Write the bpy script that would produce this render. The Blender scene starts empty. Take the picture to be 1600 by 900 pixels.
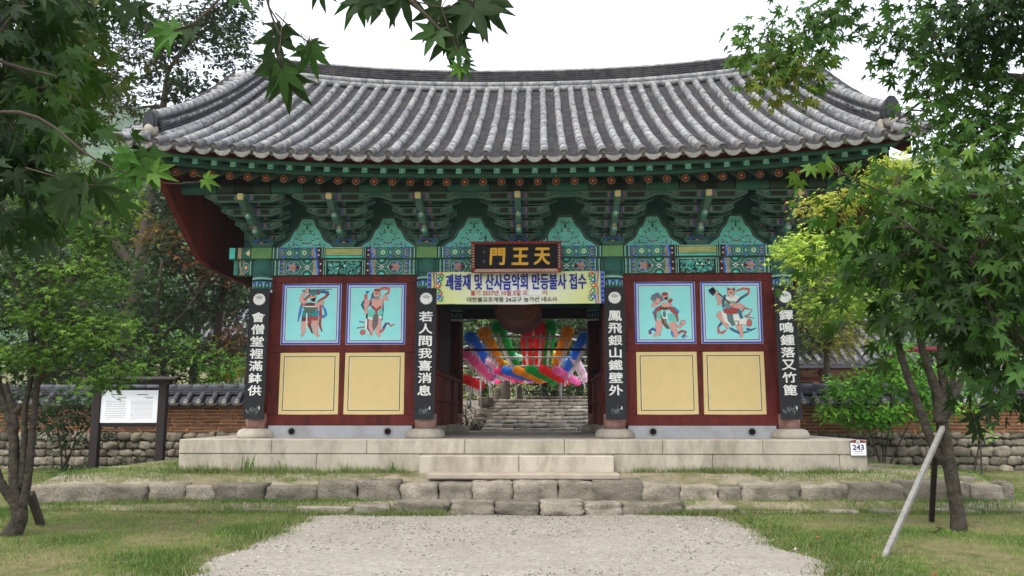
import bpy, math, random
import numpy as np
from mathutils import Vector, Matrix

# ------------------------------------------------------------------ camera, sky, sun, exposure
scene = bpy.context.scene
COL = scene.collection
PI = math.pi
PITCH = math.atan(195.0 / 1300.0)
CAMZ = 1.6
cam_data = bpy.data.cameras.new('camera')
cam_data.sensor_width = 36.0
cam_data.lens = 1300.0 / 1600.0 * 36.0
cam_data.clip_start = 0.05
cam_data.clip_end = 4000.0
cam = bpy.data.objects.new('camera', cam_data)
COL.objects.link(cam)
cam.location = (0, 0, CAMZ)
cam.rotation_euler = (PI / 2 + PITCH, 0, 0)
scene.camera = cam

SUN_EL, SUN_AZ = 60.0, 215.0        # degrees; azimuth clockwise from +Y (behind the camera, to its left)
world = bpy.data.worlds.new('World')
scene.world = world
world.use_nodes = True
wn = world.node_tree
wn.nodes.clear()
w_out = wn.nodes.new('ShaderNodeOutputWorld')
w_sky = wn.nodes.new('ShaderNodeTexSky')
w_sky.sky_type = 'NISHITA'
w_sky.sun_disc = False
w_sky.sun_elevation = math.radians(SUN_EL)
w_sky.sun_rotation = math.radians(SUN_AZ)
w_sky.dust_density = 3.0
w_b1 = wn.nodes.new('ShaderNodeBackground')
w_b1.inputs['Strength'].default_value = 0.08
w_b2 = wn.nodes.new('ShaderNodeBackground')       # the even white cloud deck
w_b2.inputs['Color'].default_value = (0.95, 0.97, 1.0, 1)
w_b2.inputs['Strength'].default_value = 0.85
w_add = wn.nodes.new('ShaderNodeAddShader')
wn.links.new(w_sky.outputs[0], w_b1.inputs['Color'])
wn.links.new(w_b1.outputs[0], w_add.inputs[0])
wn.links.new(w_b2.outputs[0], w_add.inputs[1])
wn.links.new(w_add.outputs[0], w_out.inputs['Surface'])

sun_data = bpy.data.lights.new('sun', 'SUN')
sun_data.energy = 1.5
sun_data.angle = math.radians(16)
sun_data.color = (1.0, 0.95, 0.87)
sun = bpy.data.objects.new('sun', sun_data)
COL.objects.link(sun)
_e, _a = math.radians(SUN_EL), math.radians(SUN_AZ)
_d = Vector((math.sin(_a) * math.cos(_e), math.cos(_a) * math.cos(_e), math.sin(_e)))   # towards the sun
sun.rotation_euler = _d.to_track_quat('Z', 'Y').to_euler()
sun.location = _d * 60

scene.view_settings.view_transform = 'Standard'
scene.view_settings.look = 'None'
scene.view_settings.exposure = 0.84
scene.view_settings.gamma = 1.0
scene.view_settings.use_curve_mapping = False
scene.cycles.max_bounces = 6
scene.cycles.diffuse_bounces = 3
scene.cycles.volume_bounces = 0
scene.cycles.transmission_bounces = 4
scene.cycles.transparent_max_bounces = 6
scene.cycles.caustics_reflective = False
scene.cycles.caustics_refractive = False

# ------------------------------------------------------------------ helpers
_C, _S, _F = math.cos(PITCH), math.sin(PITCH), 1300.0
def at(u, v, Y):
    """world point at depth Y seen at photograph pixel (u, v): used to measure the place"""
    b = (450 - v) / _F
    t = Y / (_C - b * _S)
    return Vector(((u - 800) / _F * t, Y, CAMZ + (_S + b * _C) * t))

def lin(h):
    h = h.lstrip('#')
    r = []
    for k in (0, 2, 4):
        c = int(h[k:k + 2], 16) / 255.0
        r.append(c / 12.92 if c <= 0.04045 else ((c + 0.055) / 1.055) ** 2.4)
    return tuple(r)

def material(name, col=None, rough=0.8, var=0.2, scale=6.0, bump=0.15, bscale=60.0, bdist=0.01, spec=0.3,
             dirt=None, dirt_amt=0.0, dscale=1.5, rnd=0.0, trans=0.0, metal=0.0, fine=0.0, stretch=None):
    """col None: colour from the Col attribute. Noise sits in world space so copies differ."""
    m = bpy.data.materials.new(name)
    m.use_nodes = True
    nt = m.node_tree
    N, L = nt.nodes, nt.links
    N.clear()
    out = N.new('ShaderNodeOutputMaterial')
    bs = N.new('ShaderNodeBsdfPrincipled')
    bs.inputs['Roughness'].default_value = rough
    bs.inputs['Specular IOR Level'].default_value = spec
    bs.inputs['Metallic'].default_value = metal
    geo = N.new('ShaderNodeNewGeometry')
    if col is None:
        a = N.new('ShaderNodeAttribute'); a.attribute_name = 'Col'
        c = a.outputs['Color']
    else:
        a = N.new('ShaderNodeRGB'); a.outputs[0].default_value = (*col, 1)
        c = a.outputs[0]
    def noise(sc, det=4.0, ro=0.6):
        n = N.new('ShaderNodeTexNoise')
        n.inputs['Scale'].default_value = sc
        n.inputs['Detail'].default_value = det
        n.inputs['Roughness'].default_value = ro
        if stretch is not None:
            v = N.new('ShaderNodeVectorMath'); v.operation = 'MULTIPLY'; v.inputs[1].default_value = stretch
            L.new(geo.outputs['Position'], v.inputs[0]); L.new(v.outputs[0], n.inputs['Vector'])
        else:
            L.new(geo.outputs['Position'], n.inputs['Vector'])
        return n.outputs['Fac']
    def mul(cs, fac, lo, hi):
        r = N.new('ShaderNodeMapRange')
        r.inputs['From Min'].default_value = 0.25; r.inputs['From Max'].default_value = 0.75
        r.inputs['To Min'].default_value = lo; r.inputs['To Max'].default_value = hi
        L.new(fac, r.inputs['Value'])
        x = N.new('ShaderNodeMix'); x.data_type = 'RGBA'; x.blend_type = 'MULTIPLY'
        x.inputs['Factor'].default_value = 1.0
        L.new(cs, x.inputs['A']); L.new(r.outputs[0], x.inputs['B'])
        return x.outputs['Result']
    if var > 0:
        c = mul(c, noise(scale), 1 - var, 1 + var)
    if fine > 0:
        c = mul(c, noise(bscale, 3.0, 0.7), 1 - fine, 1 + fine)
    if rnd > 0:
        oi = N.new('ShaderNodeObjectInfo')
        r = N.new('ShaderNodeMapRange')
        r.inputs['To Min'].default_value = 1 - rnd; r.inputs['To Max'].default_value = 1 + rnd
        L.new(oi.outputs['Random'], r.inputs['Value'])
        x = N.new('ShaderNodeMix'); x.data_type = 'RGBA'; x.blend_type = 'MULTIPLY'
        x.inputs['Factor'].default_value = 1.0
        L.new(c, x.inputs['A']); L.new(r.outputs[0], x.inputs['B'])
        c = x.outputs['Result']
    if dirt is not None:
        r = N.new('ShaderNodeMapRange')
        r.inputs['From Min'].default_value = 0.45; r.inputs['From Max'].default_value = 0.68
        r.inputs['To Max'].default_value = dirt_amt
        L.new(noise(dscale, 6.0, 0.7), r.inputs['Value'])
        x = N.new('ShaderNodeMix'); x.data_type = 'RGBA'
        L.new(r.outputs[0], x.inputs['Factor'])
        L.new(c, x.inputs['A']); x.inputs['B'].default_value = (*dirt, 1)
        c = x.outputs['Result']
    L.new(c, bs.inputs['Base Color'])
    if bump > 0:
        b = N.new('ShaderNodeBump')
        b.inputs['Strength'].default_value = bump
        b.inputs['Distance'].default_value = bdist
        L.new(noise(bscale, 5.0, 0.65), b.inputs['Height'])
        L.new(b.outputs[0], bs.inputs['Normal'])
    last = bs.outputs[0]
    if trans > 0:
        t = N.new('ShaderNodeBsdfTranslucent')
        L.new(c, t.inputs['Color'])
        x = N.new('ShaderNodeMixShader')
        x.inputs[0].default_value = trans
        L.new(bs.outputs[0], x.inputs[1]); L.new(t.outputs[0], x.inputs[2])
        last = x.outputs[0]
    L.new(last, out.inputs['Surface'])
    return m

# plain wooden, stone and painted stuffs of the place
MT = {}
MT['paint'] = material('weathered_paint', None, 0.75, 0.14, 5, 0.12, 90, 0.004, 0.25, fine=0.12)
MT['dancheong'] = material('faded_temple_paint', None, 0.8, 0.22, 4, 0.12, 70, 0.004, 0.2, fine=0.2)
MT['clean_paint'] = material('wall_painting_colour', None, 0.7, 0.08, 5, 0.06, 90, 0.003, 0.25, dirt=lin('9a8a6c'), dirt_amt=0.10, dscale=5.0, fine=0.05)
MT['cloth'] = material('printed_cloth', None, 0.7, 0.03, 3, 0.03, 30, 0.003, 0.2, trans=0.15)
MT['red_wood'] = material('maroon_wood', lin('66251e'), 0.7, 0.25, 5, 0.2, 60, 0.004, 0.25, dirt=lin('33140e'), dirt_amt=0.8, dscale=2.6, fine=0.25, stretch=(1.6, 1.6, 0.45))
MT['pale_wood'] = material('worn_pinkish_wood', lin('9a7a70'), 0.8, 0.3, 6, 0.2, 60, 0.004, 0.2, dirt=lin('7a3a30'), dirt_amt=0.7, dscale=5)
MT['dark_wood'] = material('dark_stained_wood', lin('2c2220'), 0.7, 0.25, 8, 0.2, 80, 0.004, 0.3)
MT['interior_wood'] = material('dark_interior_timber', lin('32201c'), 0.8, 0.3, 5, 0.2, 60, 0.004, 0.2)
MT['grey_wood'] = material('weathered_grey_wood', lin('807e78'), 0.85, 0.25, 10, 0.3, 90, 0.004, 0.2)
MT['tile'] = material('clay_tile_grey', lin('727376'), 0.85, 0.42, 12, 0.4, 120, 0.005, 0.25, dirt=lin('b0aca2'), dirt_amt=0.7, dscale=6, rnd=0.28)
MT['tile_end'] = material('eave_end_tile', lin('555455'), 0.85, 0.35, 25, 0.4, 90, 0.006, 0.25, dirt=lin('8d887e'), dirt_amt=0.6, dscale=9, rnd=0.15)
MT['tile_drip'] = material('eave_drip_tile_grey', lin('85827c'), 0.85, 0.35, 20, 0.4, 90, 0.006, 0.25, rnd=0.15)
MT['stair'] = material('pale_stair_stone', lin('bcb6a8'), 0.92, 0.3, 7, 0.8, 28, 0.03, 0.15, dirt=lin('6c665a'), dirt_amt=0.6, dscale=2.5, rnd=0.25, fine=0.25)
MT['tile_dark'] = material('clay_tile_dark', lin('353437'), 0.85, 0.4, 8, 0.3, 100, 0.004, 0.25, dirt=lin('5c5852'), dirt_amt=0.5, dscale=4)
MT['tile_wall'] = material('wall_cap_tile', lin('494a4f'), 0.8, 0.3, 8, 0.3, 100, 0.004, 0.3, rnd=0.2)
MT['black_tile'] = material('black_end_tile', lin('25252a'), 0.6, 0.3, 10, 0.3, 80, 0.004, 0.4)
MT['mortar'] = material('white_lime_mortar', lin('a09a8e'), 0.9, 0.25, 10, 0.35, 60, 0.008, 0.2, dirt=lin('8d857a'), dirt_amt=0.5, dscale=6)
MT['granite'] = material('dressed_granite', lin('afa797'), 0.85, 0.12, 3, 0.2, 140, 0.003, 0.25, dirt=lin('756d5a'), dirt_amt=0.7, dscale=1.8, rnd=0.09, fine=0.2, stretch=(1.3, 1.3, 0.5))
MT['concrete'] = material('whitewashed_concrete', lin('a9a9ab'), 0.85, 0.1, 3, 0.15, 80, 0.003, 0.25, dirt=lin('8f8c88'), dirt_amt=0.6, dscale=2.5)
MT['field_stone'] = material('rough_field_stone', lin('8d8577'), 0.92, 0.35, 7, 0.9, 28, 0.03, 0.15, dirt=lin('494638'), dirt_amt=0.9, dscale=3.5, rnd=0.3, fine=0.35)
MT['wall_stone'] = material('boundary_wall_stone', lin('80796a'), 0.92, 0.35, 6, 0.9, 28, 0.03, 0.15, dirt=lin('4a4438'), dirt_amt=0.75, dscale=2.5, rnd=0.45, fine=0.3)
MT['wall_tile'] = material('flat_orange_wall_tile', lin('6f5747'), 0.9, 0.35, 9, 0.5, 60, 0.01, 0.2, dirt=lin('3f352e'), dirt_amt=0.6, dscale=4, rnd=0.45)
MT['clay'] = material('orange_clay_mortar', lin('b07c52'), 0.95, 0.25, 7, 0.5, 50, 0.01, 0.15)
MT['dark_joint'] = material('dark_earth_joint', lin('463c33'), 0.95, 0.3, 6, 0.5, 40, 0.01, 0.15)
MT['steel'] = material('galvanised_pipe', lin('a8abae'), 0.45, 0.1, 8, 0.05, 60, 0.003, 0.5)
MT['bark'] = material('grey_maple_bark', lin('4d473e'), 0.92, 0.5, 14, 1.0, 30, 0.05, 0.1, dirt=lin('2a2721'), dirt_amt=0.7, dscale=6, fine=0.2)
MT['bark_dark'] = material('dark_bark', lin('473f36'), 0.9, 0.35, 10, 0.7, 30, 0.02, 0.2)
MT['leaf'] = material('leaf', None, 0.6, 0.0, 4, 0.0, 50, 0.01, 0.22, trans=0.38)
MT['grass'] = material('grass_blade', None, 0.7, 0.0, 4, 0.0, 50, 0.01, 0.2, trans=0.25)
MT['lantern'] = material('lantern_paper', None, 0.7, 0.15, 25, 0.3, 60, 0.01, 0.15, trans=0.35, rnd=0.15)

class MB:
    """collects shapes with a colour per face and links them as ONE mesh object"""
    def __init__(s):
        s.v, s.f, s.c, s.sm = [], [], [], []
        s.xf = None
    def add(s, vs, fs, col=(0.5, 0.5, 0.5), smooth=False):
        o = len(s.v)
        if s.xf is not None:
            vs = [s.xf @ Vector(p) for p in vs]
        s.v += [tuple(p) for p in vs]
        for f in fs:
            s.f.append(tuple(i + o for i in f)); s.c.append(col); s.sm.append(smooth)
        return s
    def box(s, x0, x1, y0, y1, z0, z1, col=(0.5, 0.5, 0.5)):
        vs = [(x0, y0, z0), (x1, y0, z0), (x1, y1, z0), (x0, y1, z0), (x0, y0, z1), (x1, y0, z1), (x1, y1, z1), (x0, y1, z1)]
        return s.add(vs, [(0, 3, 2, 1), (4, 5, 6, 7), (0, 1, 5, 4), (1, 2, 6, 5), (2, 3, 7, 6), (3, 0, 4, 7)], col)
    def cbox(s, x0, x1, y0, y1, z0, z1, b=0.01, col=(0.5, 0.5, 0.5), jit=0.0, rg=None):
        """box with chamfered edges, corners optionally uneven"""
        cx, cy, cz = (x0 + x1) / 2, (y0 + y1) / 2, (z0 + z1) / 2
        hx, hy, hz = (x1 - x0) / 2, (y1 - y0) / 2, (z1 - z0) / 2
        vs, idx = [], {}
        for sx in (-1, 1):
            for sy in (-1, 1):
                for sz in (-1, 1):
                    j = [rg.uniform(-jit, jit) for _ in range(3)] if jit else (0, 0, 0)
                    bb = b * (rg.uniform(0.6, 1.5) if jit else 1)
                    for k in range(3):
                        p = [sx * (hx - (0 if k == 0 else bb)), sy * (hy - (0 if k == 1 else bb)), sz * (hz - (0 if k == 2 else bb))]
                        idx[(sx, sy, sz, k)] = len(vs)
                        vs.append((cx + p[0] + j[0], cy + p[1] + j[1], cz + p[2] + j[2]))
        fs = []
        I = idx
        for q in (-1, 1):
            fs.append([I[(q, a, b_, 0)] for a, b_ in ((-1, -1), (1, -1), (1, 1), (-1, 1))][::q])
            fs.append([I[(a, q, b_, 1)] for a, b_ in ((-1, -1), (-1, 1), (1, 1), (1, -1))][::q])
            fs.append([I[(a, b_, q, 2)] for a, b_ in ((-1, -1), (1, -1), (1, 1), (-1, 1))][::q])
        for a in (-1, 1):
            for b_ in (-1, 1):
                fs.append([I[(a, b_, -1, 0)], I[(a, b_, -1, 1)], I[(a, b_, 1, 1)], I[(a, b_, 1, 0)]][::-a * b_])
                fs.append([I[(a, -1, b_, 0)], I[(a, -1, b_, 2)], I[(a, 1, b_, 2)], I[(a, 1, b_, 0)]][::a * b_])
                fs.append([I[(-1, a, b_, 1)], I[(-1, a, b_, 2)], I[(1, a, b_, 2)], I[(1, a, b_, 1)]][::-a * b_])
                for c_ in (-1, 1):
                    fs.append([I[(a, b_, c_, 0)], I[(a, b_, c_, 1)], I[(a, b_, c_, 2)]][::a * b_ * c_])
        return s.add(vs, fs, col)
    def prism(s, poly, plane, d0, d1, col=(0.5, 0.5, 0.5)):
        """poly in 2D extruded: plane 'xz' along y, 'yz' along x, 'xy' along z"""
        n = len(poly)
        def P(p, d):
            return {'xz': (p[0], d, p[1]), 'yz': (d, p[0], p[1]), 'xy': (p[0], p[1], d)}[plane]
        vs = [P(p, d0) for p in poly] + [P(p, d1) for p in poly]
        fs = [tuple(range(n)), tuple(range(2 * n - 1, n - 1, -1))]
        for i in range(n):
            j = (i + 1) % n
            fs.append((i, n + i, n + j, j))
        return s.add(vs, fs, col)
    def tube(s, pts, rad, n=8, col=(0.5, 0.5, 0.5), cap=True, smooth=True):
        pts = [Vector(p) for p in pts]
        if not hasattr(rad, '__len__'):
            rad = [rad] * len(pts)
        vs, fs = [], []
        up = None
        for i, p in enumerate(pts):
            t = (pts[min(i + 1, len(pts) - 1)] - pts[max(i - 1, 0)]).normalized()
            if up is None:
                up = Vector((0, 0, 1)) if abs(t.z) < 0.9 else Vector((1, 0, 0))
            a = t.cross(up)
            if a.length < 1e-5:
                a = t.orthogonal()
            a.normalize()
            b = t.cross(a).normalized()
            up = -b if b.dot(up) < 0 else b
            b = up; a = b.cross(t)
            for k in range(n):
                w = 2 * PI * k / n
                vs.append(p + a * (math.cos(w) * rad[i]) + b * (math.sin(w) * rad[i]))
        for i in range(len(pts) - 1):
            for k in range(n):
                k2 = (k + 1) % n
                fs.append((i * n + k, i * n + k2, (i + 1) * n + k2, (i + 1) * n + k))
        s.add(vs, fs, col, smooth)
        if cap:
            m = (len(pts) - 1) * n
            o = len(s.v) - len(vs)
            s.f.append(tuple(o + k for k in range(n - 1, -1, -1))); s.c.append(col); s.sm.append(False)
            s.f.append(tuple(o + m + k for k in range(n))); s.c.append(col); s.sm.append(False)
        return s
    def lathe(s, prof, c=(0, 0, 0), n=20, col=(0.5, 0.5, 0.5), smooth=True):
        """profile (r, z) turned about the vertical through c"""
        vs, fs = [], []
        for r, z in prof:
            for k in range(n):
                w = 2 * PI * k / n
                vs.append((c[0] + r * math.cos(w), c[1] + r * math.sin(w), c[2] + z))
        for i in range(len(prof) - 1):
            for k in range(n):
                k2 = (k + 1) % n
                fs.append((i * n + k, i * n + k2, (i + 1) * n + k2, (i + 1) * n + k))
        fs.append(tuple((len(prof) - 1) * n + k for k in range(n)))
        fs.append(tuple(range(n - 1, -1, -1)))
        return s.add(vs, fs, col, smooth)
    # ---- flat print on an upright face looking towards -y (u = x, v = z); layer lifts it
    def flat(s, poly, y, layer, col):
        yy = y - 0.0012 * layer
        return s.add([(p[0], yy, p[1]) for p in poly], [tuple(range(len(poly)))], col)
    def frect(s, x0, x1, z0, z1, y, layer, col):
        return s.flat([(x0, z0), (x1, z0), (x1, z1), (x0, z1)], y, layer, col)
    def fdisc(s, x, z, rx, rz, y, layer, col, n=14):
        return s.flat([(x + rx * math.cos(2 * PI * k / n), z + rz * math.sin(2 * PI * k / n)) for k in range(n)], y, layer, col)
    def fstroke(s, pts, w, y, layer, col):
        n = len(pts)
        if not hasattr(w, '__len__'):
            w = [w] * n
        L_, R_ = [], []
        for i in range(n):
            a, b = pts[max(i - 1, 0)], pts[min(i + 1, n - 1)]
            dx, dz = b[0] - a[0], b[1] - a[1]
            l = math.hypot(dx, dz) or 1
            L_.append((pts[i][0] - dz / l * w[i] / 2, pts[i][1] + dx / l * w[i] / 2))
            R_.append((pts[i][0] + dz / l * w[i] / 2, pts[i][1] - dx / l * w[i] / 2))
        yy = y - 0.0012 * layer
        vs = [(p[0], yy, p[1]) for p in L_] + [(p[0], yy, p[1]) for p in R_]
        return s.add(vs, [(i, n + i, n + i + 1, i + 1) for i in range(n - 1)], col)
    def mesh(s, name, mat):
        me = bpy.data.meshes.new(name)
        me.from_pydata(s.v, [], s.f)
        me.materials.append(mat if not isinstance(mat, str) else MT[mat])
        a = me.color_attributes.new('Col', 'FLOAT_COLOR', 'CORNER')
        tot = np.array([len(f) for f in s.f])
        cc = np.repeat(np.array([(*c, 1.0) for c in s.c], dtype=np.float32), tot, axis=0)
        a.data.foreach_set('color', cc.ravel())
        me.polygons.foreach_set('use_smooth', np.array(s.sm, dtype=bool))
        me.update()
        return me
    def build(s, name, mat, parent=None):
        return link(name, s.mesh(name, mat), parent)

def link(name, data, parent=None, loc=None, rot=None, scale=None):
    o = bpy.data.objects.new(name, data)
    COL.objects.link(o)
    if parent is not None:
        o.parent = parent
    if loc is not None: o.location = loc
    if rot is not None: o.rotation_euler = rot
    if scale is not None: o.scale = scale
    return o

def tag(o, label=None, cat=None, group=None, kind=None):
    if label: o['label'] = label
    if cat: o['category'] = cat
    if group: o['group'] = group
    if kind: o['kind'] = kind
    return o

def thing(name, label, cat, loc=(0, 0, 0), rotz=0.0, group=None):
    return tag(link(name, None, None, loc, (0, 0, rotz)), label, cat, group)

def empty(name, parent, loc=(0, 0, 0), rot=(0, 0, 0)):
    return link(name, None, parent, loc, rot)

def np_mesh(name, V, T, C, mat, parent=None, smooth=False):
    """big triangle mesh from arrays, colour per vertex"""
    me = bpy.data.meshes.new(name)
    nv, nt = len(V), len(T)
    me.vertices.add(nv)
    me.vertices.foreach_set('co', np.ascontiguousarray(V, dtype=np.float32).ravel())
    me.loops.add(nt * 3)
    me.loops.foreach_set('vertex_index', np.ascontiguousarray(T, dtype=np.int32).ravel())
    me.polygons.add(nt)
    me.polygons.foreach_set('loop_start', np.arange(0, nt * 3, 3, dtype=np.int32))
    me.update(calc_edges=True)
    me.materials.append(MT[mat])
    if C is not None:
        a = me.color_attributes.new('Col', 'FLOAT_COLOR', 'POINT')
        cc = np.ones((nv, 4), dtype=np.float32)
        cc[:, :3] = C
        a.data.foreach_set('color', cc.ravel())
    if smooth:
        me.polygons.foreach_set('use_smooth', np.ones(nt, dtype=bool))
    return link(name, me, parent)

_dg = None
def text_mesh(body, w=None, h=None, bold=0.0, mat='paint', col=(1, 1, 1), shear=0.0, depth=0.0):
    """lettering as a flat mesh in the x-y plane, centred, fitted to w x h"""
    cu = bpy.data.curves.new('lettering', 'FONT')
    cu.body = body
    cu.shear = shear
    cu.resolution_u = 3
    cu.extrude = depth
    o = bpy.data.objects.new('lettering', cu)
    COL.objects.link(o)
    dg = bpy.context.evaluated_depsgraph_get()
    me = bpy.data.meshes.new_from_object(o.evaluated_get(dg))
    bpy.data.objects.remove(o); bpy.data.curves.remove(cu)
    n = len(me.vertices)
    co = np.empty(n * 3, dtype=np.float32); me.vertices.foreach_get('co', co)
    co = co.reshape(-1, 3)
    lo, hi = co.min(0), co.max(0)
    sx = (w / (hi[0] - lo[0])) if w else None
    sy = (h / (hi[1] - lo[1])) if h else None
    sx = sx or sy; sy = sy or sx
    co[:, 0] = (co[:, 0] - (lo[0] + hi[0]) / 2) * sx
    co[:, 1] = (co[:, 1] - (lo[1] + hi[1]) / 2) * sy
    me.vertices.foreach_set('co', co.ravel())
    if bold > 0:                                   # heavier strokes: the same outline laid a little to each side, each copy just proud of the last
        me.update()
        F0 = [tuple(p.vertices) for p in me.polygons]
        V1, F1 = [], []
        for q, (ox, oy) in enumerate(((0, 0), (1, 0), (-1, 0), (0, 1), (0, -1), (0.7, 0.7), (-0.7, 0.7), (0.7, -0.7), (-0.7, -0.7))):
            V1 += [(v[0] + ox * bold * sy, v[1] + oy * bold * sy, v[2] + 0.0002 * q) for v in co]
            F1 += [tuple(i + q * n for i in f) for f in F0]
        me = bpy.data.meshes.new('lettering'); me.from_pydata(V1, [], F1); n = len(V1)
    me.materials.clear(); me.materials.append(MT[mat])
    a = me.color_attributes.new('Col', 'FLOAT_COLOR', 'POINT')
    cc = np.ones((n, 4), dtype=np.float32); cc[:, :3] = col
    a.data.foreach_set('color', cc.ravel())
    me.update()
    return me

# palette of the painted woodwork
P = {k: lin(v) for k, v in dict(green='3d6b60', dgreen='26403b', mid='4f8676', teal='60d0c2', cloud='8cecdf', mint='9ccabb', dull='4a7066', dull2='3d6159', line='7f9c90', olive='7f9a52', blue='3f5fb4',
     lblue='7fa9d6', red='8e2a22', maroon='5e2420', orange='a8583a', cream='e6d7a0', yellow='e8d080', white='efede4', black='15171a',
     grey='8a938c', pink='e0a098', skin='e3a79c', gold='d8a028', sand='b09a80', rose='d26a64').items()}
YAW = math.radians(-2.0)
GX, GY = 0.15, 16.2
GROT = Matrix.Translation((GX, GY, 0)) @ Matrix.Rotation(YAW, 4, 'Z')
# ------------------------------------------------------------------ granite platform under the gate
rg = random.Random(3)
PX, PY0, PY1, PZ0, PZM, PZ1 = 6.1, -1.2, 6.5, 0.52, 0.875, 1.13
plat = thing('stone_platform', 'long low granite platform of dressed blocks carrying the gate', 'platform', (GX, GY, 0), YAW)
def course(x0, cuts, x1, z0, z1, y0, y1, name='granite_block'):
    xs = [x0] + cuts + [x1]
    for a, b in zip(xs[:-1], xs[1:]):
        mb = MB().cbox(a + 0.003, b - 0.003, y0, y1, z0, z1, 0.012)
        mb.build(name, 'granite', plat)
course(-PX, [-4.42, -2.7, -0.95, 0.82, 2.55, 4.3], PX, PZM + 0.003, PZ1, PY0, PY0 + 0.45)
course(-PX, [-3.6, -1.72, 1.68, 3.42, 5.62], PX, PZ0, PZM, PY0 + 0.012, PY0 + 0.45)
for sx in (-1, 1):
    for k in range(4):
        ya, yb = PY0 + 0.45 + k * 1.8, min(PY0 + 0.45 + (k + 1) * 1.8, PY1)
        a, b = sorted((sx * PX, sx * (PX - 0.45)))
        MB().cbox(a, b, ya + 0.004, yb - 0.004, PZM + 0.003, PZ1, 0.012).build('granite_block', 'granite', plat)
        MB().cbox(a + 0.01, b - 0.01, ya + 0.004, yb - 0.004, PZ0, PZM, 0.012).build('granite_block', 'granite', plat)
MB().box(-PX + 0.45, PX - 0.45, PY0 + 0.45, PY1, PZ0, PZ1 - 0.006).build('floor', 'granite', plat)
# the doorstep and the flat slab before it
st = thing('granite_doorstep', 'long grey granite step before the middle doorway', 'step', (GX, GY, 0), YAW)
for a, b in ((-1.70, 0.02), (0.026, 1.66)):
    MB().cbox(a, b, PY0 - 0.36, PY0 - 0.004, 0.5, 0.862, 0.014).build('granite_block', 'granite', st)
tag(MB().cbox(-1.5, 1.72, -2.05, -1.57, 0.5, 0.597, 0.02).build('landing_slab', material('beige_slab', lin('a4988a'), 0.9, 0.15, 4, 0.3, 90, 0.004, 0.2, dirt=lin('857b6c'), dirt_amt=0.6), None),
    'flat beige slab lying in the earth before the doorstep', 'slab')
_o = bpy.data.objects['landing_slab']; _o.location = (GX, GY, 0); _o.rotation_euler = (0, 0, YAW)

# ------------------------------------------------------------------ the gate itself
gate = thing('temple_gate', 'wide painted temple gate with a grey tiled roof and dark red walls', 'gate', (GX, GY, 0), YAW)
COLX = (-5.1, -1.82, 1.82, 5.1)
ROWY = (0.0, 5.4)
BEAM0, BEAM1, BEAM2 = 4.29, 4.60, 4.83

def column(x, y, front):
    e = empty('column', gate, (x, y, 0))
    MB().lathe([(0.37, 1.125), (0.385, 1.15), (0.375, 1.21), (0.34, 1.27), (0.27, 1.30)], n=24).build('base_stone', 'granite', e)
    MB().lathe([(0.215, 1.29), (0.217, 1.58)], n=20).build('shaft_foot', 'pale_wood', e)
    MB().lathe([(0.216, 1.58), (0.212, 3.95)], n=20).build('shaft', 'red_wood', e)
    mb = MB()
    zs = [3.95, 4.0, 4.16, 4.2, 4.24, 4.28, 4.62]
    cs = [P['white'], P['green'], P['dgreen'], P['mint'], P['green'], P['green']]
    for a, b, c in zip(zs[:-1], zs[1:], cs):
        mb.lathe([(0.217, a), (0.217, b)], n=20, col=c)
    # hanging leaf-shaped motif painted round the neck
    for k in range(20):
        w0 = 2 * PI * (k + 0.5) / 20 if False else 2 * PI * k / 20
        cx, cy = math.cos(w0), math.sin(w0)
        tx, ty = -cy, cx
        for (hw, za, zb, c, r) in ((0.03, 4.02, 4.15, P['blue' if k % 2 else 'lblue'], 0.2195), (0.016, 4.03, 4.10, P['mint'], 0.221)):
            mb.add([(cx * r - tx * hw, cy * r - ty * hw, zb), (cx * r, cy * r, za), (cx * r + tx * hw, cy * r + ty * hw, zb)], [(0, 1, 2)], c)
    mb.build('painted_neck', 'dancheong', e)
    return e
for y in ROWY:
    for x in COLX:
        column(x, y, y == 0)

# ---- painted patterns for the two stacked beams
def rosette(mb, x, z, r, y, L, centre='cream'):
    mb.fdisc(x, z, r, r, y, L, P['dgreen'])
    mb.fdisc(x, z, r * 0.9, r * 0.9, y, L + 1, P['mint'])
    mb.fdisc(x, z, r * 0.8, r * 0.8, y, L + 2, P['green'])
    mb.fdisc(x, z, r * 0.66, r * 0.66, y, L + 3, P['black'])
    mb.fdisc(x, z, r * 0.58, r * 0.58, y, L + 4, P['teal'])
    q = r * 0.42
    mb.flat([(x - q, z), (x, z - q), (x + q, z), (x, z + q)], y, L + 5, P[centre])
    q *= 0.4
    mb.flat([(x - q, z), (x, z - q), (x + q, z), (x, z + q)], y, L + 6, P['orange'])
def wavy(mb, x, z0, z1, w, y, L, col, amp=0.018, ph=0.0):
    pts = []
    for k in range(9):
        t = k / 8
        pts.append((x + amp * math.sin(ph + t * 2 * PI), z0 + (z1 - z0) * t))
    mb.fstroke(pts, w, y, L, col)
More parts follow.
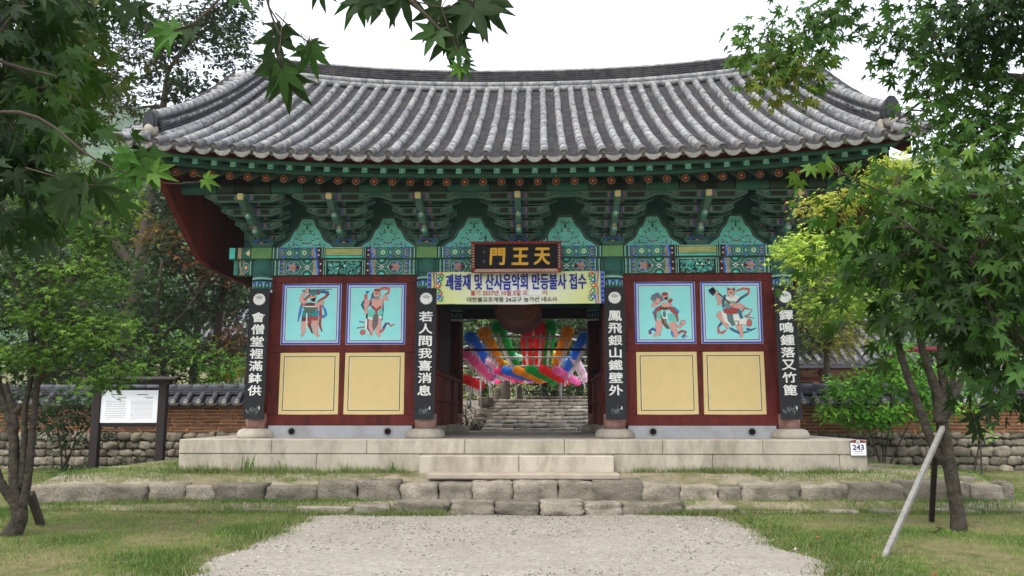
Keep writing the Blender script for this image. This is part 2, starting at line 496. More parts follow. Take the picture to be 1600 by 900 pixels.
def beam_end_pattern(mb, x, dr, z0, z1, y, upper):
    """from a column side x going direction dr: bands, rosettes and waves"""
    h = z1 - z0; zm = (z0 + z1) / 2
    def R(a, b, c, L=1, za=z0, zb=z1):
        p, q = sorted((x + dr * a, x + dr * b)); mb.frect(p, q, za, zb, y, L, P[c])
    R(0.0, 0.03, 'dgreen'); R(0.03, 0.05, 'mint'); R(0.05, 0.09, 'green'); R(0.09, 0.105, 'black'); R(0.105, 0.125, 'mint')
    R(0.125, 0.24, 'grey'); R(0.24, 0.86, 'mid')
    for k in range(4):
        mb.flat([(x + dr * 0.13, z0 + h * k / 4), (x + dr * 0.23, z0 + h * (k + 0.5) / 4), (x + dr * 0.13, z0 + h * (k + 1) / 4)], y, 2, P['blue' if k % 2 else 'green'])
    if upper:
        rosette(mb, x + dr * 0.36, zm, h * 0.5, y, 3); rosette(mb, x + dr * 0.66, zm, h * 0.5, y, 3, 'cream')
        for zz, s_ in ((z0, 1), (z1, -1)):
            for xx in (0.51, 0.25, 0.80):
                mb.flat([(x + dr * (xx - 0.06), zz), (x + dr * (xx + 0.06), zz), (x + dr * xx, zz + s_ * h * 0.28)], y, 11, P['blue'])
                mb.flat([(x + dr * (xx - 0.025), zz), (x + dr * (xx + 0.025), zz), (x + dr * xx, zz + s_ * h * 0.14)], y, 12, P['lblue'])
        mb.fdisc(x + dr * 0.51, zm, 0.02, 0.03, y, 11, P['mint'])
    else:
        mb.fdisc(x + dr * 0.40, zm, 0.17, h * 0.49, y, 3, P['dgreen'])
        mb.fdisc(x + dr * 0.40, zm, 0.155, h * 0.44, y, 4, P['mint'])
        mb.fdisc(x + dr * 0.40, zm, 0.14, h * 0.40, y, 5, P['green'])
        for k in range(10):
            w = 2 * PI * k / 10
            mb.fdisc(x + dr * 0.39 + 0.085 * math.cos(w), zm + 0.085 * math.sin(w), 0.024, 0.024, y, 6, P['blue' if k % 2 else 'lblue'], 8)
        mb.fdisc(x + dr * 0.39, zm, 0.075, 0.075, y, 7, P['rose'])
        mb.fdisc(x + dr * 0.38, zm, 0.06, 0.06, y, 8, P['sand'])
        mb.frect(*sorted((x + dr * 0.46, x + dr * 0.54)), zm - 0.02, zm + 0.02, y, 9, P['maroon'])
        mb.fdisc(x + dr * 0.55, zm, 0.02, 0.02, y, 10, P['white'], 8)
        for zz, c in ((z0, 'green'), (z1, 'green')):
            for q, cc, L in ((0.14, 'dgreen', 3), (0.125, 'mint', 4), (0.11, 'green', 5), (0.07, 'black', 6), (0.055, 'teal', 7)):
                sg = 1 if zz == z0 else -1
                mb.flat([(x + dr * 0.68 + q * math.cos(PI * k / 8), zz + sg * q * 0.95 * math.sin(PI * k / 8)) for k in range(9)], y, L, P[cc])
        mb.flat([(x + dr * 0.62, zm), (x + dr * 0.68, zm - 0.04), (x + dr * 0.74, zm), (x + dr * 0.68, zm + 0.04)], y, 8, P['white'])
        mb.flat([(x + dr * 0.65, zm), (x + dr * 0.68, zm - 0.02), (x + dr * 0.71, zm), (x + dr * 0.68, zm + 0.02)], y, 9, P['blue'])
    R(0.80, 0.86, 'sand', 9); wavy(mb, x + dr * 0.88, z0, z1, 0.05, y, 10, P['lblue'], 0.015); wavy(mb, x + dr * 0.90, z0, z1, 0.035, y, 11, P['blue'], 0.015)
    R(0.92, 0.975, 'maroon', 9)
    for k in (0.28, 0.72):
        mb.fdisc(x + dr * 0.95, z0 + h * k, 0.016, 0.016, y, 12, P['white'], 8)
    R(0.975, 0.99, 'black', 10); R(0.99, 1.01, 'green', 10); R(1.01, 1.02, 'mint', 10); R(1.02, 1.045, 'dgreen', 10); R(1.045, 1.06, 'mint', 10); R(1.06, 1.075, 'black', 10)
def beam_middle(mb, xa, xb, z0, z1, y, upper, rr):
    h = z1 - z0
    if upper:
        mb.frect(xa, xb, z0, z1, y, 1, P['black'])
        mb.frect(xa, xb, z0 + h * 0.27, z0 + h * 0.86, y, 2, lin('b9bd7c'))
        mb.frect(xa, xb, z0 + 0.006, z0 + h * 0.22, y, 2, P['teal'])
        mb.frect(xa, xb, z0 + h * 0.91, z1, y, 2, P['mint'])
        for k in range(7):
            zz = z0 + h * rr.uniform(0.32, 0.82); a = rr.uniform(xa, xb - 0.3)
            mb.fstroke([(a, zz), (min(a + rr.uniform(0.15, 0.5), xb), zz + rr.uniform(-0.004, 0.004))], 0.006, y, 3, lin('87935a'))
    else:
        mb.frect(xa, xb, z0, z1, y, 1, P['dgreen'])
        mb.frect(xa, xb, z1 - 0.025, z1, y, 2, P['mint'])
        for k in range(int((xb - xa) * 230)):
            cx, cz = rr.uniform(xa + 0.03, xb - 0.03), rr.uniform(z0 + 0.02, z1 - 0.045)
            a0 = rr.uniform(0, 2 * PI); q = rr.uniform(0.012, 0.026)
            pts = [(cx + q * math.cos(a0 + t * 0.9), cz + q * math.sin(a0 + t * 0.9)) for t in range(5)]
            pts = [(min(max(p[0], xa), xb), min(max(p[1], z0 + 0.004), z1 - 0.03)) for p in pts]
            mb.fstroke(pts, 0.009, y, 2 + k % 3, P['teal' if rr.random() < 0.7 else 'mint'])
        for k in range(int((xb - xa) * 5)):
            mb.fdisc(rr.uniform(xa + 0.05, xb - 0.05), rr.uniform(z0 + 0.05, z1 - 0.06), 0.02, 0.02, y, 6, P['white'], 6)

def beams(yc, sgn):
    # lower beam: three lengths between the columns, ends carved beyond the corner columns; upper one is a long flat plate
    y = yc - 0.13
    for i, (a, b) in enumerate(zip(COLX[:-1], COLX[1:])):
        e = MB().box(a + 0.19, b - 0.19, yc - 0.13, yc + 0.13, BEAM0, BEAM1 - 0.004, P['green']).build('tie_beam', 'dancheong', gate)
        if sgn < 0:
            mb = MB(); xa, xb = a + 0.22, b - 0.22
            beam_end_pattern(mb, xa, 1, BEAM0, BEAM1 - 0.005, y, False)
            beam_end_pattern(mb, xb, -1, BEAM0, BEAM1 - 0.005, y, False)
            if xb - xa > 2.2:
                beam_middle(mb, xa + 1.075, xb - 1.075, BEAM0, BEAM1 - 0.005, y, False, rg)
            mb.fstroke([(xa, BEAM0 + 0.14), (xa + 0.9, BEAM0 + 0.145), (xb - 0.5, BEAM0 + 0.135), (xb, BEAM0 + 0.14)], 0.006, y, 14, P['black'])
            mb.build('painted_pattern', 'dancheong', e)
    for s_ in (-1, 1):
        a, b = sorted((s_ * 5.29, s_ * 5.66))
        e = MB().box(a, b, yc - 0.11, yc + 0.11, BEAM0 + 0.01, BEAM1 - 0.004, P['green']).build('beam_end', 'dancheong', gate)
        if sgn < 0:
            mb = MB(); yy = yc - 0.11; z0, z1 = BEAM0 + 0.01, BEAM1 - 0.004
            x0 = s_ * 5.30
            def T(q): return x0 + s_ * q
            for q0, q1, c in ((0.0, 0.03, 'dgreen'), (0.03, 0.05, 'mint'), (0.16, 0.2, 'sand'), (0.28, 0.30, 'dgreen'), (0.30, 0.38, 'mid')):
                mb.frect(*sorted((T(q0), T(q1))), z0, z1, yy, 1, P[c])
            for q, c in ((0.12, 'dgreen'), (0.10, 'mint'), (0.085, 'green'), (0.05, 'rose'), (0.03, 'cream')):
                mb.fdisc(T(0.13), (z0 + z1) / 2, q * 0.7, q, yy, 3 + int((0.12 - q) * 60), P[c])
            wavy(mb, T(0.24), z0, z1, 0.03, yy, 2, P['sand'])
            mb.build('painted_pattern', 'dancheong', e)
    e = MB().box(-5.74, 5.74, yc - 0.21, yc + 0.21, BEAM1, BEAM2, P['mid']).build('plate_beam', 'dancheong', gate)
    if sgn < 0:
        mb = MB(); y = yc - 0.21; z0, z1 = BEAM1 + 0.012, BEAM2
        for x in COLX:
            mb.frect(x - 0.2, x + 0.2, z0, z1, y, 1, lin('6f9a62'))
        for a, b in zip(COLX[:-1], COLX[1:]):
            beam_end_pattern(mb, a + 0.2, 1, z0, z1, y, True); beam_end_pattern(mb, b - 0.2, -1, z0, z1, y, True)
            if b - a - 0.4 > 2.2:
                beam_middle(mb, a + 1.275, b - 1.275, z0, z1, y, True, rg)
        for s_ in (-1, 1):
            x0 = s_ * 5.3
            def T(q): return x0 + s_ * q
            for q0, q1, c in ((0.0, 0.02, 'black'), (0.02, 0.2, 'green'), (0.2, 0.27, 'sand'), (0.27, 0.33, 'dgreen'), (0.33, 0.44, 'teal')):
                mb.frect(*sorted((T(q0), T(q1))), z0, z1, y, 1, P[c])
            for q, c, L in ((0.1, 'dgreen', 2), (0.088, 'mint', 3), (0.075, 'mid', 4)):
                mb.flat([(T(0.02), (z0 + z1) / 2 + q), (T(0.02 + q * 1.3), (z0 + z1) / 2), (T(0.02), (z0 + z1) / 2 - q)], y, L, P[c])
            mb.fdisc(T(0.06), (z0 + z1) / 2, 0.035, 0.05, y, 5, P['cream'])
        mb.frect(-5.74, 5.74, BEAM1, BEAM1 + 0.012, y, 1, P['dgreen'])
        mb.build('painted_pattern', 'dancheong', e)
beams(0.0, -1)
beams(5.4, 1)

# ---- walls of the two side bays: red timber frame, concrete sill with drain holes, panels
def ring_hole(mb, x, z, r, y):
    n = 18
    vs = [(x + r * math.cos(2 * PI * k / n), y, z + r * math.sin(2 * PI * k / n)) for k in range(n)]
    vs += [(x + r * 0.96 * math.cos(2 * PI * k / n), y + 0.12, z + r * 0.96 * math.sin(2 * PI * k / n)) for k in range(n)]
    mb.add(vs, [(k, (k + 1) % n, n + (k + 1) % n, n + k) for k in range(n)] + [tuple(range(n, 2 * n))], lin('0c0c0c'))
SKIN, BLK = P['skin'], P['black']
def draw_figures():
    """the four painted guardians, drawn in panel coordinates 0..1 (u right, v up)"""
    figs = []
    def mk(x0, y0, x1, y1):
        items = []
        def T(p): return ((p[0] - x0) / (x1 - x0), 1 - (p[1] - y0) / (y1 - y0))
        k = 1.0 / (x1 - x0)
        def S(pts, w, c, L):
            ww = [q * k for q in w] if hasattr(w, '__len__') else w * k
            wo = [q + 4 * k for q in ww] if hasattr(ww, '__len__') else ww + 4 * k
            items.append(('s', [T(p) for p in pts], wo, BLK if c is not P['white'] else P['grey'], L * 2))
            items.append(('s', [T(p) for p in pts], ww, c, L * 2 + 1))
        def G(pts, c, L):
            items.append(('p', [T(p) for p in pts], None, c, L * 2 + 1))
        def D(x, y, rx, ry, c, L):
            n = 14
            items.append(('p', [T((x + (rx + 4) * math.cos(2 * PI * q / n), y + (ry + 4) * math.sin(2 * PI * q / n))) for q in range(n)], None, lin('5a3a38'), L * 2))
            items.append(('p', [T((x + rx * math.cos(2 * PI * q / n), y + ry * math.sin(2 * PI * q / n))) for q in range(n)], None, c, L * 2 + 1))
        figs.append(items)
        return S, G, D
    RED, BLU, LBL, TEA, MAR, WHT, GRY = lin('b04a48'), lin('3f5fae'), lin('4f86cc'), lin('2f8f92'), lin('7a3a3a'), P['white'], lin('5f7468')
    # 1: raised sword
    S, G, D = mk(95, 88, 715, 730)
    S([(385, 165), (310, 240), (280, 310)], [26, 30, 30], RED, 1); S([(280, 310), (262, 400), (242, 505)], [34, 30, 8], LBL, 1)
    S([(470, 140), (560, 135), (615, 150)], [14, 30, 36], BLU, 1); S([(615, 150), (570, 205), (490, 245), (475, 300), (480, 360)], [36, 30, 18, 16, 16], RED, 1)
    S([(480, 360), (515, 425), (560, 445), (590, 420), (575, 360), (540, 300)], [18, 34, 36, 34, 26, 16], LBL, 1)
    S([(515, 280), (525, 420), (515, 540), (548, 630)], [24, 28, 30, 8], RED, 2)
    S([(320, 470), (315, 570), (318, 650)], [66, 58, 40], SKIN, 3); S([(455, 480), (462, 580), (478, 660)], [70, 60, 40], SKIN, 3)
    S([(320, 655), (285, 685)], [40, 26], SKIN, 3); S([(478, 660), (515, 690)], [40, 26], SKIN, 3)
    G([(300, 365), (475, 365), (498, 450), (400, 470), (288, 455)], TEA, 4)
    G([(288, 440), (395, 455), (390, 490), (292, 500)], MAR, 4.5); G([(400, 450), (495, 435), (492, 490), (430, 490)], RED, 4.5)
    S([(350, 395), (352, 480), (350, 580)], [12, 16, 16], WHT, 5); S([(402, 430), (385, 540), (425, 640)], [40, 44, 14], RED, 5); S([(385, 540), (432, 650)], [14, 16], MAR, 6)
    S([(335, 275), (275, 240), (290, 175), (340, 130)], [50, 52, 44, 32], SKIN, 3)
    D(388, 330, 78, 62, GRY, 6); G([(318, 275), (460, 275), (455, 305), (320, 305)], MAR, 6.6); S([(318, 315), (460, 318)], 12, WHT, 7)
    S([(455, 310), (500, 285), (560, 260)], [50, 44, 36], SKIN, 7)
    D(420, 200, 36, 48, SKIN, 8); G([(395, 225), (455, 200), (445, 260), (410, 250)], BLK, 8.6); D(430, 150, 46, 22, TEA, 9); D(480, 148, 26, 20, RED, 8)
    S([(285, 122), (360, 122)], 16, GRY, 9); S([(375, 95), (375, 150)], 10, BLK, 9); S([(380, 118), (500, 112), (655, 98)], [22, 18, 4], lin('6a6e70'), 9)
    D(345, 118, 24, 24, SKIN, 10)
    S([(400, 185), (440, 185)], 5, BLK, 10)
    # 2: curved blade at the hip
    S, G, D = mk(892, 88, 1525, 728)
    S([(1120, 130), (1080, 150)], [8, 40], BLU, 1); S([(1075, 165), (1080, 235), (1060, 290)], [34, 40, 30], P['rose'], 1)
    S([(1060, 250), (1030, 300), (1065, 355), (1090, 370)], [28, 26, 26, 12], lin('3a5f86'), 1)
    S([(1215, 120), (1300, 95), (1375, 105), (1365, 150), (1300, 190)], [20, 26, 34, 26, 10], P['rose'], 1)
    S([(1175, 150), (1160, 230), (1130, 310)], [36, 36, 20], lin('3a5f86'), 4); S([(1285, 230), (1290, 350), (1290, 490)], [34, 34, 8], lin('3a5f86'), 2)
    S([(1085, 515), (1040, 510), (1000, 500)], [10, 10, 10], BLU, 1); S([(1080, 570), (1020, 575), (965, 585)], [10, 10, 6], RED, 1)
    S([(1230, 650), (1300, 610), (1340, 530), (1380, 530), (1400, 560), (1455, 535)], [30, 34, 28, 24, 20, 6], P['rose'], 1); S([(1310, 590), (1345, 525), (1375, 525)], [22, 22, 12], lin('3a4f8e'), 2)
    D(1050, 635, 32, 30, P['rose'], 1)
    S([(1140, 470), (1150, 580), (1160, 680)], [64, 66, 36], SKIN, 3); S([(1255, 470), (1250, 560), (1235, 650), (1270, 690)], [56, 52, 44, 30], SKIN, 3)
    S([(1110, 230), (1085, 300), (1085, 350), (1090, 410)], [70, 64, 40, 34], SKIN, 3); S([(1290, 215), (1350, 230), (1310, 180)], [60, 56, 40], SKIN, 3)
    G([(1150, 220), (1300, 220), (1290, 350), (1220, 380), (1160, 330)], SKIN, 5)
    G([(1105, 370), (1170, 335), (1220, 400), (1280, 335), (1300, 400), (1280, 440), (1120, 440)], lin('6fd0c0'), 6)
    S([(1150, 310), (1215, 365), (1275, 320)], [22, 28, 22], RED, 7); S([(1215, 360), (1215, 430)], [24, 20], RED, 7)
    S([(1110, 460), (1170, 470)], 30, WHT, 7); S([(1245, 450), (1290, 450)], 26, WHT, 7)
    G([(1180, 420), (1245, 420), (1240, 540), (1190, 620), (1165, 560)], lin('746a6c'), 8)
    D(1218, 165, 46, 52, SKIN, 8); G([(1185, 195), (1250, 195), (1240, 240), (1215, 225), (1195, 240)], P['grey'], 9); D(1220, 118, 38, 16, RED, 9)
    S([(1100, 410), (1095, 470)], [20, 14], BLK, 9); S([(1090, 470), (1092, 580), (1150, 670)], [26, 34, 6], WHT, 9); S([(1112, 470), (1112, 590), (1160, 660)], [10, 14, 4], lin('20264e'), 10)
    S([(1195, 160), (1242, 160)], 5, BLK, 10)
    # 3: striding, grey curls held before the shoulder
    S, G, D = mk(85, 82, 690, 700)
    S([(480, 130), (440, 170), (470, 185)], [10, 18, 8], WHT, 1)
    S([(300, 340), (255, 390), (290, 520)], [40, 30, 10], LBL, 1); S([(330, 330), (280, 400), (275, 470)], [50, 44, 14], RED, 2)
    S([(490, 330), (545, 380), (535, 410)], [20, 26, 8], LBL, 1); S([(450, 330), (510, 400), (535, 495)], [50, 44, 18], RED, 2)
    S([(215, 630), (190, 610), (240, 580), (275, 600), (320, 650), (330, 580)], [16, 16, 30, 26, 30, 12], BLU, 1); D(205, 628, 16, 14, RED, 2)
    S([(470, 600), (460, 640), (480, 680)], [26, 24, 10], LBL, 1); S([(520, 640), (590, 605), (625, 620), (600, 660), (645, 670)], [22, 26, 30, 24, 6], RED, 1); S([(575, 665), (610, 690)], [26, 14], LBL, 2)
    S([(320, 480), (305, 570), (300, 640), (245, 665)], [80, 70, 50, 30], SKIN, 3); S([(465, 500), (490, 590), (515, 660), (485, 685)], [80, 66, 44, 26], SKIN, 3)
    S([(500, 550), (560, 560), (580, 520)], [30, 30, 40], SKIN, 2); D(595, 510, 28, 28, SKIN, 3)
    G([(290, 380), (345, 370), (355, 470), (285, 460)], lin('6fd0c0'), 4); G([(420, 400), (500, 410), (530, 500), (430, 490)], lin('6fd0c0'), 4)
    S([(370, 420), (370, 500), (420, 580)], [70, 56, 30], lin('8a7a68'), 5); S([(355, 450), (370, 530), (440, 580)], [12, 14, 10], lin('4a4038'), 6); G([(345, 380), (415, 380), (405, 465), (355, 465)], WHT, 6)
    D(385, 330, 62, 28, lin('6a4a34'), 6); D(378, 410, 16, 34, TEA, 7)
    S([(300, 290), (255, 290), (240, 330)], [50, 50, 30], SKIN, 4); S([(350, 300), (430, 305), (460, 280)], [50, 52, 40], SKIN, 7); S([(430, 270), (475, 235)], [44, 30], RED, 7)
    for (x, y) in ((260, 200), (300, 180), (330, 210), (270, 235), (315, 235), (345, 235), (290, 205), (250, 225)):
        D(x, y, 26, 22, lin('77838f'), 6 + (x % 3) * 0.4)
    D(305, 255, 32, 34, SKIN, 7.4)
    D(395, 205, 34, 36, SKIN, 8); D(390, 172, 34, 18, RED, 9); D(402, 222, 16, 12, BLK, 9)
    # 4: long axe across the body
    S, G, D = mk(862, 85, 1490, 705)
    S([(1240, 145), (1330, 115), (1400, 125), (1395, 170), (1330, 210), (1260, 250), (1235, 290)], [14, 24, 34, 26, 26, 30, 20], P['rose'], 1); S([(1380, 185), (1300, 225), (1250, 280)], [22, 24, 20], lin('3a6f92'), 2)
    S([(1110, 190), (1080, 260), (1080, 340)], [26, 34, 24], lin('3a6f92'), 4)
    S([(1290, 400), (1340, 345), (1430, 370), (1380, 430), (1330, 440), (1450, 470)], [20, 26, 10, 20, 20, 4], P['rose'], 1)
    S([(1050, 520), (1005, 570), (1010, 630), (1060, 635), (1100, 600)], [30, 22, 34, 30, 14], P['rose'], 1); S([(1052, 515), (1012, 560)], [28, 18], lin('3a5f96'), 2)
    S([(1150, 580), (1200, 610), (1270, 640), (1380, 620)], [26, 28, 30, 8], lin('3a6f92'), 1); S([(1350, 590), (1400, 605), (1470, 580)], [30, 24, 4], lin('3a5f96'), 1)
    S([(1050, 395), (1010, 420), (1080, 500), (1130, 590)], [50, 56, 60, 30], SKIN, 3); S([(1240, 500), (1270, 580), (1290, 640), (1280, 690)], [70, 66, 40, 34], SKIN, 3); S([(1300, 510), (1380, 530)], [60, 60], SKIN, 2); D(1388, 520, 30, 42, P['rose'], 3)
    G([(1050, 385), (1100, 400), (1150, 480), (1180, 560), (1080, 500)], WHT, 4); G([(1180, 440), (1290, 400), (1360, 490), (1340, 540), (1290, 530), (1210, 540)], WHT, 4)
    S([(1150, 400), (1160, 480), (1200, 550)], [70, 70, 40], lin('5f7f80'), 5); S([(1260, 360), (1300, 470)], [30, 40], lin('3a7f92'), 5); S([(1215, 500), (1260, 500), (1250, 550)], [10, 10, 10], MAR, 6)
    G([(1070, 350), (1150, 345), (1255, 345), (1250, 410), (1170, 415), (1085, 405)], RED, 6)
    S([(1040, 310), (1030, 240), (1010, 190)], [56, 52, 36], SKIN, 3); S([(1310, 300), (1290, 330), (1200, 320)], [80, 60, 44], SKIN, 6)
    D(1155, 290, 66, 60, lin('8fb8ae'), 5); G([(1110, 215), (1200, 190), (1290, 210), (1240, 265), (1120, 255)], WHT, 6); D(1145, 318, 44, 34, lin('6f9aa0'), 6.6)
    D(1178, 165, 44, 50, SKIN, 8); G([(1130, 140), (1140, 95), (1175, 130)], MAR, 9); G([(1190, 130), (1225, 97), (1230, 150)], MAR, 9); S([(1155, 165), (1205, 165)], 5, BLK, 9); D(1180, 205, 18, 14, WHT, 9)
    S([(990, 140), (1080, 220), (1165, 295)], 14, lin('5a3430'), 9); G([(905, 130), (960, 95), (1000, 145), (965, 195), (930, 165)], BLK, 9); S([(903, 130), (925, 170), (965, 198)], 8, lin('4a5fb8'), 10)
    D(1180, 305, 26, 22, SKIN, 10); D(1005, 165, 18, 24, SKIN, 10)
    return figs
FIGS = draw_figures()

def wall_bay(xa, xb, figs, seed):
    r = random.Random(seed)
    y = -0.06
    e = empty('wall', gate)
    mb = MB()                                             # timber frame: rails and posts standing proud of the boards
    mb.box(xa + 0.2, xb - 0.2, -0.02, 0.06, 1.36, BEAM0)
    mb.build('board', 'red_wood', e)
    w = (xb - xa)
    cx = (xa + xb) / 2
    xm = cx
    p0, p1 = 0.062, 1.215                                 # panel extents from the middle post
    for (a, b, z0, z1) in ((xa + 0.2, xb - 0.2, 4.13, BEAM0), (xa + 0.2, xb - 0.2, 2.765, 2.915), (xa + 0.2, xb - 0.2, 1.36, 1.565)):
        MB().cbox(a, b, -0.085, -0.02, z0, z1, 0.008).build('rail', 'red_wood', e)
    for (a, b) in ((xa + 0.2, cx - p1 - 0.01), (cx - p0 + 0.01, cx + p0 - 0.01), (cx + p1 + 0.01, xb - 0.2)):
        for (z0, z1) in ((1.565, 2.765), (2.915, 4.13)):
            MB().cbox(a, b, -0.075, -0.02, z0 + 0.002, z1 - 0.002, 0.006).build('post', 'red_wood', e)
    # concrete sill with a drain hole at either end
    mb = MB(); mb.box(xa + 0.25, xb - 0.25, -0.10, 0.08, 1.125, 1.357)
    sill = mb.build('sill', 'concrete', e)
    for hx in (cx - 0.93, cx + 0.93):
        mb = MB(); 
        n = 18
        for ra, rb, yy0, yy1, c in ((0.085, 0.085, -0.115, -0.10, lin('8a8884')), (0.085, 0.062, -0.115, -0.115, lin('8a8884')), (0.062, 0.06, -0.115, -0.1015, lin('101010'))):
            vs = [(hx + ra * math.cos(2 * PI * k / n), yy0, 1.245 + ra * math.sin(2 * PI * k / n)) for k in range(n)] + [(hx + rb * math.cos(2 * PI * k / n), yy1, 1.245 + rb * math.sin(2 * PI * k / n)) for k in range(n)]
            mb.add(vs, [(k, (k + 1) % n, n + (k + 1) % n, n + k) for k in range(n)], c)
        mb.flat([(hx + 0.061 * math.cos(2 * PI * k / n), 1.245 + 0.061 * math.sin(2 * PI * k / n)) for k in range(n)], -0.1012, 0, lin('060606'))
        mb.build('drain_pipe', 'paint', sill)
    for i, s_ in enumerate((-1, 1)):
        a, b = (cx - p1, cx - p0) if s_ < 0 else (cx + p0, cx + p1)
        # upper: painted guardian in a blue border, a white smear of plaster round it
        z0, z1 = 2.925, 4.118
        mb = MB(); y = -0.03
        mb.flat([(a - 0.012 + r.uniform(-.008, .008), z0 - 0.01), (b + 0.01, z0 - 0.012), (b + 0.014, z1 + 0.006), ((a + b) / 2 + 0.1, z1 + 0.012), (a - 0.01, z1 + 0.004)], -0.0768, 0, lin('b5a79c'))
        y = -0.0775
        mb.frect(a, b, z0, z1, y, 0, lin('2f43b0'))
        mb.frect(a + 0.03, b - 0.03, z0 + 0.03, z1 - 0.03, y, 1, lin('b9cdf2'))
        mb.frect(a + 0.062, b - 0.062, z0 + 0.062, z1 - 0.062, y, 2, lin('22252c'))
        mb.frect(a + 0.075, b - 0.075, z0 + 0.075, z1 - 0.075, y, 3, P['white'])
        mb.frect(a + 0.083, b - 0.083, z0 + 0.083, z1 - 0.083, y, 4, lin('9ceae8'))
        pn = mb.build('painted_panel', 'clean_paint', e)
        mb = MB(); fw, fh = (b - a - 0.166), (z1 - z0 - 0.166)
        for kind, pts, ww, c, L in figs[i]:
            pts = [(a + 0.083 + p[0] * fw, z0 + 0.083 + p[1] * fh) for p in pts]
            if kind == 's':
                ww = [q * fw for q in ww] if hasattr(ww, '__len__') else ww * fw
                mb.fstroke(pts, ww, y - 0.006, L * 0.35, c)
            else:
                mb.flat(pts, y - 0.006, L * 0.35, c)
        mb.build('painted_figure', 'clean_paint', pn)
        # lower: plain ochre panel with a fine double line
        z0, z1 = 1.575, 2.755
        mb = MB(); y = -0.0768
        mb.flat([(a - 0.006 + r.uniform(-.01, .01), z0 - 0.006), ((a + b) / 2, z0 - 0.012), (b + 0.012, z0 - 0.004), (b + 0.006, z1 + 0.008), (a, z1 + 0.004)], y, 0, lin('c9b48e'))
        y = -0.0775
        mb.frect(a, b, z0, z1, y, 0, lin('e4ca8c'))
        mb.frect(a + 0.07, b - 0.07, z0 + 0.065, z1 - 0.065, y, 1, lin('2a2320'))
        mb.frect(a + 0.086, b - 0.086, z0 + 0.081, z1 - 0.081, y, 2, lin('f3ead0'))
        mb.frect(a + 0.096, b - 0.096, z0 + 0.091, z1 - 0.091, y, 3, lin('e4ca8c'))
        mb.build('ochre_panel', 'clean_paint', e)
wall_bay(-5.1, -1.82, FIGS[0:2], 1)
wall_bay(1.82, 5.1, FIGS[2:4], 2)

# ---- enclosing walls, passage and ceiling behind the front
for s_ in (-1, 1):
    a, b = sorted((s_ * 5.05, s_ * 5.16))
    MB().box(a, b, 0.2, 5.2, 1.13, 4.3).build('side_wall', 'red_wood', gate)
    a, b = sorted((s_ * 2.0, s_ * 4.9))
    MB().box(a, b, 5.34, 5.46, 1.13, 4.3).build('back_wall', 'red_wood', gate)
    # low partition along the passage: two long boards under a top rail, uprights every bay, a knob on the end post
    e = empty('partition', gate)
    a, b = sorted((s_ * 1.70, s_ * 1.76))
    MB().cbox(a, b, 0.3, 5.1, 1.34, 1.82, 0.008).build('plank', 'red_wood', e)
    MB().cbox(a, b, 0.3, 5.1, 1.89, 2.36, 0.008).build('plank', 'red_wood', e)
    a, b = sorted((s_ * 1.66, s_ * 1.79))
    MB().cbox(a, b, 0.24, 5.16, 1.83, 1.885, 0.01).build('rail', 'red_wood', e)
    MB().cbox(a, b, 0.24, 5.16, 2.365, 2.44, 0.01).build('rail', 'red_wood', e)
    MB().cbox(a, b, 0.24, 5.16, 1.135, 1.335, 0.01).build('sill', 'granite', e)
    for yy in (1.8, 3.5):
        MB().cbox(*sorted((s_ * 1.64, s_ * 1.80)), yy - 0.05, yy + 0.05, 1.34, 2.5, 0.01).build('post', 'red_wood', e)
    mb = MB().lathe([(0.05, 2.45), (0.065, 2.50), (0.03, 2.53), (0.07, 2.58), (0.075, 2.63), (0.04, 2.68), (0.005, 2.69)], (s_ * 1.72, 4.6, 0), 12)
    mb.build('post_knob', 'dark_wood', e)
    # inner columns half way along the passage
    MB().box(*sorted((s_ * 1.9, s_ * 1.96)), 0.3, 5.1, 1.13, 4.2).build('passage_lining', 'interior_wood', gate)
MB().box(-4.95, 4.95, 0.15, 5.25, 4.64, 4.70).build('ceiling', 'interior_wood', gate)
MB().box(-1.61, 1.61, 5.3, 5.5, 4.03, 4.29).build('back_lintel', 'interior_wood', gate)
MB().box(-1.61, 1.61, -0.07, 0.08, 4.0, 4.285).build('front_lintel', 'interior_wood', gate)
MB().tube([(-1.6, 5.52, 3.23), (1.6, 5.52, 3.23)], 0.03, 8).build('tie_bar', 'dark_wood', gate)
# the thick rounded beam over the passage
mb = MB()
mb.tube([(-0.08, 1.6, 3.90), (-0.08, 1.75, 3.88), (-0.08, 3.4, 3.88), (-0.08, 3.55, 3.90)], [0.40, 0.50, 0.50, 0.40], 22, P['grey'])
cb = mb.build('hanging_beam', material('worn_red_beam', lin('7a4a46'), 0.85, 0.35, 5, 0.4, 40, 0.01, 0.2, dirt=lin('5c5850'), dirt_amt=0.9, dscale=1.6), gate)
cb.scale = (1.06, 1, 0.86); cb.location = (0, 0, 0.53)
cb['label'] = 'thick rounded worn red beam above the passage'
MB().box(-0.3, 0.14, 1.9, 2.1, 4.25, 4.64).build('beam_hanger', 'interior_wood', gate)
MB().box(-0.3, 0.14, 3.0, 3.2, 4.25, 4.64).build('beam_hanger', 'interior_wood', gate)
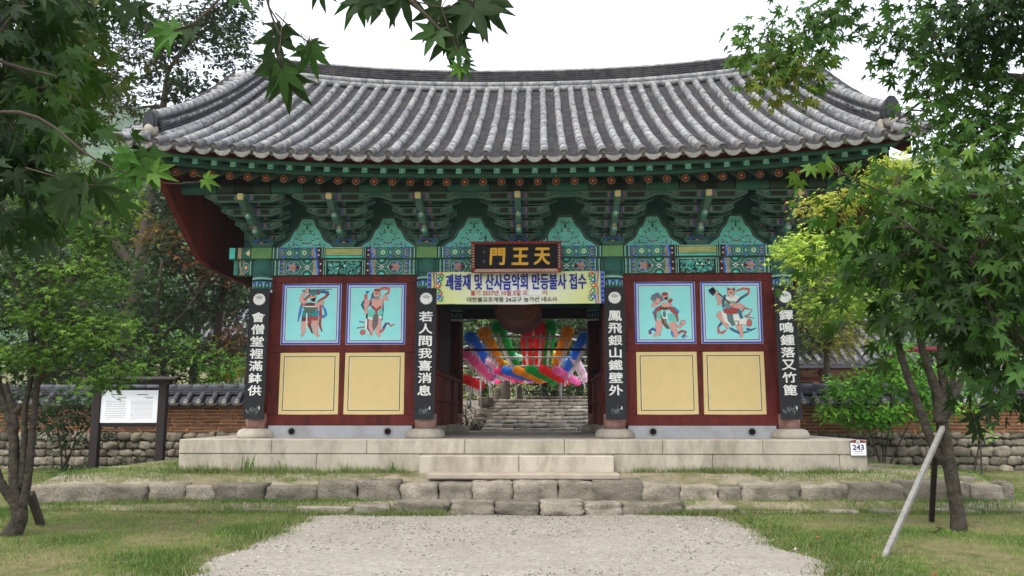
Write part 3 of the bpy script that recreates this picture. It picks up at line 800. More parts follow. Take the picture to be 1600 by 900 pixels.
# ------------------------------------------------------------------ bracket sets under the eaves
def block(mb, x, y, z, w, h, col, top=None):
    """flared bearing block: narrow foot, wide head"""
    a, b = w * 0.36, w * 0.5
    d0, d1 = a, b
    zm = z + h * 0.5
    vs = []
    for q, zz in ((a, z), (b, zm), (b, z + h)):
        vs += [(x - q, y - q, zz), (x + q, y - q, zz), (x + q, y + q, zz), (x - q, y + q, zz)]
    fs = [(3, 2, 1, 0), (8, 9, 10, 11)]
    for r_ in (0, 4):
        for k in range(4):
            fs.append((r_ + k, r_ + (k + 1) % 4, r_ + 4 + (k + 1) % 4, r_ + 4 + k))
    mb.add(vs, fs, col)
    return mb
def lateral(h, z0, z1, y, shade):
    mb = MB()
    c = P['dull'] if shade == 0 else P['dull2']
    prof = [(-h, z1), (-h, z1 - 0.05), (-h + 0.05, z1 - 0.075), (-h + 0.14, z0 + 0.025), (-h + 0.22, z0), (h - 0.22, z0), (h - 0.14, z0 + 0.025), (h - 0.05, z1 - 0.075), (h, z1 - 0.05), (h, z1)]
    mb.prism(prof, 'xz', y - 0.055, y + 0.055, c)
    f = y - 0.055
    low = prof[1:-1]
    mb.fstroke([(p[0] * 0.985, p[1] + 0.006) for p in low], 0.009, f, 1, P['line'])
    mb.fstroke([(p[0] * 0.965, p[1] + 0.017) for p in low], 0.008, f, 1, P['black'])
    mb.frect(-h + 0.02, h - 0.02, z1 - 0.012, z1 - 0.004, f, 1, P['line'])
    for s_ in (-1, 1):
        mb.frect(*sorted((s_ * 0.09, s_ * 0.12)), z0 + 0.02, z1 - 0.014, f, 2, P['blue'])
        mb.frect(*sorted((s_ * 0.12, s_ * 0.14)), z0 + 0.02, z1 - 0.014, f, 2, P['rose'])
        mb.frect(*sorted((s_ * 0.14, s_ * 0.15)), z0 + 0.02, z1 - 0.014, f, 2, P['black'])
        mb.frect(*sorted((s_ * 0.15, s_ * 0.16)), z0 + 0.02, z1 - 0.014, f, 2, P['mint'])
        cx, cz = s_ * (h - 0.16), (z0 + z1) / 2 + 0.02
        mb.frect(*sorted((s_ * 0.2, s_ * (h - 0.24))), z0 + 0.03, z1 - 0.03, f, 1, P['dgreen'] if shade else lin('3a3a34'))
        mb.fstroke([(cx + 0.035 * math.cos(t * 0.8), cz + 0.022 * math.sin(t * 0.8)) for t in range(7)], 0.009, f, 2, P['sand'])
    return mb
PROJ = []
def projecting(tip, z0, rise):
    mb = MB()
    t = -tip
    prof = [(0.35, z0), (0.35, z0 + 0.12), (t * 0.55, z0 + 0.12), (t * 0.8, z0 + 0.125 + rise * 0.4), (t - 0.02, z0 + 0.12 + rise), (t, z0 + 0.10 + rise),
            (t * 0.93, z0 + 0.03 + rise * 0.5), (t * 0.8, z0 - 0.02), (t * 0.68, z0 - 0.01), (t * 0.6, z0)]
    mb.prism(prof[::-1], 'yz', -0.055, 0.055, P['dull'])
    for s_ in (-1, 1):
        x = s_ * 0.0565
        for i, (yy, zz) in enumerate(((t * 0.9, z0 + 0.06 + rise * 0.5), (t * 0.75, z0 + 0.05), (t * 0.6, z0 + 0.06), (t * 0.42, z0 + 0.06))):
            n = 10
            vs = [(x, yy + 0.035 * math.cos(2 * PI * k / n), zz + 0.03 * math.sin(2 * PI * k / n)) for k in range(n)] + [(x, yy + 0.024 * math.cos(2 * PI * k / n), zz + 0.02 * math.sin(2 * PI * k / n)) for k in range(n)]
            mb.add(vs, [(k, (k + 1) % n, n + (k + 1) % n, n + k) for k in range(n)], P['sand'])
    return mb
def bud(tip, z, small):
    mb = MB()
    if small:
        mb.cbox(-0.055, 0.055, -tip - 0.06, -tip + 0.04, z - 0.05, z + 0.06, 0.012, P['cream'])
        return mb
    for cz, r, c, sq in ((z + 0.055, 0.055, P['sand'], 1.15),):
        n, m = 10, 6
        prof = [(r * math.sin(PI * (i + 0.5) / m), -r * sq * math.cos(PI * (i + 0.5) / m)) for i in range(m)]
        mb.lathe(prof, (0, -tip - 0.005, cz), n, c)
    n = 14
    yy = -tip - 0.045
    vs = [(0.066 * math.cos(2 * PI * k / n), yy + 0.08, z - 0.03 + 0.066 * math.sin(2 * PI * k / n)) for k in range(n)] + [(0.06 * math.cos(2 * PI * k / n), yy, z - 0.03 + 0.06 * math.sin(2 * PI * k / n)) for k in range(n)]
    mb.add(vs, [(k, (k + 1) % n, n + (k + 1) % n, n + k) for k in range(n)] + [tuple(range(n, 2 * n))], P['mid'], True)
    mb.fdisc(0, z - 0.03, 0.045, 0.045, yy, 1, P['mint'], 12); mb.fdisc(0, z - 0.03, 0.034, 0.034, yy, 2, P['green'], 12); mb.fdisc(0, z - 0.03, 0.018, 0.018, yy, 3, P['white'], 8)
    return mb
STEP = (0.0, -0.42, -0.84, -1.26)
TZ = (0.17, 0.34, 0.51, 0.68)
bm_ = {}
mb = MB(); block(mb, 0, 0, 0, 0.46, 0.17, P['dull'])
f = -0.23
mb.frect(-0.22, 0.22, 0.09, 0.165, f, 1, P['green'])
for q, c, L in ((0.15, 'black', 2), (0.14, 'blue', 3), (0.10, 'black', 4), (0.09, 'dgreen', 5)):
    mb.flat([(q * 1.25 * math.cos(PI * k / 10), 0.088 + q * 0.5 * math.sin(PI * k / 10)) for k in range(11)], f, L, P[c])
mb.flat([(-0.05, 0.088), (0.05, 0.088), (0, 0.12)], f, 6, P['orange']); mb.flat([(-0.02, 0.088), (0.02, 0.088), (0, 0.105)], f, 7, P['cream'])
bm_['base_block'] = mb.mesh('base_block', 'dancheong')
lat_defs = [(0, 0, 0.42), (1, 0, 0.50), (1, 1, 0.46), (2, 1, 0.62), (2, 2, 0.58), (3, 2, 0.74), (3, 3, 0.74)]
lat_mesh = [lateral(h, TZ[k] - 0.025, TZ[k] + 0.115, STEP[s], (k + s) % 2).mesh('lateral_arm', 'dancheong') for k, s, h in lat_defs]
proj_defs = [(0.66, 0.17, 0.05), (1.08, 0.34, 0.07), (1.50, 0.51, 0.10)]
proj_mesh = [projecting(*d).mesh('projecting_arm', 'dancheong') for d in proj_defs]
bud_mesh = [bud(0.62, 0.27, False).mesh('lotus_bud', 'dancheong'), bud(1.04, 0.47, False).mesh('lotus_bud', 'dancheong'), bud(1.46, 0.70, True).mesh('lotus_bud', 'dancheong')]
mb = block(MB(), 0, 0, 0, 0.15, 0.06, P['green']); mb.frect(-0.068, 0.068, 0.034, 0.056, -0.075, 1, P['mint']); mb.frect(-0.06, 0.06, 0.038, 0.053, -0.075, 2, P['dgreen'])
small_mesh = mb.mesh('small_block', 'dancheong')
BRX = (-5.1, -3.46, -1.82, 0.0, 1.82, 3.46, 5.1)
for bx in BRX:
    e = empty('bracket_set', gate, (bx, 0, BEAM2))
    link('base_block', bm_['base_block'], e)
    for (k, s, h), me in zip(lat_defs, lat_mesh):
        link('lateral_arm', me, e)
        if k < 3:
            for q in (-h + 0.08, h - 0.08):
                link('small_block', small_mesh, e, (q, STEP[s], TZ[k] + 0.11))
    for me in proj_mesh: link('projecting_arm', me, e)
    for me in bud_mesh: link('lotus_bud', me, e)
# the board wall behind them with the painted cloud-shaped fields
MB().box(-5.55, 5.55, 0.06, 0.12, BEAM2, 6.45, P['dull2']).build('bracket_wall', 'dancheong', gate)
half = [(0.64, 0.0), (0.60, 0.07), (0.53, 0.12), (0.43, 0.17), (0.37, 0.23), (0.335, 0.31), (0.29, 0.39), (0.215, 0.45), (0.18, 0.52), (0.155, 0.58), (0.12, 0.64)]
def cloud(mb, cx, sc, y, L, col, zoff):
    pts = [(cx + p[0] * sc, BEAM2 + 0.004 + p[1] * sc + zoff) for p in half]
    pts = pts + [(2 * cx - p[0], p[1]) for p in reversed(pts)]
    mb.flat(pts, y, L, col)
for a, b in zip(BRX[:-1], BRX[1:]):
    cx = (a + b) / 2; y = 0.055; ws = (b - a) / 1.68
    mb = MB()
    pts = [(cx + p[0] * ws, BEAM2 + 0.002 + p[1] * 1.04) for p in half]
    pts = pts + [(2 * cx - p[0], p[1]) for p in reversed(pts)]
    mb.prism(pts[::-1], 'xz', y, 0.062, P['grey'])
    def CL(s_, L, c, dz=0.0):
        q = [(cx + p[0] * ws * s_, BEAM2 + 0.003 + p[1] * (1.04 - (1 - s_) * 0.55)) for p in half]
        mb.flat(q + [(2 * cx - p[0], p[1]) for p in reversed(q)], y, L, P[c])
    CL(0.955, 1, 'black'); CL(0.92, 2, 'green'); CL(0.90, 3, 'cloud')
    for s_ in (-1, 1):
        for (u, v, a0, q) in ((0.06, 0.50, 0.6, 0.03), (0.10, 0.40, 2.4, 0.035), (0.07, 0.32, 0.2, 0.03), (0.17, 0.30, 1.2, 0.04), (0.13, 0.22, 2.8, 0.035), (0.22, 0.20, 0.4, 0.04), (0.10, 0.14, 1.6, 0.03), (0.30, 0.12, 2.2, 0.04), (0.20, 0.08, 0.9, 0.035), (0.38, 0.07, 1.8, 0.035)):
            pp = [(cx + s_ * (u + q * math.cos(a0 + t * 0.55)), BEAM2 + v + q * 0.8 * math.sin(a0 + t * 0.55)) for t in range(6)]
            mb.fstroke(pp, [0.004, 0.012, 0.018, 0.018, 0.012, 0.004], y, 5, lin('1e4c4a'))
        for (u, v) in ((0.045, 0.38), (0.15, 0.245), (0.12, 0.10), (0.27, 0.15), (0.36, 0.12), (0.08, 0.555), (0.24, 0.10)):
            mb.fdisc(cx + s_ * u, BEAM2 + v, 0.014, 0.018, y, 6, P['rose'], 8)
        for (u, v) in ((0.03, 0.24), (0.055, 0.20), (0.02, 0.17)):
            mb.fdisc(cx + s_ * u, BEAM2 + v, 0.013, 0.013, y, 6, P['mint'], 8)
    mb.fstroke([(cx - 0.06, BEAM2 + 0.145), (cx, BEAM2 + 0.125), (cx + 0.06, BEAM2 + 0.145)], [0.012, 0.026, 0.012], y, 6, lin('c23a38'))
    mb.flat([(cx - 0.02, BEAM2 + 0.42), (cx + 0.02, BEAM2 + 0.42), (cx, BEAM2 + 0.58)], y, 6, lin('1e4c4a'))
    mb.build('cloud_panel', 'dancheong', gate)

# ------------------------------------------------------------------ roof
RW = 6.68
def lift(x, t=0.0):
    return (abs(x) / 6.3) ** 2.4 * (0.27 + 0.16 * t)
def surf(x, t):
    return Vector((x, -2.9 - 0.14 * (abs(x) / 6.4) ** 3 * (1 - t) + 5.5 * t, 5.80 + 3.35 * (0.77 * t + 0.23 * t * t) + lift(x, t)))
def frame(x, t):
    p = surf(x, t)
    v = (surf(x, min(t + 0.01, 1.02)) - surf(x, t - 0.01)).normalized()
    u = (surf(x + 0.05, t) - surf(x - 0.05, t)).normalized()
    n = u.cross(v).normalized()
    u = v.cross(n).normalized()
    M = Matrix((u, v, n)).transposed()
    return p, M
roof = empty('roof', gate)
# boards under the tiles, front and back slope
mb = MB()
NX, NT = 40, 14
for face in (0, 1):
    for back in (0, 1):
        vs, fs = [], []
        for j in range(NT + 1):
            for i in range(NX + 1):
                p = surf(-RW + 0.1 + (2 * RW - 0.2) * i / NX, 0.035 + 0.975 * j / NT)
                z = p.z - (0.05 if face == 0 else 0.17)
                vs.append((p.x, p.y if not back else 5.4 - p.y, z))
        for j in range(NT):
            for i in range(NX):
                q = (j * (NX + 1) + i, j * (NX + 1) + i + 1, (j + 1) * (NX + 1) + i + 1, (j + 1) * (NX + 1) + i)
                fs.append(q if (face + back) % 2 == 0 else q[::-1])
        mb.add(vs, fs, lin('3a3836') if face == 0 else lin('4f7466'), True)
mb.build('roof_boards', 'paint', roof)
# trough tiles: one broad mass of thin overlapping courses
rr = random.Random(11)
NR = 42; PITCHX = 0.325
rows = [(-NR / 2 + 0.5 + i) * PITCHX for i in range(NR)]
gaps = [(-NR / 2 + i) * PITCHX for i in range(NR + 1)]
V, T = [], []
NC = 52; SEG = 6
arr = np.linspace(-1, 1, SEG + 1)
for gx in gaps:
    for k in range(NC):
        t0 = k / NC * 0.985 + rr.uniform(-0.002, 0.002); t1 = min(t0 + 2.2 / NC, 1.0)
        o = len(V)
        up = 0.028 + rr.uniform(-0.004, 0.006)
        hw = 0.155 + rr.uniform(-0.006, 0.006)
        for tt, dz in ((t0, up - 0.022), (t0, up), (t1, 0.0)):
            c = surf(gx, tt)
            for s_ in arr:
                V.append((c.x + s_ * hw, c.y, c.z + dz + 0.055 * s_ * s_ - 0.03))
        for a in (0, 1):
            for i in range(SEG):
                p = o + a * (SEG + 1) + i; q = p + SEG + 1
                T.append((p, p + 1, q + 1)); T.append((p, q + 1, q))
tag(np_mesh('trough_tiles', np.array(V), np.array(T), None, 'tile_dark', roof), kind='stuff')
# cover tiles
TL = 0.42
def cover_mesh(name, L, r0, r1, n=9, disc=False):
    mb = MB()
    vs, fs = [], []
    ring = [(PI * k / (n - 1)) for k in range(n)]
    secs = [(0.0, r0), (0.018, r0), (L, r1)]
    for y, r in secs:
        vs.append((r, y, -0.05))
        for w in ring: vs.append((r * math.cos(w), y, r * math.sin(w)))
        vs.append((-r, y, -0.05))
    m = n + 2
    for a in range(len(secs) - 1):
        for i in range(m - 1):
            fs.append((a * m + i, a * m + i + 1, (a + 1) * m + i + 1, (a + 1) * m + i))
    mb.add(vs, fs, smooth=True)
    ri = r0 * 0.82
    vs2 = [(r0, 0, -0.05)] + [(r0 * math.cos(w), 0, r0 * math.sin(w)) for w in ring] + [(-r0, 0, -0.05)]
    vs2 += [(ri, 0.0, -0.05)] + [(ri * math.cos(w), 0.0, ri * math.sin(w)) for w in ring] + [(-ri, 0.0, -0.05)]
    mb.add(vs2, [(i + 1, i, m + i, m + i + 1) for i in range(m - 1)])
    if disc:
        n2 = 18; R = r0 + 0.006; zc = -0.005
        def ringv(r, y): return [(r * math.cos(2 * PI * k / n2), y, zc + r * math.sin(2 * PI * k / n2)) for k in range(n2)]
        prof = [(R, 0.02), (R, -0.022), (R * 0.86, -0.022), (R * 0.84, -0.010), (R * 0.45, -0.012), (R * 0.42, -0.020), (R * 0.12, -0.022)]
        vs = []
        for r, y in prof: vs += ringv(r, y)
        fs = []
        for a in range(len(prof) - 1):
            for k in range(n2):
                fs.append((a * n2 + (k + 1) % n2, a * n2 + k, (a + 1) * n2 + k, (a + 1) * n2 + (k + 1) % n2))
        fs.append(tuple((len(prof) - 1) * n2 + k for k in range(n2 - 1, -1, -1)))
        mb.add(vs, fs)
    return mb
cover = cover_mesh('cover_tile', TL * 1.03, 0.072, 0.068).mesh('cover_tile', 'tile')
cover_end = cover_mesh('eave_disc_tile', TL * 1.03, 0.076, 0.068, disc=True).mesh('eave_disc_tile', 'tile_end')
NTILE = 16
far = MB()
for x in rows:
    for k in range(NTILE):
        t = k / NTILE * 0.99
        p, M = frame(x, t + 0.001)
        jr = Matrix.Rotation(rr.uniform(-0.02, 0.02), 3, 'Z')
        off = M @ Vector((rr.uniform(-0.004, 0.004), 0, 0.035 + rr.uniform(-0.003, 0.003)))
        if k == 0:
            link('eave_disc_tile', cover_end, roof, p + off, (M @ jr).to_euler())
        elif k <= 7:
            link('cover_tile', cover, roof, p + off, (M @ jr).to_euler())
        else:
            X = Matrix.Translation(p + off) @ (M @ jr).to_4x4()
            far.xf = X
            ring = [PI * q / 6 for q in range(7)]
            vs = []
            for y, r in ((0, 0.072), (TL * 1.02, 0.068)):
                vs += [(r, y, -0.05)] + [(r * math.cos(w), y, r * math.sin(w)) for w in ring] + [(-r, y, -0.05)]
            g = rr.uniform(0.8, 1.2)
            far.add(vs, [(i, i + 1, 9 + i + 1, 9 + i) for i in range(8)], smooth=True)
tag(far.build('upper_cover_tiles', 'tile', roof), kind='stuff')
# drip tiles hanging between the round ends
mb = MB()
n = 11
top = [(-0.125 + 0.25 * k / (n - 1), 0.035 * ((2 * k / (n - 1)) - 1) ** 2 - 0.01) for k in range(n)]
bot = [(-0.135 + 0.27 * k / (n - 1), -0.095 + 0.075 * abs((2 * k / (n - 1)) - 1) ** 2.2 + (0.006 if k % 2 else 0)) for k in range(n)]
mb.prism(bot + top[::-1], 'xz', -0.02, 0.012)
mb.fstroke([(p[0] * 0.93, p[1] * 0.86) for p in bot], 0.010, -0.02, 4, P['grey'])
drip = mb.mesh('eave_drip_tile', 'tile_drip')
for gx in gaps:
    if abs(gx) > RW - 0.05: continue
    p, M = frame(gx, 0.0)
    link('eave_drip_tile', drip, roof, p + Vector((0, -0.02, -0.015)), (0.18, 0, math.atan2(M[1][0], M[0][0]) * 0.5))

# ridge: two rounded courses, flat courses of thin tile, and a cover course on top
def ridge_pt(x):
    return Vector((x, 2.7, 9.17 + (abs(x) / 6.3) ** 2.3 * 0.46))
def stack(mb, path, width, courses, ch, rnd, plen=0.42, z0=0.0, taper=0.0):
    """courses of thin flat tile pieces laid along a path (list of points)"""
    L = [0.0]
    for a, b in zip(path[:-1], path[1:]): L.append(L[-1] + (b - a).length)
    def P_(s):
        s = min(max(s, 0), L[-1])
        for i in range(len(L) - 1):
            if s <= L[i + 1]:
                f_ = (s - L[i]) / (L[i + 1] - L[i]); return path[i].lerp(path[i + 1], f_)
        return path[-1]
    for c in range(courses):
        s = -rnd.uniform(0, plen)
        while s < L[-1]:
            e_ = s + plen * rnd.uniform(0.8, 1.2)
            a, b = P_(s), P_(e_)
            if (b - a).length > 0.05:
                d = (b - a).normalized()
                sd = Vector((0, 0, 1)).cross(d).normalized()
                up = d.cross(sd).normalized()
                M = Matrix((d, sd, up)).transposed().to_4x4()
                mb.xf = Matrix.Translation(a + up * (z0 + c * ch)) @ M
                w = width * (1 - taper * c) + rnd.uniform(-0.012, 0.012)
                l = (b - a).length - 0.006
                sag = rnd.uniform(0.0, 0.006)
                mb.box(0.003, l, -w / 2, w / 2, 0.004 + sag, ch - 0.006, (0.5, 0.5, 0.5))
            s = e_
    mb.xf = None
rpath = [ridge_pt(-6.15 + 12.3 * k / 40) for k in range(41)]
mb = MB(); stack(mb, rpath, 0.30, 7, 0.05, rr, 0.42, 0.10, 0.015)
mb.box(-0.1, 0.1, 2.62, 2.78, 9.0, 9.1)
tag(mb.build('ridge_courses', 'tile_dark', roof), kind='stuff')
mb = MB()
for r_, dy, dz in ((0.075, -0.14, 0.0), (0.065, -0.15, 0.105), (0.075, 0.14, 0.0)):
    for k in range(30):
        a = ridge_pt(-6.15 + 12.3 * k / 30); b = ridge_pt(-6.15 + 12.3 * (k + 1) / 30)
        mb.tube([a + Vector((0.003, dy, dz)), b + Vector((-0.003, dy, dz))], [r_ * 1.03, r_ * 0.97], 10, (0.5, 0.5, 0.5))
for k in range(30):
    a = ridge_pt(-6.15 + 12.3 * k / 30); b = ridge_pt(-6.15 + 12.3 * (k + 1) / 30)
    mb.tube([a + Vector((0.003, 0, 0.46)), b + Vector((-0.003, 0, 0.46))], [0.078, 0.072], 10, (0.5, 0.5, 0.5))
tag(mb.build('ridge_round_tiles', 'tile', roof), kind='stuff')
# descending ridges along both gable edges, with their end tiles
for s_ in (-1, 1):
    path = [surf(s_ * 6.12, 0.985 - 0.915 * k / 24) + Vector((s_ * 0.12 * (k / 24) ** 1.5, 0, 0.06 + 0.02 * (k / 24) ** 4)) for k in range(25)]
    e = MB()
    stack(e, path, 0.30, 5, 0.048, rr, 0.42, 0.07, 0.02)
    e = tag(e.build('descending_ridge', 'tile_dark', roof), kind='stuff')
    mb = MB()
    for off, r_ in ((Vector((-s_ * 0.17, 0, 0.0)), 0.07), (Vector((-s_ * 0.1, 0, 0.22)), 0.05)):
        for a, b in zip(path[:-1], path[1:]):
            mb.tube([a + off, b + off - (b - a) * 0.012], [r_ * 0.97, r_ * 1.03], 9)
    for a, b in zip(path[:-1], path[1:]):
        mb.tube([a + Vector((0, 0, 0.36)), b + Vector((0, 0, 0.36)) - (b - a) * 0.012], [0.088, 0.094], 10)
    tag(mb.build('descending_cover_tiles', 'tile', roof), kind='stuff')
    # horseshoe end tile standing up at the foot, lump of white mortar under it
    end = path[-1]
    mb = MB()
    hs = [(-0.17, -0.02), (-0.18, 0.12), (-0.13, 0.26), (-0.05, 0.34), (0.05, 0.34), (0.13, 0.26), (0.18, 0.12), (0.17, -0.02)]
    mb.prism(hs, 'xz', -0.03, 0.02); mb.prism([(p[0] * 0.8, 0.02 + p[1] * 0.8) for p in hs], 'xz', -0.045, -0.03)
    o = mb.build('ridge_end_tile', 'black_tile', roof); o.location = end + Vector((0, -0.14, 0.12)); o.rotation_euler = (0.05, 0, s_ * 0.3); o.scale = (0.95, 1, 1.05) if s_ > 0 else (0.8, 1, 0.8)
    mb = MB()
    n2, m2 = 12, 7
    prof = [(0.12 * math.sin(PI * (i + 0.5) / m2) ** 0.8, -0.12 * math.cos(PI * (i + 0.5) / m2)) for i in range(m2)]
    mb.lathe(prof, (0, -0.1, 0.06), n2); mb.cbox(-0.2, -0.12, -0.12, 0.06, -0.1, 0.1, 0.02); mb.cbox(-0.12, 0.14, -0.06, 0.1, -0.12, 0.02, 0.02)
    o = mb.build('mortar_lump', 'mortar', roof); o.location = end
    # short tiles laid outwards over the gable edge
    mb = MB()
    for k in range(17):
        t = 0.03 + 0.93 * k / 16
        a = surf(s_ * 6.2, t) + Vector((0, 0, 0.10)); b = surf(s_ * 6.80, t) + Vector((0, 0, 0.01))
        mb.tube([a, b], [0.08, 0.088], 10)
    tag(mb.build('gable_edge_tiles', 'tile', roof), kind='stuff')
    # bargeboard and hanging gable boards
    mb = MB(); xo = s_ * 6.50
    ts = [0.06 + 0.94 * k / 20 for k in range(21)]
    pts = [surf(6.4, t) for t in ts]
    for back in (0, 1):
        for a, b in zip(pts[:-1], pts[1:]):
            ya, yb = (a.y, b.y) if not back else (5.4 - a.y, 5.4 - b.y)
            x0, x1 = sorted((xo, xo + s_ * 0.06))
            vs = [(x, yy, zz) for x in (x0, x1) for yy, zz in ((ya, a.z - 0.42), (yb, b.z - 0.42), (yb, b.z - 0.06), (ya, a.z - 0.06))]
            mb.add(vs, [(0, 1, 2, 3), (7, 6, 5, 4), (0, 4, 5, 1), (3, 2, 6, 7)])
    mb.build('bargeboard', 'red_wood', roof)
    def low(y):
        q = abs(y - 2.7)
        if q < 2.2: return 4.52
        if q < 3.0: return 4.52 + 0.10 * (q - 2.2) / 0.8
        return 4.62 + (q - 3.0) * 0.60
    n3 = 30
    ys = [-2.3 + 10.0 * k / n3 for k in range(n3 + 1)]
    for a, b in zip(ys[:-1], ys[1:]):                     # upright boards
        def top_(y):
            yy = y if y < 2.7 else 5.4 - y
            t = min(max((yy + 2.9) / 5.5, 0.03), 1); return surf(6.34, t).z - 0.15
        x0, x1 = sorted((s_ * 6.30, s_ * 6.36))
        la, lb = low(a), low(b)
        MB().prism([(a + 0.002, la), (b - 0.002, lb), (b - 0.002, top_(b)), (a + 0.002, top_(a))], 'yz', x0, x1).build('gable_board', 'red_wood', roof)
    # facing strip along the lower edge
    mb = MB()
    x0, x1 = sorted((s_ * 6.27, s_ * 6.39))
    for a, b in zip(ys[:-1], ys[1:]):
        vs = [(x, yy, zz) for x in (x0, x1) for yy, zz in ((a, low(a) - 0.03), (b, low(b) - 0.03), (b, low(b) + 0.03), (a, low(a) + 0.03))]
        mb.add(vs, [(0, 1, 2, 3), (7, 6, 5, 4), (0, 4, 5, 1), (3, 2, 6, 7)])
    mb.build('gable_strip', 'red_wood', roof)

# ------------------------------------------------------------------ eaves: boards, flying rafters, round rafters, purlins
def strip(name, y, z, hy, hz, col, mat='dancheong', xr=6.36, flare=0.14, n=36):
    mb = MB(); vs = []
    for k in range(n + 1):
        x = -xr + 2 * xr * k / n
        yy = y - flare * (abs(x) / 6.4) ** 3; zz = z + lift(x)
        vs += [(x, yy - hy, zz - hz), (x, yy + hy, zz - hz), (x, yy + hy, zz + hz), (x, yy - hy, zz + hz)]
    fs = []
    for k in range(n):
        for q in range(4):
            fs.append((4 * k + q, 4 * k + (q + 1) % 4, 4 * k + 4 + (q + 1) % 4, 4 * k + 4 + q)[::-1])
    fs += [(0, 1, 2, 3), tuple(4 * n + q for q in (3, 2, 1, 0))]
    mb.add(vs, fs, col)
    return mb.build(name, mat, gate)
strip('eave_board', -2.62, 5.795, 0.05, 0.045, P['maroon'], 'red_wood')
strip('eave_green_board', -2.50, 5.752, 0.10, 0.012, P['green'])
strip('rafter_cover_board', -1.95, 5.765, 0.10, 0.03, P['green'])
strip('outer_purlin_board', -1.26, 5.585, 0.045, 0.05, P['dull'], flare=0.0, xr=6.28)
# flying rafters (square) and rafters (round), each its own piece
mb = MB()
mb.prism([(0, -0.06), (1.3, 0.33), (1.3, 0.46), (0, 0.06)][::-1], 'yz', -0.05, 0.05, P['green'])
mb.frect(-0.05, 0.05, -0.06, 0.06, 0, 1, P['mint']); mb.frect(-0.042, 0.042, -0.052, 0.052, 0, 2, P['teal'])
mb.fdisc(0, 0, 0.03, 0.03, 0, 3, P['dgreen'], 10); mb.fdisc(0, 0, 0.024, 0.024, 0, 4, P['white'], 10); mb.fdisc(0, 0, 0.01, 0.01, 0, 5, P['green'], 8)
fly = mb.mesh('flying_rafter', 'dancheong')
mb = MB()
mb.tube([(0, 0, 0), (0, 2.2, 1.0)], 0.068, 12, lin('4a5a4a'))
n = 12
for r_, c, L in ((0.07, 'sand', 1), (0.06, 'maroon', 2), (0.050, 'orange', 3)):
    mb.fdisc(0, 0, r_, r_, -0.032, L, P[c], 14)
for k in range(6):
    w = 2 * PI * k / 6
    mb.fdisc(0.03 * math.cos(w), 0.03 * math.sin(w), 0.017, 0.017, -0.032, 4, lin('8f4632'), 8)
mb.fdisc(0, 0, 0.014, 0.014, -0.032, 5, P['cream'], 8)
mb.tube([(0, -0.032, 0), (0, 0.02, 0.01)], 0.07, 12, lin('7a4632'), cap=False)
raf = mb.mesh('rafter', 'dancheong')
for i in range(39):
    x = (i - 19) * PITCHX
    fl = 0.14 * (abs(x) / 6.4) ** 3
    link('flying_rafter', fly, gate, (x, -2.45 - fl, 5.705 + lift(x)))
    if abs(x) < 6.2:
        link('rafter', raf, gate, (x + 0.05, -1.85 - fl * 0.6, 5.655 + lift(x) * 0.85))
# dark boards between the flying rafters, set back
strip('flying_rafter_stop', -2.2, 5.80, 0.02, 0.06, P['dgreen'])
mb = MB()
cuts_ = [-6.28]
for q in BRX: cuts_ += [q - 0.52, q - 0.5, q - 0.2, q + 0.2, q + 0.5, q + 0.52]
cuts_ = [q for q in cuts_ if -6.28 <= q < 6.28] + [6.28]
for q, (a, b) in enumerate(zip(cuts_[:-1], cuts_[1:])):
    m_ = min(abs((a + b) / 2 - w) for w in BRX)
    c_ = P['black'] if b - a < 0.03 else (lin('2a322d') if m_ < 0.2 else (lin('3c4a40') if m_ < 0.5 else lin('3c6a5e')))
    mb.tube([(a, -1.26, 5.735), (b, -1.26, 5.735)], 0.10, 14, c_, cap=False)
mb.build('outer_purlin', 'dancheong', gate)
for y, z in ((0.0, 6.45), (5.4, 6.45), (2.7, 8.7)):
    MB().tube([(-6.28, y, z), (6.28, y, z)], 0.15, 12, P['dgreen']).build('purlin', 'dancheong', gate)
# ------------------------------------------------------------------ writing: pillar boards, name board, banner, number plate, notice board
def gl(x, y, z=0.0):
    return GROT @ Vector((x, y, z))
FACE = (PI / 2, 0, 0)
WHITE = lin('e9e7e0')
def lotus(mb, x, z, r, y):
    n = 36
    mb.flat([(x + r * (1.0 if k % 2 else 0.86) * math.cos(2 * PI * k / n), z + r * 0.95 * (1.0 if k % 2 else 0.86) * math.sin(2 * PI * k / n)) for k in range(n)], y, 0, WHITE)
    for k in range(7):
        w = PI * (0.15 + 0.7 * k / 6)
        mb.fstroke([(x + 0.1 * r * math.cos(w), z + 0.1 * r), (x + 0.55 * r * math.cos(w), z + 0.1 * r + 0.5 * r * math.sin(w))], [0.002, 0.010], y, 1, lin('4f6a5c'))
    mb.fstroke([(x - 0.62 * r, z + 0.45 * r), (x - 0.3 * r, z + 0.1 * r), (x + 0.3 * r, z + 0.1 * r), (x + 0.62 * r, z + 0.45 * r)], 0.006, y, 1, lin('70786f'))
boards = [(-5.1, '會僧堂裡滿鉢供', 'black pillar board of white characters ending with 供, on the corner column next to the notice board side', 0.006),
          (-1.82, '若人問我喜消息', 'black pillar board beginning with 若人, on the doorway column next to the swordsmen paintings', 0.004),
          (1.82, '鳳飛銀山鐵壁外', 'black pillar board beginning with 鳳飛, on the doorway column next to the axe painting wall', 0.004),
          (5.1, '鐸鳴鍾落又竹篦', 'black pillar board ending with 竹篦, on the corner column beside the leafy maple', -0.006)]
labels = ['tall black board with white characters on the corner column near the notice board',
          'tall black board with white characters on the doorway column beside the sword paintings',
          'tall black board with white characters on the doorway column beside the axe painting wall',
          'tall black board with white characters on the corner column beside the leafy maple']
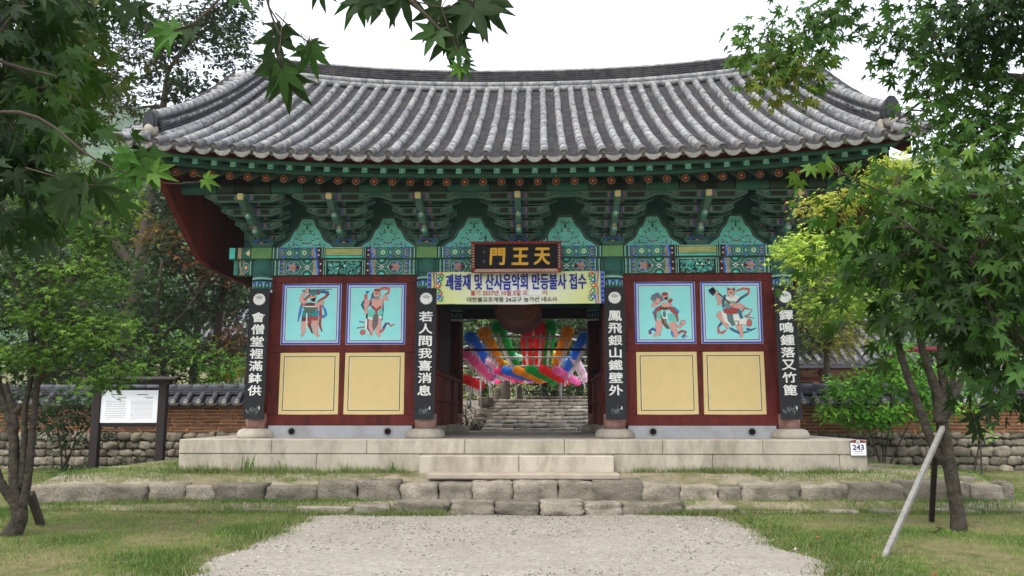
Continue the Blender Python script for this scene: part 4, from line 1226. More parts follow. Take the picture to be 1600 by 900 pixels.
for (x, txt, _, lean), lab in zip(boards, labels):
    b = thing('pillar_board', lab, 'sign', gl(x, -0.235), YAW, 'white lettered boards on the four front columns')
    b.rotation_euler = (0, lean, YAW)
    w = 0.195
    MB().cbox(-w, w, -0.045, 0.0, 1.475, 3.995, 0.006, lin('2b2b2e')).build('board', 'paint', b)
    mb = MB()
    for (a, c, z0, z1) in ((-w, -w + 0.012, 1.475, 3.995), (w - 0.012, w, 1.475, 3.995), (-w, w, 1.475, 1.487), (-w, w, 3.983, 3.995)):
        mb.cbox(a, c, -0.052, -0.0451, z0, z1, 0.002, lin('38383b'))
    mb.build('edging', 'paint', b)
    mb = MB(); lotus(mb, 0.0, 3.79, 0.128, -0.0475); mb.build('lotus_mark', 'paint', b)
    for k, ch in enumerate(txt):
        me = text_mesh(ch, None, 0.190, 0.022, 'paint', WHITE, 0.0)
        xs = [v.co.x for v in me.vertices]; ww = max(xs) - min(xs)
        if True:
            s_ = min(1.35, 0.265 / ww)
            for v in me.vertices: v.co.x *= s_
        o = link('character', me, b, (0.0, -0.0482, 3.44 - k * 0.236), FACE)
        o.rotation_euler = (PI / 2, rg.uniform(-0.04, 0.04), 0)
    # a faint brush drawing of a plant at the foot
    mb = MB(); r = random.Random(int(x * 10))
    for k in range(14):
        a0 = r.uniform(0.3, 2.4); q = r.uniform(0.04, 0.13)
        xx, zz = r.uniform(-0.1, 0.05), 1.55 + r.uniform(0, 0.1)
        mb.fstroke([(xx, zz), (xx + q * 0.6 * math.cos(a0), zz + q * 0.7 * math.sin(a0)), (xx + q * math.cos(a0 - 0.3), zz + q * math.sin(a0 - 0.3))], [0.004, 0.009, 0.003], -0.0475, k % 4 * 0.4, lin('8b9490') if k % 3 else lin('5d6a66'))
    mb.frect(0.095, 0.115, 1.66, 1.72, -0.0475, 3, WHITE)
    mb.build('brush_drawing', 'paint', b)

# name board over the doorway, leaning forward
nb = thing('name_board', 'black name board with three gold characters in a red frame above the doorway', 'sign', gl(-0.05, -0.50, 4.25), YAW)
nb.rotation_euler = (math.radians(10), 0, YAW)
W2, H2 = 0.86, 0.60
MB().cbox(-W2 + 0.06, W2 - 0.06, 0.02, 0.05, 0.06, H2 - 0.04, 0.004, lin('17161c')).build('panel', 'paint', nb)
fr = MB()
for poly in ([(-W2, 0), (W2, 0), (W2 - 0.07, 0.085), (-W2 + 0.07, 0.085)], [(-W2, H2), (-W2 + 0.07, H2 - 0.05), (W2 - 0.07, H2 - 0.05), (W2, H2)],
             [(-W2, 0), (-W2 + 0.07, 0.085), (-W2 + 0.07, H2 - 0.05), (-W2, H2)], [(W2, 0), (W2, H2), (W2 - 0.07, H2 - 0.05), (W2 - 0.07, 0.085)]):
    fr.prism(poly, 'xz', -0.02, 0.05, lin('7a2a26'))
fo = fr.build('frame', 'paint', nb)
mb = MB()
mb.flat([(-W2 + 0.05, 0.022), (W2 - 0.05, 0.022), (W2 - 0.085, 0.07), (-W2 + 0.085, 0.07)], -0.0205, 0, lin('b9a594'))
r = random.Random(5)
for k in range(70):
    x = -W2 + 0.09 + (2 * W2 - 0.18) * k / 69
    mb.fstroke([(x - 0.008, 0.028 + r.uniform(0, .01)), (x + 0.008, 0.064 - r.uniform(0, .012))], 0.007, -0.0205, 1 + k % 2, lin('7a2f2a') if k % 3 else lin('4f7a5e'))
for s_ in (-1, 1):
    for k in range(18):
        z = 0.09 + (H2 - 0.16) * k / 17
        mb.fdisc(s_ * (W2 - 0.036), z, 0.016, 0.012, -0.0205, k % 2, lin('b9a594') if k % 2 else lin('2f5f52'), 8)
for k in range(40):
    x = -W2 + 0.08 + (2 * W2 - 0.16) * k / 39
    mb.fdisc(x, H2 - 0.026, 0.012, 0.010, -0.0205, k % 2, lin('9a4a3c') if k % 2 else lin('4a2426'), 8)
mb.build('frame_pattern', 'paint', fo)
for ch, x in (('門', -0.36), ('王', 0.07), ('天', 0.49)):
    me = text_mesh(ch, 0.29 if ch != '王' else 0.30, 0.31, 0.03, 'paint', lin('d9a53a'), 0.06, 0.0)
    link('character', me, nb, (x, 0.016, 0.315), FACE)
for ch, z in (('海', 0.40), ('眼', 0.22)):
    me = text_mesh(ch, 0.05, 0.06, 0.0, 'paint', lin('77706c'))
    link('seal_character', me, nb, (-0.62, 0.017, z), FACE)
for s_ in (-1, 1):
    MB().tube([(s_ * 0.6, 0.05, H2 - 0.05), (s_ * 0.6, 0.36, H2 + 0.12)], 0.012, 6).build('hanging_rod', 'dark_wood', nb)

# festival banner strung across under the name board
ban = thing('festival_banner', 'pale yellow cloth banner with blue Korean lettering stretched over the doorway', 'banner', gl(0.0, -0.247, 0), YAW)
BX0, BX1, BZ0, BZ1 = -1.79, 1.65, 3.685, 4.315
NXB, NZB = 90, 14
def bw(x, z):                                     # slack of the cloth
    u = (x - BX0) / (BX1 - BX0); v = (z - BZ0) / (BZ1 - BZ0)
    k = min(max((1.56 - abs(x)) / 0.25, 0.0), 1.0)
    return -k * 0.03 + k * -0.022 * math.sin(u * 9 + 1) * (1 - 0.6 * v) - k * 0.012 * math.sin(u * 21 + v * 3) - k * 0.008 * math.sin(u * 5 - v * 7)
def drape(o):                                     # let print and lettering follow the slack cloth
    me = o.data
    for q in me.vertices:
        if o.rotation_euler.x > 1:
            q.co.z -= bw(q.co.x + o.location.x, q.co.y + o.location.z)
        else:
            q.co.y += bw(q.co.x, q.co.z)
vs, fs, cs = [], [], []
for j in range(NZB + 1):
    for i in range(NXB + 1):
        x = BX0 + (BX1 - BX0) * i / NXB; z = BZ0 + (BZ1 - BZ0) * j / NZB
        vs.append((x, bw(x, z), z + 0.012 * math.sin(PI * i / NXB) * (-1)))
mb = MB()
yel, pal = np.array(lin('edf2a6')), np.array(lin('fbfbf8'))
for j in range(NZB):
    for i in range(NXB):
        u = abs((i + 0.5) / NXB - 0.5) * 2
        k = min(max((u - 0.1) / 0.75, 0), 1)
        vv = abs((j + 0.5) / NZB - 0.55) * 0.9
        k = min(1, k + vv * 0.35)
        fs.append(((j * (NXB + 1) + i, j * (NXB + 1) + i + 1, (j + 1) * (NXB + 1) + i + 1, (j + 1) * (NXB + 1) + i), tuple(pal * (1 - k) + yel * k)))
o_ = len(mb.v); mb.v += vs
for f_, c in fs: mb.f.append(f_); mb.c.append(c); mb.sm.append(True)
mb.build('cloth', 'cloth', ban)
YB = -0.012
for s_, xe in ((1, BX0), (-1, BX1)):
    mb = MB()
    def X(q): return xe + s_ * q * 0.72
    mb.frect(*sorted((X(0.012), X(0.11))), BZ0, BZ1, YB, 0, lin('2f46b4'))
    for k in range(7):
        z = BZ0 + 0.04 + k * 0.09
        mb.fstroke([(X(0.02), z), (X(0.06), z + 0.04), (X(0.10), z)], 0.010, YB, 1, lin('aac2f4'))
        mb.fstroke([(X(0.02), z + 0.05), (X(0.06), z + 0.02), (X(0.10), z + 0.05)], 0.007, YB, 2, lin('aac2f4'))
    for q, w, c in ((0.13, 0.03, 'e8e0a0'), (0.155, 0.03, '3fa060'), (0.18, 0.03, 'e07a50'), (0.205, 0.03, 'eec0c0'), (0.235, 0.03, '5a8ad0')):
        pts = [(X(q + 0.05 * math.sin(PI * (t / 10)) ** 2 * (1 if t > 5 else 0.4)), BZ0 + 0.002 + (BZ1 - BZ0 - 0.004) * t / 10) for t in range(11)]
        mb.fstroke(pts, w, YB, 3, lin(c))
    r = random.Random(8)
    for (q, z, a, b, c) in ((0.31, 0.55, 0.06, 0.05, '2f9a4c'), (0.36, 0.60, 0.05, 0.03, 'd2503c'), (0.30, 0.47, 0.05, 0.06, '3a6fd0'), (0.37, 0.50, 0.045, 0.05, '2f9a4c'), (0.29, 0.36, 0.06, 0.06, 'e06a3a'),
                            (0.34, 0.40, 0.04, 0.05, '2f9a4c'), (0.31, 0.25, 0.05, 0.06, '3fae5a'), (0.36, 0.21, 0.045, 0.05, 'd2503c'), (0.31, 0.13, 0.06, 0.05, '3a6fd0'), (0.37, 0.09, 0.05, 0.05, '2f9a4c'), (0.42, 0.56, 0.03, 0.04, '3fae5a'), (0.41, 0.13, 0.03, 0.04, '3fae5a')):
        mb.fdisc(X(q), BZ0 + z * 0.98 , a + 0.01, b + 0.008, YB, 5, lin('f0ead0'), 10); mb.fdisc(X(q), BZ0 + z * 0.98, a, b, YB, 6 + r.random(), lin(c), 10)
        mb.fdisc(X(q) - 0.01, BZ0 + z * 0.98, a * 0.4, b * 0.4, YB, 8, lin('f3e6c8'), 8)
    mb.build('printed_border', 'cloth', ban)
link('lettering', text_mesh('괘불재 및 산사음악회 만등불사 접수', 2.72, 0.30, 0.02, 'cloth', lin('2c3aa6')), ban, (-0.07, YB - 0.006, 4.11), FACE)
link('lettering', text_mesh('불기 2557년 10월 5일 오', 1.10, 0.105, 0.012, 'cloth', lin('c8485a')), ban, (-0.39, YB - 0.006, 3.895), FACE)
link('lettering', text_mesh('시', 0.09, 0.10, 0.012, 'cloth', lin('c8485a')), ban, (0.49, YB - 0.006, 3.895), FACE)
MB().frect(0.19, 0.43, 3.845, 3.95, YB - 0.006, 0, lin('f6f5f2')).build('white_patch', 'cloth', ban)
link('lettering', text_mesh('대한불교조계종 24교구 능가산 내소사', 1.74, 0.095, 0.010, 'cloth', lin('23252c')), ban, (-0.14, YB - 0.006, 3.765), FACE)
for o_ in list(ban.children):
    if o_.name.split('.')[0] in ('printed_border', 'lettering', 'white_patch'): drape(o_)
for x0, x1 in ((BX0, -1.9), (BX1, 1.9)):
    for z in (BZ0 + 0.02, BZ1 - 0.01):
        MB().tube([(x0, -0.01, z), (x1, 0.05, z + 0.01)], 0.004, 5).build('cord', 'dark_wood', ban)

# small number plate on the platform corner
npl = thing('number_plate', 'small white plate numbered 243 on the end of the granite platform', 'sign', gl(5.94, -1.2, 0.995), YAW)
mb = MB()
arch = [(-0.14, -0.135), (0.14, -0.135), (0.14, 0.09)] + [(0.14 * math.cos(PI * k / 10), 0.09 + 0.055 * math.sin(PI * k / 10)) for k in range(1, 10)] + [(-0.14, 0.09)]
mb.prism(arch, 'xz', -0.018, -0.002, lin('35305a')); mb.flat([(p[0] * 0.95, p[1] * 0.965) for p in arch], -0.018, 1, lin('ecebea'))
mb.build('plate', 'clean_paint', npl)
mb = MB()
mb.flat([(-0.133, 0.085), (0.133, 0.085)] + [(0.133 * math.cos(PI * k / 10), 0.087 + 0.05 * math.sin(PI * k / 10)) for k in range(1, 10)], -0.0205, 0, lin('7a3028'))
mb.fdisc(0, 0.105, 0.043, 0.043, -0.0205, 1, lin('2b2a44')); mb.fdisc(0, 0.105, 0.034, 0.034, -0.0205, 2, WHITE); mb.flat([(-0.018, 0.09), (0.018, 0.09), (0.0, 0.13)], -0.0205, 3, lin('2b2a44'))
mb.build('emblem', 'clean_paint', npl)
link('number', text_mesh('243', 0.19, 0.088, 0.03, 'clean_paint', lin('34346a')), npl, (0, -0.0205, 0.008), FACE)
mb = MB()
for k in range(5): mb.frect(-0.06 + k * 0.026, -0.042 + k * 0.026, -0.072, -0.056, -0.0205, 0, lin('6a6a80'))
mb.frect(-0.1, 0.1, -0.098, -0.094, -0.0205, 0, lin('8a8a9a')); mb.build('small_print', 'clean_paint', npl)

# wooden notice board by the wall
nbp = Vector((-8.45, 18.6, -0.254))
nt_ = thing('notice_board', 'white printed notice board between dark posts with a small roof', 'sign', nbp, math.radians(3))
nt_.scale = (1.18, 1.18, 1.18)
for sx in (-1, 1):
    MB().cbox(sx * 0.60 - 0.075, sx * 0.60 + 0.075, -0.075, 0.075, 0.46, 2.16, 0.01, lin('2f2926')).build('post', 'paint', nt_)
    mb = MB().cbox(sx * 0.60 - 0.10, sx * 0.60 + 0.10, -0.10, 0.10, 0.30, 0.50, 0.02); mb.build('concrete_foot', 'concrete', nt_)
MB().cbox(-0.55, 0.55, -0.03, 0.05, 1.31, 2.04, 0.006, lin('26211f')).build('backing', 'paint', nt_)
mb = MB().cbox(-0.52, 0.52, -0.045, -0.031, 1.385, 1.99, 0.003, lin('e9ecef')); mb.build('panel', 'clean_paint', nt_)
mb = MB(); r = random.Random(4)
for (x0, x1) in ((-0.43, -0.06), (0.03, 0.43)):
    ink = lin('6a6c70')
    mb.frect((x0 + x1) / 2 - 0.1, (x0 + x1) / 2 + 0.1, 1.90, 1.915, -0.0455, 0, lin('3a3c40'))
    mb.frect(x1 - 0.16, x1, 1.855, 1.865, -0.0455, 0, ink); mb.frect(x1 - 0.13, x1, 1.838, 1.846, -0.0455, 0, ink)
    n_ = 11 if x0 < 0 else 16
    for k in range(n_):
        z = 1.79 - k * (0.36 / n_); x = x0
        xe = x1 if k < n_ - 1 else x0 + 0.1
        while x < xe - 0.01:
            l = r.uniform(0.02, 0.06); mb.frect(x, min(x + l, xe), z - (0.008 if x0 < 0 else 0.005), z, -0.0455, 0, ink); x += l + 0.008
mb.build('print', 'clean_paint', nt_)
MB().cbox(-0.72, 0.72, -0.09, 0.09, 2.10, 2.20, 0.01, lin('2f2926')).build('top_beam', 'paint', nt_)
for s_ in (-1, 1):
    mb = MB(); mb.prism([(0, 2.235), (s_ * 0.22, 2.185), (s_ * 0.22, 2.2), (0, 2.25)][::s_], 'yz', -0.86, 0.86, lin('3a3230')); mb.build('roof_board', 'paint', nt_)
# ------------------------------------------------------------------ ground
from mathutils import noise as mnoise
def sstep(a, b, x):
    t = min(max((x - a) / (b - a), 0.0), 1.0); return t * t * (3 - 2 * t)
def lawn_z(x, y):
    z = 0.22 * sstep(12.5, 19.0, y) + 0.03 * mnoise.noise(Vector((x * 0.5, y * 0.5, 0)))
    if y > 21.0: z += 0.8 * sstep(21.6, 22.4, y)
    if y > 36: z += (y - 36) * 0.08
    pe = abs(x - 0.05) - 3.25
    if y < 14.0: z += 0.035 * sstep(0.0, 0.5, pe) - 0.03 * (1 - sstep(-0.4, 0.2, pe))
    return z
def grid_sheet(name, xs, ys, zf, mat, kind='structure'):
    V = np.array([(x, y, zf(x, y)) for y in ys for x in xs])
    nx = len(xs); T = []
    for j in range(len(ys) - 1):
        for i in range(nx - 1):
            a = j * nx + i
            T += [(a, a + 1, a + nx + 1), (a, a + nx + 1, a + nx)]
    o = np_mesh(name, V, np.array(T), None, mat, None, True)
    o['kind'] = kind
    return o
def ground_material(name, cols, scales, bump=0.5, bscale=60, bdist=0.02, speck=None):
    m = bpy.data.materials.new(name); m.use_nodes = True
    N, L = m.node_tree.nodes, m.node_tree.links
    bs = N['Principled BSDF']; bs.inputs['Roughness'].default_value = 0.95; bs.inputs['Specular IOR Level'].default_value = 0.1
    geo = N.new('ShaderNodeNewGeometry')
    cur = None
    for i, (c, sc) in enumerate(zip(cols, scales)):
        if cur is None:
            r = N.new('ShaderNodeRGB'); r.outputs[0].default_value = (*c, 1); cur = r.outputs[0]; continue
        n = N.new('ShaderNodeTexNoise'); n.inputs['Scale'].default_value = sc; n.inputs['Detail'].default_value = 6; n.inputs['Roughness'].default_value = 0.65
        L.new(geo.outputs['Position'], n.inputs['Vector'])
        mr = N.new('ShaderNodeMapRange'); mr.inputs['From Min'].default_value = 0.44; mr.inputs['From Max'].default_value = 0.62
        L.new(n.outputs['Fac'], mr.inputs['Value'])
        x = N.new('ShaderNodeMix'); x.data_type = 'RGBA'
        L.new(mr.outputs[0], x.inputs['Factor']); L.new(cur, x.inputs['A']); x.inputs['B'].default_value = (*c, 1)
        cur = x.outputs['Result']
    n = N.new('ShaderNodeTexNoise'); n.inputs['Scale'].default_value = bscale; n.inputs['Detail'].default_value = 5; n.inputs['Roughness'].default_value = 0.75
    L.new(geo.outputs['Position'], n.inputs['Vector'])
    mr = N.new('ShaderNodeMapRange'); mr.inputs['From Min'].default_value = 0.3; mr.inputs['From Max'].default_value = 0.7; mr.inputs['To Min'].default_value = 0.7; mr.inputs['To Max'].default_value = 1.25
    L.new(n.outputs['Fac'], mr.inputs['Value'])
    x = N.new('ShaderNodeMix'); x.data_type = 'RGBA'; x.blend_type = 'MULTIPLY'; x.inputs['Factor'].default_value = 1
    L.new(cur, x.inputs['A']); L.new(mr.outputs[0], x.inputs['B']); L.new(x.outputs['Result'], bs.inputs['Base Color'])
    b = N.new('ShaderNodeBump'); b.inputs['Strength'].default_value = bump; b.inputs['Distance'].default_value = bdist
    L.new(n.outputs['Fac'], b.inputs['Height']); L.new(b.outputs[0], bs.inputs['Normal'])
    MT[name] = m
    return m
ground_material('lawn_earth', [lin('64683c'), lin('77704e'), lin('4c5a2a'), lin('7d7256')], [0, 1.3, 0.8, 3.0], 0.7, 45, 0.03)
ground_material('gravel', [lin('9e988d'), lin('938d81'), lin('a49e93'), lin('868074')], [0, 0.35, 1.1, 22.0], 0.7, 120, 0.012)
ground_material('terrace_earth', [lin('8d836e'), lin('7d745c'), lin('9b917e'), lin('696846')], [0, 1.5, 0.9, 2.4], 0.6, 60, 0.02)
xs = sorted(set([-400, -200, -100, -60, -40] + [-30 + 1.0 * k for k in range(15)] + [-15 + 0.4 * k for k in range(76)] + [15 + k for k in range(16)] + [40, 60, 100, 200, 400]))
ys = sorted(set([-200, -60, -20, -8] + [-2 + 1.0 * k for k in range(8)] + [6 + 0.4 * k for k in range(43)] + [23 + 1.0 * k for k in range(24)] + [50, 60, 80, 120, 200, 400, 800]))
grid_sheet('ground', xs, ys, lawn_z, 'lawn_earth')
# gravel path with a ragged edge
def edge(y, s_):
    return s_ * (3.2 + 0.26 * mnoise.noise(Vector((y * 0.9, s_ * 7, 0))) + 0.12 * mnoise.noise(Vector((y * 4.0, s_ * 3, 1))) + 0.03 * (y - 10) * (1 if y < 12.5 else 0.6) + (0.22 * (1 - sstep(8.5, 11.5, y)) if s_ < 0 else 0.0)) + 0.05
V, T = [], []
ys2 = [-6 + 0.12 * k for k in range(164)]
NXP = 24
for y in ys2:
    a, b = edge(y, -1), edge(y, 1)
    for i in range(NXP + 1):
        x = a + (b - a) * i / NXP
        V.append((x, y, 0.008 + 0.012 * mnoise.noise(Vector((x * 0.8, y * 0.8, 5))) + (0.012 if 0 < i < NXP else -0.01)))
for j in range(len(ys2) - 1):
    for i in range(NXP):
        a = j * (NXP + 1) + i
        T += [(a, a + 1, a + NXP + 2), (a, a + NXP + 2, a + NXP + 1)]
np_mesh('gravel_path', np.array(V), np.array(T), None, 'gravel', None, True)['kind'] = 'structure'
# terrace between the kerb stones and the platform (narrowing towards it), the ledge before it, the yard behind
def quad_sheet(name, corners, n, m, zf, mat):
    (a, b, c, d) = [Vector((*p, 0)) for p in corners]          # front-left, front-right, back-right, back-left
    V, T = [], []
    for j in range(m + 1):
        for i in range(n + 1):
            p = a.lerp(b, i / n).lerp(d.lerp(c, i / n), j / m)
            V.append((p.x, p.y, zf(p.x, p.y, j / m)))
    for j in range(m):
        for i in range(n):
            q = j * (n + 1) + i; T += [(q, q + 1, q + n + 2), (q, q + n + 2, q + n + 1)]
    o = np_mesh(name, np.array(V), np.array(T), None, mat, None, True); o['kind'] = 'structure'
    return o
def terrace_z(x, y):
    return 0.36 + 0.21 * sstep(13.9, 14.7, y) + 0.02 * mnoise.noise(Vector((x, y, 3)))
tp = [(-7.85, 14.02), (8.1, 13.92), (6.75, 23.2), (-7.4, 23.2)]
quad_sheet('terrace', tp, 60, 24, lambda x, y, t: terrace_z(x, y), 'terrace_earth')
quad_sheet('ledge', [(-7.9, 13.42), (8.2, 13.40), (8.2, 14.1), (-7.9, 14.2)], 60, 3, lambda x, y, t: 0.185 + 0.02 * mnoise.noise(Vector((x * 2, y * 2, 8))) - 0.05 * sstep(4.0, 7.5, -x) - (0.22 if t == 0 else 0), 'terrace_earth')
quad_sheet('courtyard', [tuple(gl(-14, 6.6)[:2]), tuple(gl(14, 6.6)[:2]), tuple(gl(14, 22)[:2]), tuple(gl(-14, 22)[:2])], 20, 10, lambda x, y, t: 1.03, 'gravel')

# ------------------------------------------------------------------ stones
def rock_mesh(name, seed, n=4, power=4.0, rough=0.10, mat='wall_stone', size=(1, 1, 1)):
    """lumpy rounded block inside a box of the given size"""
    V, key, F = [], {}, []
    def vid(p):
        k = tuple(round(q, 4) for q in p)
        if k not in key:
            key[k] = len(V); V.append(p)
        return key[k]
    for ax in range(3):
        for s_ in (-1, 1):
            for i in range(n):
                for j in range(n):
                    q = []
                    for (di, dj) in ((0, 0), (1, 0), (1, 1), (0, 1)):
                        a, b = -1 + 2 * (i + di) / n, -1 + 2 * (j + dj) / n
                        p = [0, 0, 0]; p[ax] = s_; p[(ax + 1) % 3] = a; p[(ax + 2) % 3] = b
                        q.append(vid(tuple(p)))
                    F.append(tuple(q if s_ > 0 else q[::-1]))
    out = []
    for p in V:
        l = (abs(p[0]) ** power + abs(p[1]) ** power + abs(p[2]) ** power) ** (1 / power)
        v = Vector(p) / l
        d = 1 + rough * (mnoise.noise(v * 1.3 + Vector((seed * 7.1, 0, 0))) - 0.9 * abs(mnoise.noise(v * 2.3 + Vector((0, seed * 5.3, 0)))) + 0.45 * mnoise.noise(v * 5.1 + Vector((0, 0, seed * 3.3))) + 0.2)
        out.append((v.x * d * size[0] / 2, v.y * d * size[1] / 2, v.z * d * size[2] / 2))
    me = bpy.data.meshes.new(name); me.from_pydata(out, [], F); me.materials.append(MT[mat])
    me.polygons.foreach_set('use_smooth', np.ones(len(F), dtype=bool)); me.update()
    return me
r = random.Random(21)
kerb = thing('stone_kerb', 'rough kerb of big weathered stones holding the terrace', 'kerb')
x = -7.9
i = 0
cuts = []
while x < 8.1:
    w = r.uniform(0.34, 0.95) if abs(x) > 3 else r.uniform(0.55, 0.85)
    cuts.append((x, min(x + w, 8.15))); x += w + 0.004
for k, (a, b) in enumerate(cuts):
    h = r.uniform(0.25, 0.36) if abs(a) > 2.5 else r.uniform(0.31, 0.36); cx = (a + b) / 2
    me = rock_mesh('kerb_stone', 100 + k, 10, r.uniform(9, 26), 0.13, 'field_stone', (b - a + 0.01, r.uniform(0.42, 0.55), h + 0.12))
    o = link('kerb_stone', me, kerb, (cx, 14.12 - 0.006 * cx + r.uniform(-0.03, 0.03), 0.145 + h / 2 - 0.06 + r.uniform(-0.02, 0.015)), (r.uniform(-.03, .03), r.uniform(-.025, .025), r.uniform(-.05, .05)))
step = thing('stone_step', 'low sunken step of worn stones below the kerb', 'step')
x = -4.2; k = 0
while x < 8.3:
    w = r.uniform(0.55, 1.0); h = 0.22; cx = x + w / 2
    sink = 0.10 * sstep(2.0, 4.0, abs(cx - 0.1)) - (0.02 if abs(cx) < 1.7 else 0)
    me = rock_mesh('step_stone', 300 + k, 8, r.uniform(7, 18), 0.14, 'field_stone', (w, r.uniform(0.38, 0.5), h))
    link('step_stone', me, step, (cx, 13.60 - 0.004 * cx + r.uniform(-0.04, 0.04), 0.088 - sink + r.uniform(-0.02, 0.02)), (r.uniform(-.03, .03), r.uniform(-.03, .03), r.uniform(-.05, .05)))
    x += w + r.uniform(0.01, 0.05) + (r.uniform(0, 0.25) if cx > 4 else 0); k += 1
for s_, nm, lab in ((-1, 'a', 'line of flat stones edging the terrace towards the notice board'), (1, 'b', 'line of flat stones edging the terrace below the number plate')):
    t = thing('terrace_edging', lab, 'kerb', group='flat stone edgings at the terrace sides')
    for k in range(6):
        u = (k + 0.5) / 6
        px_, py_ = s_ * (7.75 - 1.35 * u), 14.35 + 1.2 * u + (0.1 if s_ < 0 else 0)
        me = rock_mesh('edging_stone', 500 + k + 10 * s_, 5, 5, 0.1, 'field_stone', (0.42, 0.30, 0.26))
        link('edging_stone', me, t, (px_, py_, 0.40 + 0.06 * u), (0, 0, -s_ * 0.85 + r.uniform(-.1, .1)))

# ------------------------------------------------------------------ boundary walls: field stone below, flat tiles in clay above, tiled cap
STONES = [rock_mesh('stone', 700 + k, 4, 2.8 + (k % 4) * 0.9, 0.24, 'wall_stone', (1, 1, 1)) for k in range(16)]
TILEB = []
for k in range(6):
    TILEB.append(MB().cbox(-0.5, 0.5, -0.5, 0.5, -0.5, 0.5, 0.06, jit=0.05, rg=r).mesh('wall_tile', 'wall_tile'))
capm = cover_mesh('cap_tile', 0.36, 0.07, 0.064).mesh('cap_tile', 'tile_wall')
n2, m2 = 10, 6
ball = MB().lathe([(0.062 * math.sin(PI * (i + 0.5) / m2), -0.062 * math.cos(PI * (i + 0.5) / m2)) for i in range(m2)], n=n2).mesh('mortar_ball', 'mortar')
def boundary_wall(x0, x1, label, zb, seed, vx0, vx1):
    r = random.Random(seed)
    yw = 5.0
    t = thing('boundary_wall', label, 'wall', gl(0, yw, 0), YAW, 'tile capped boundary walls beside the gate')
    zs, zt = 1.09, 1.82
    MB().box(x0, x1, -0.16, 0.20, zb - 0.3, zs).build('stone_core', 'dark_joint', t)
    MB().box(x0, x1, -0.185, 0.2, zs, zt).build('clay_core', 'clay', t)
    z = zb - 0.05
    while z < zs - 0.06:
        h = min(r.uniform(0.18, 0.27), zs - z + 0.02); x = vx0 - r.uniform(0, 0.3)
        while x < vx1:
            w = r.choice((r.uniform(0.15, 0.22), r.uniform(0.22, 0.34), r.uniform(0.30, 0.44)))
            o = link('stone', STONES[r.randrange(16)], t, (x + w / 2, -0.15 + r.uniform(-0.02, 0.01), z + h / 2 + r.uniform(-0.012, 0.012)), (r.choice((0, PI)), r.uniform(-.2, .2), 0), (w * 1.06, 0.24 + r.uniform(0, 0.06), h * r.uniform(0.92, 1.12)))
            x += w
        z += h
    z = zs + 0.02; c = 0
    while z < zt - 0.03:
        x = vx0 - r.uniform(0, 0.4)
        while x < vx1:
            w = r.uniform(0.32, 0.52)
            link('wall_tile', TILEB[r.randrange(6)], t, (x + w / 2, -0.165 + r.uniform(-0.008, 0.006), z + 0.022 + r.uniform(-0.004, 0.004)), (0, r.uniform(-.015, .015), 0), (w - 0.035, 0.09, 0.045))
            x += w
        z += 0.082
    # cap: boards, trough, cover tiles with mortar ends, ridge slabs
    MB().prism([(-0.33, zt), (0.37, zt), (0.02, zt + 0.30)][::-1], 'yz', x0, x1).build('cap_bed', 'tile_wall', t)
    x = vx0
    while x < vx1:
        link('cap_tile', capm, t, (x, -0.42, zt + 0.03), (0.66, 0, 0))
        link('mortar_ball', ball, t, (x, -0.425, zt + 0.045), (0, 0, 0), (1.1, 0.6, 1.1))
        x += 0.325
    mb = MB()
    xx = vx0 - 0.16
    n = 8
    while xx < vx1:                                  # hanging trough tile ends
        tp_ = [(xx + 0.30 * q / n - 0.15 + 0.165, zt + 0.005 + 0.04 * (2 * q / n - 1) ** 2) for q in range(n + 1)]
        bt_ = [(p[0], p[1] - 0.05) for p in tp_]
        mb.prism(bt_ + tp_[::-1], 'xz', -0.44, -0.10)
        xx += 0.325
    mb.build('cap_trough_tiles', 'tile_wall', t)['kind'] = 'stuff'
    mb = MB(); path = [Vector((vx0 + (vx1 - vx0) * q / 20, 0.02, zt + 0.24)) for q in range(21)]
    stack(mb, path, 0.34, 3, 0.055, r, 0.45, 0.0, 0.05)
    mb.build('cap_ridge_courses', 'tile_wall', t)['kind'] = 'stuff'
    mb = MB()
    for q in range(int((vx1 - vx0) / 0.4)):
        mb.tube([(vx0 + 0.4 * q, 0.02, zt + 0.42), (vx0 + 0.4 * q + 0.395, 0.02, zt + 0.42)], [0.085, 0.08], 9)
    mb.build('cap_ridge_tiles', 'tile_wall', t)['kind'] = 'stuff'
boundary_wall(-16, -5.1, 'boundary wall of stone and orange clay tiles behind the notice board', 0.15, 31, -13.7, -5.2)
boundary_wall(5.1, 16, 'boundary wall of stone and orange clay tiles behind the shrub and propped maple', 0.22, 32, 5.2, 13.3)

# ------------------------------------------------------------------ courtyard seen through the doorway
STAIRS = [rock_mesh('step_stone', 900 + k, 4, 4 + (k % 4) * 1.5, 0.18, 'stair', (1, 1, 1)) for k in range(16)]
stairs = thing('stone_stairway', 'broad stairway of rough stones climbing behind the gate', 'stairs', gl(0, 0), YAW)
r = random.Random(41)
SX0, SX1 = -1.25, 4.6
yy, zz = 9.0, 1.03
steps_ = [(0.125, 0.5)] * 3 + [(0.12, 0.0)] + [(0.135, 0.32)] * 5
yy = 9.0; zc = 1.03
lv = []
for k in range(3): lv.append((9.0 + 0.45 * k, 1.03 + 0.115 * k, 0.115))
for k in range(6): lv.append((11.4 + 0.30 * k, 1.375 + 0.115 * k, 0.115))
for (y0, z0, h) in lv:
    x = SX0 + r.uniform(-0.2, 0.0)
    while x < SX1:
        w = r.uniform(0.28, 0.75)
        link('step_stone', STAIRS[r.randrange(16)], stairs, (x + w / 2, y0 + 0.27, z0 + h / 2 - 0.005 + r.uniform(-.01, .01)), (r.choice((0, PI)), r.uniform(-.02, .02), 0), (w * 1.03, 0.62, h * 1.18))
        x += w
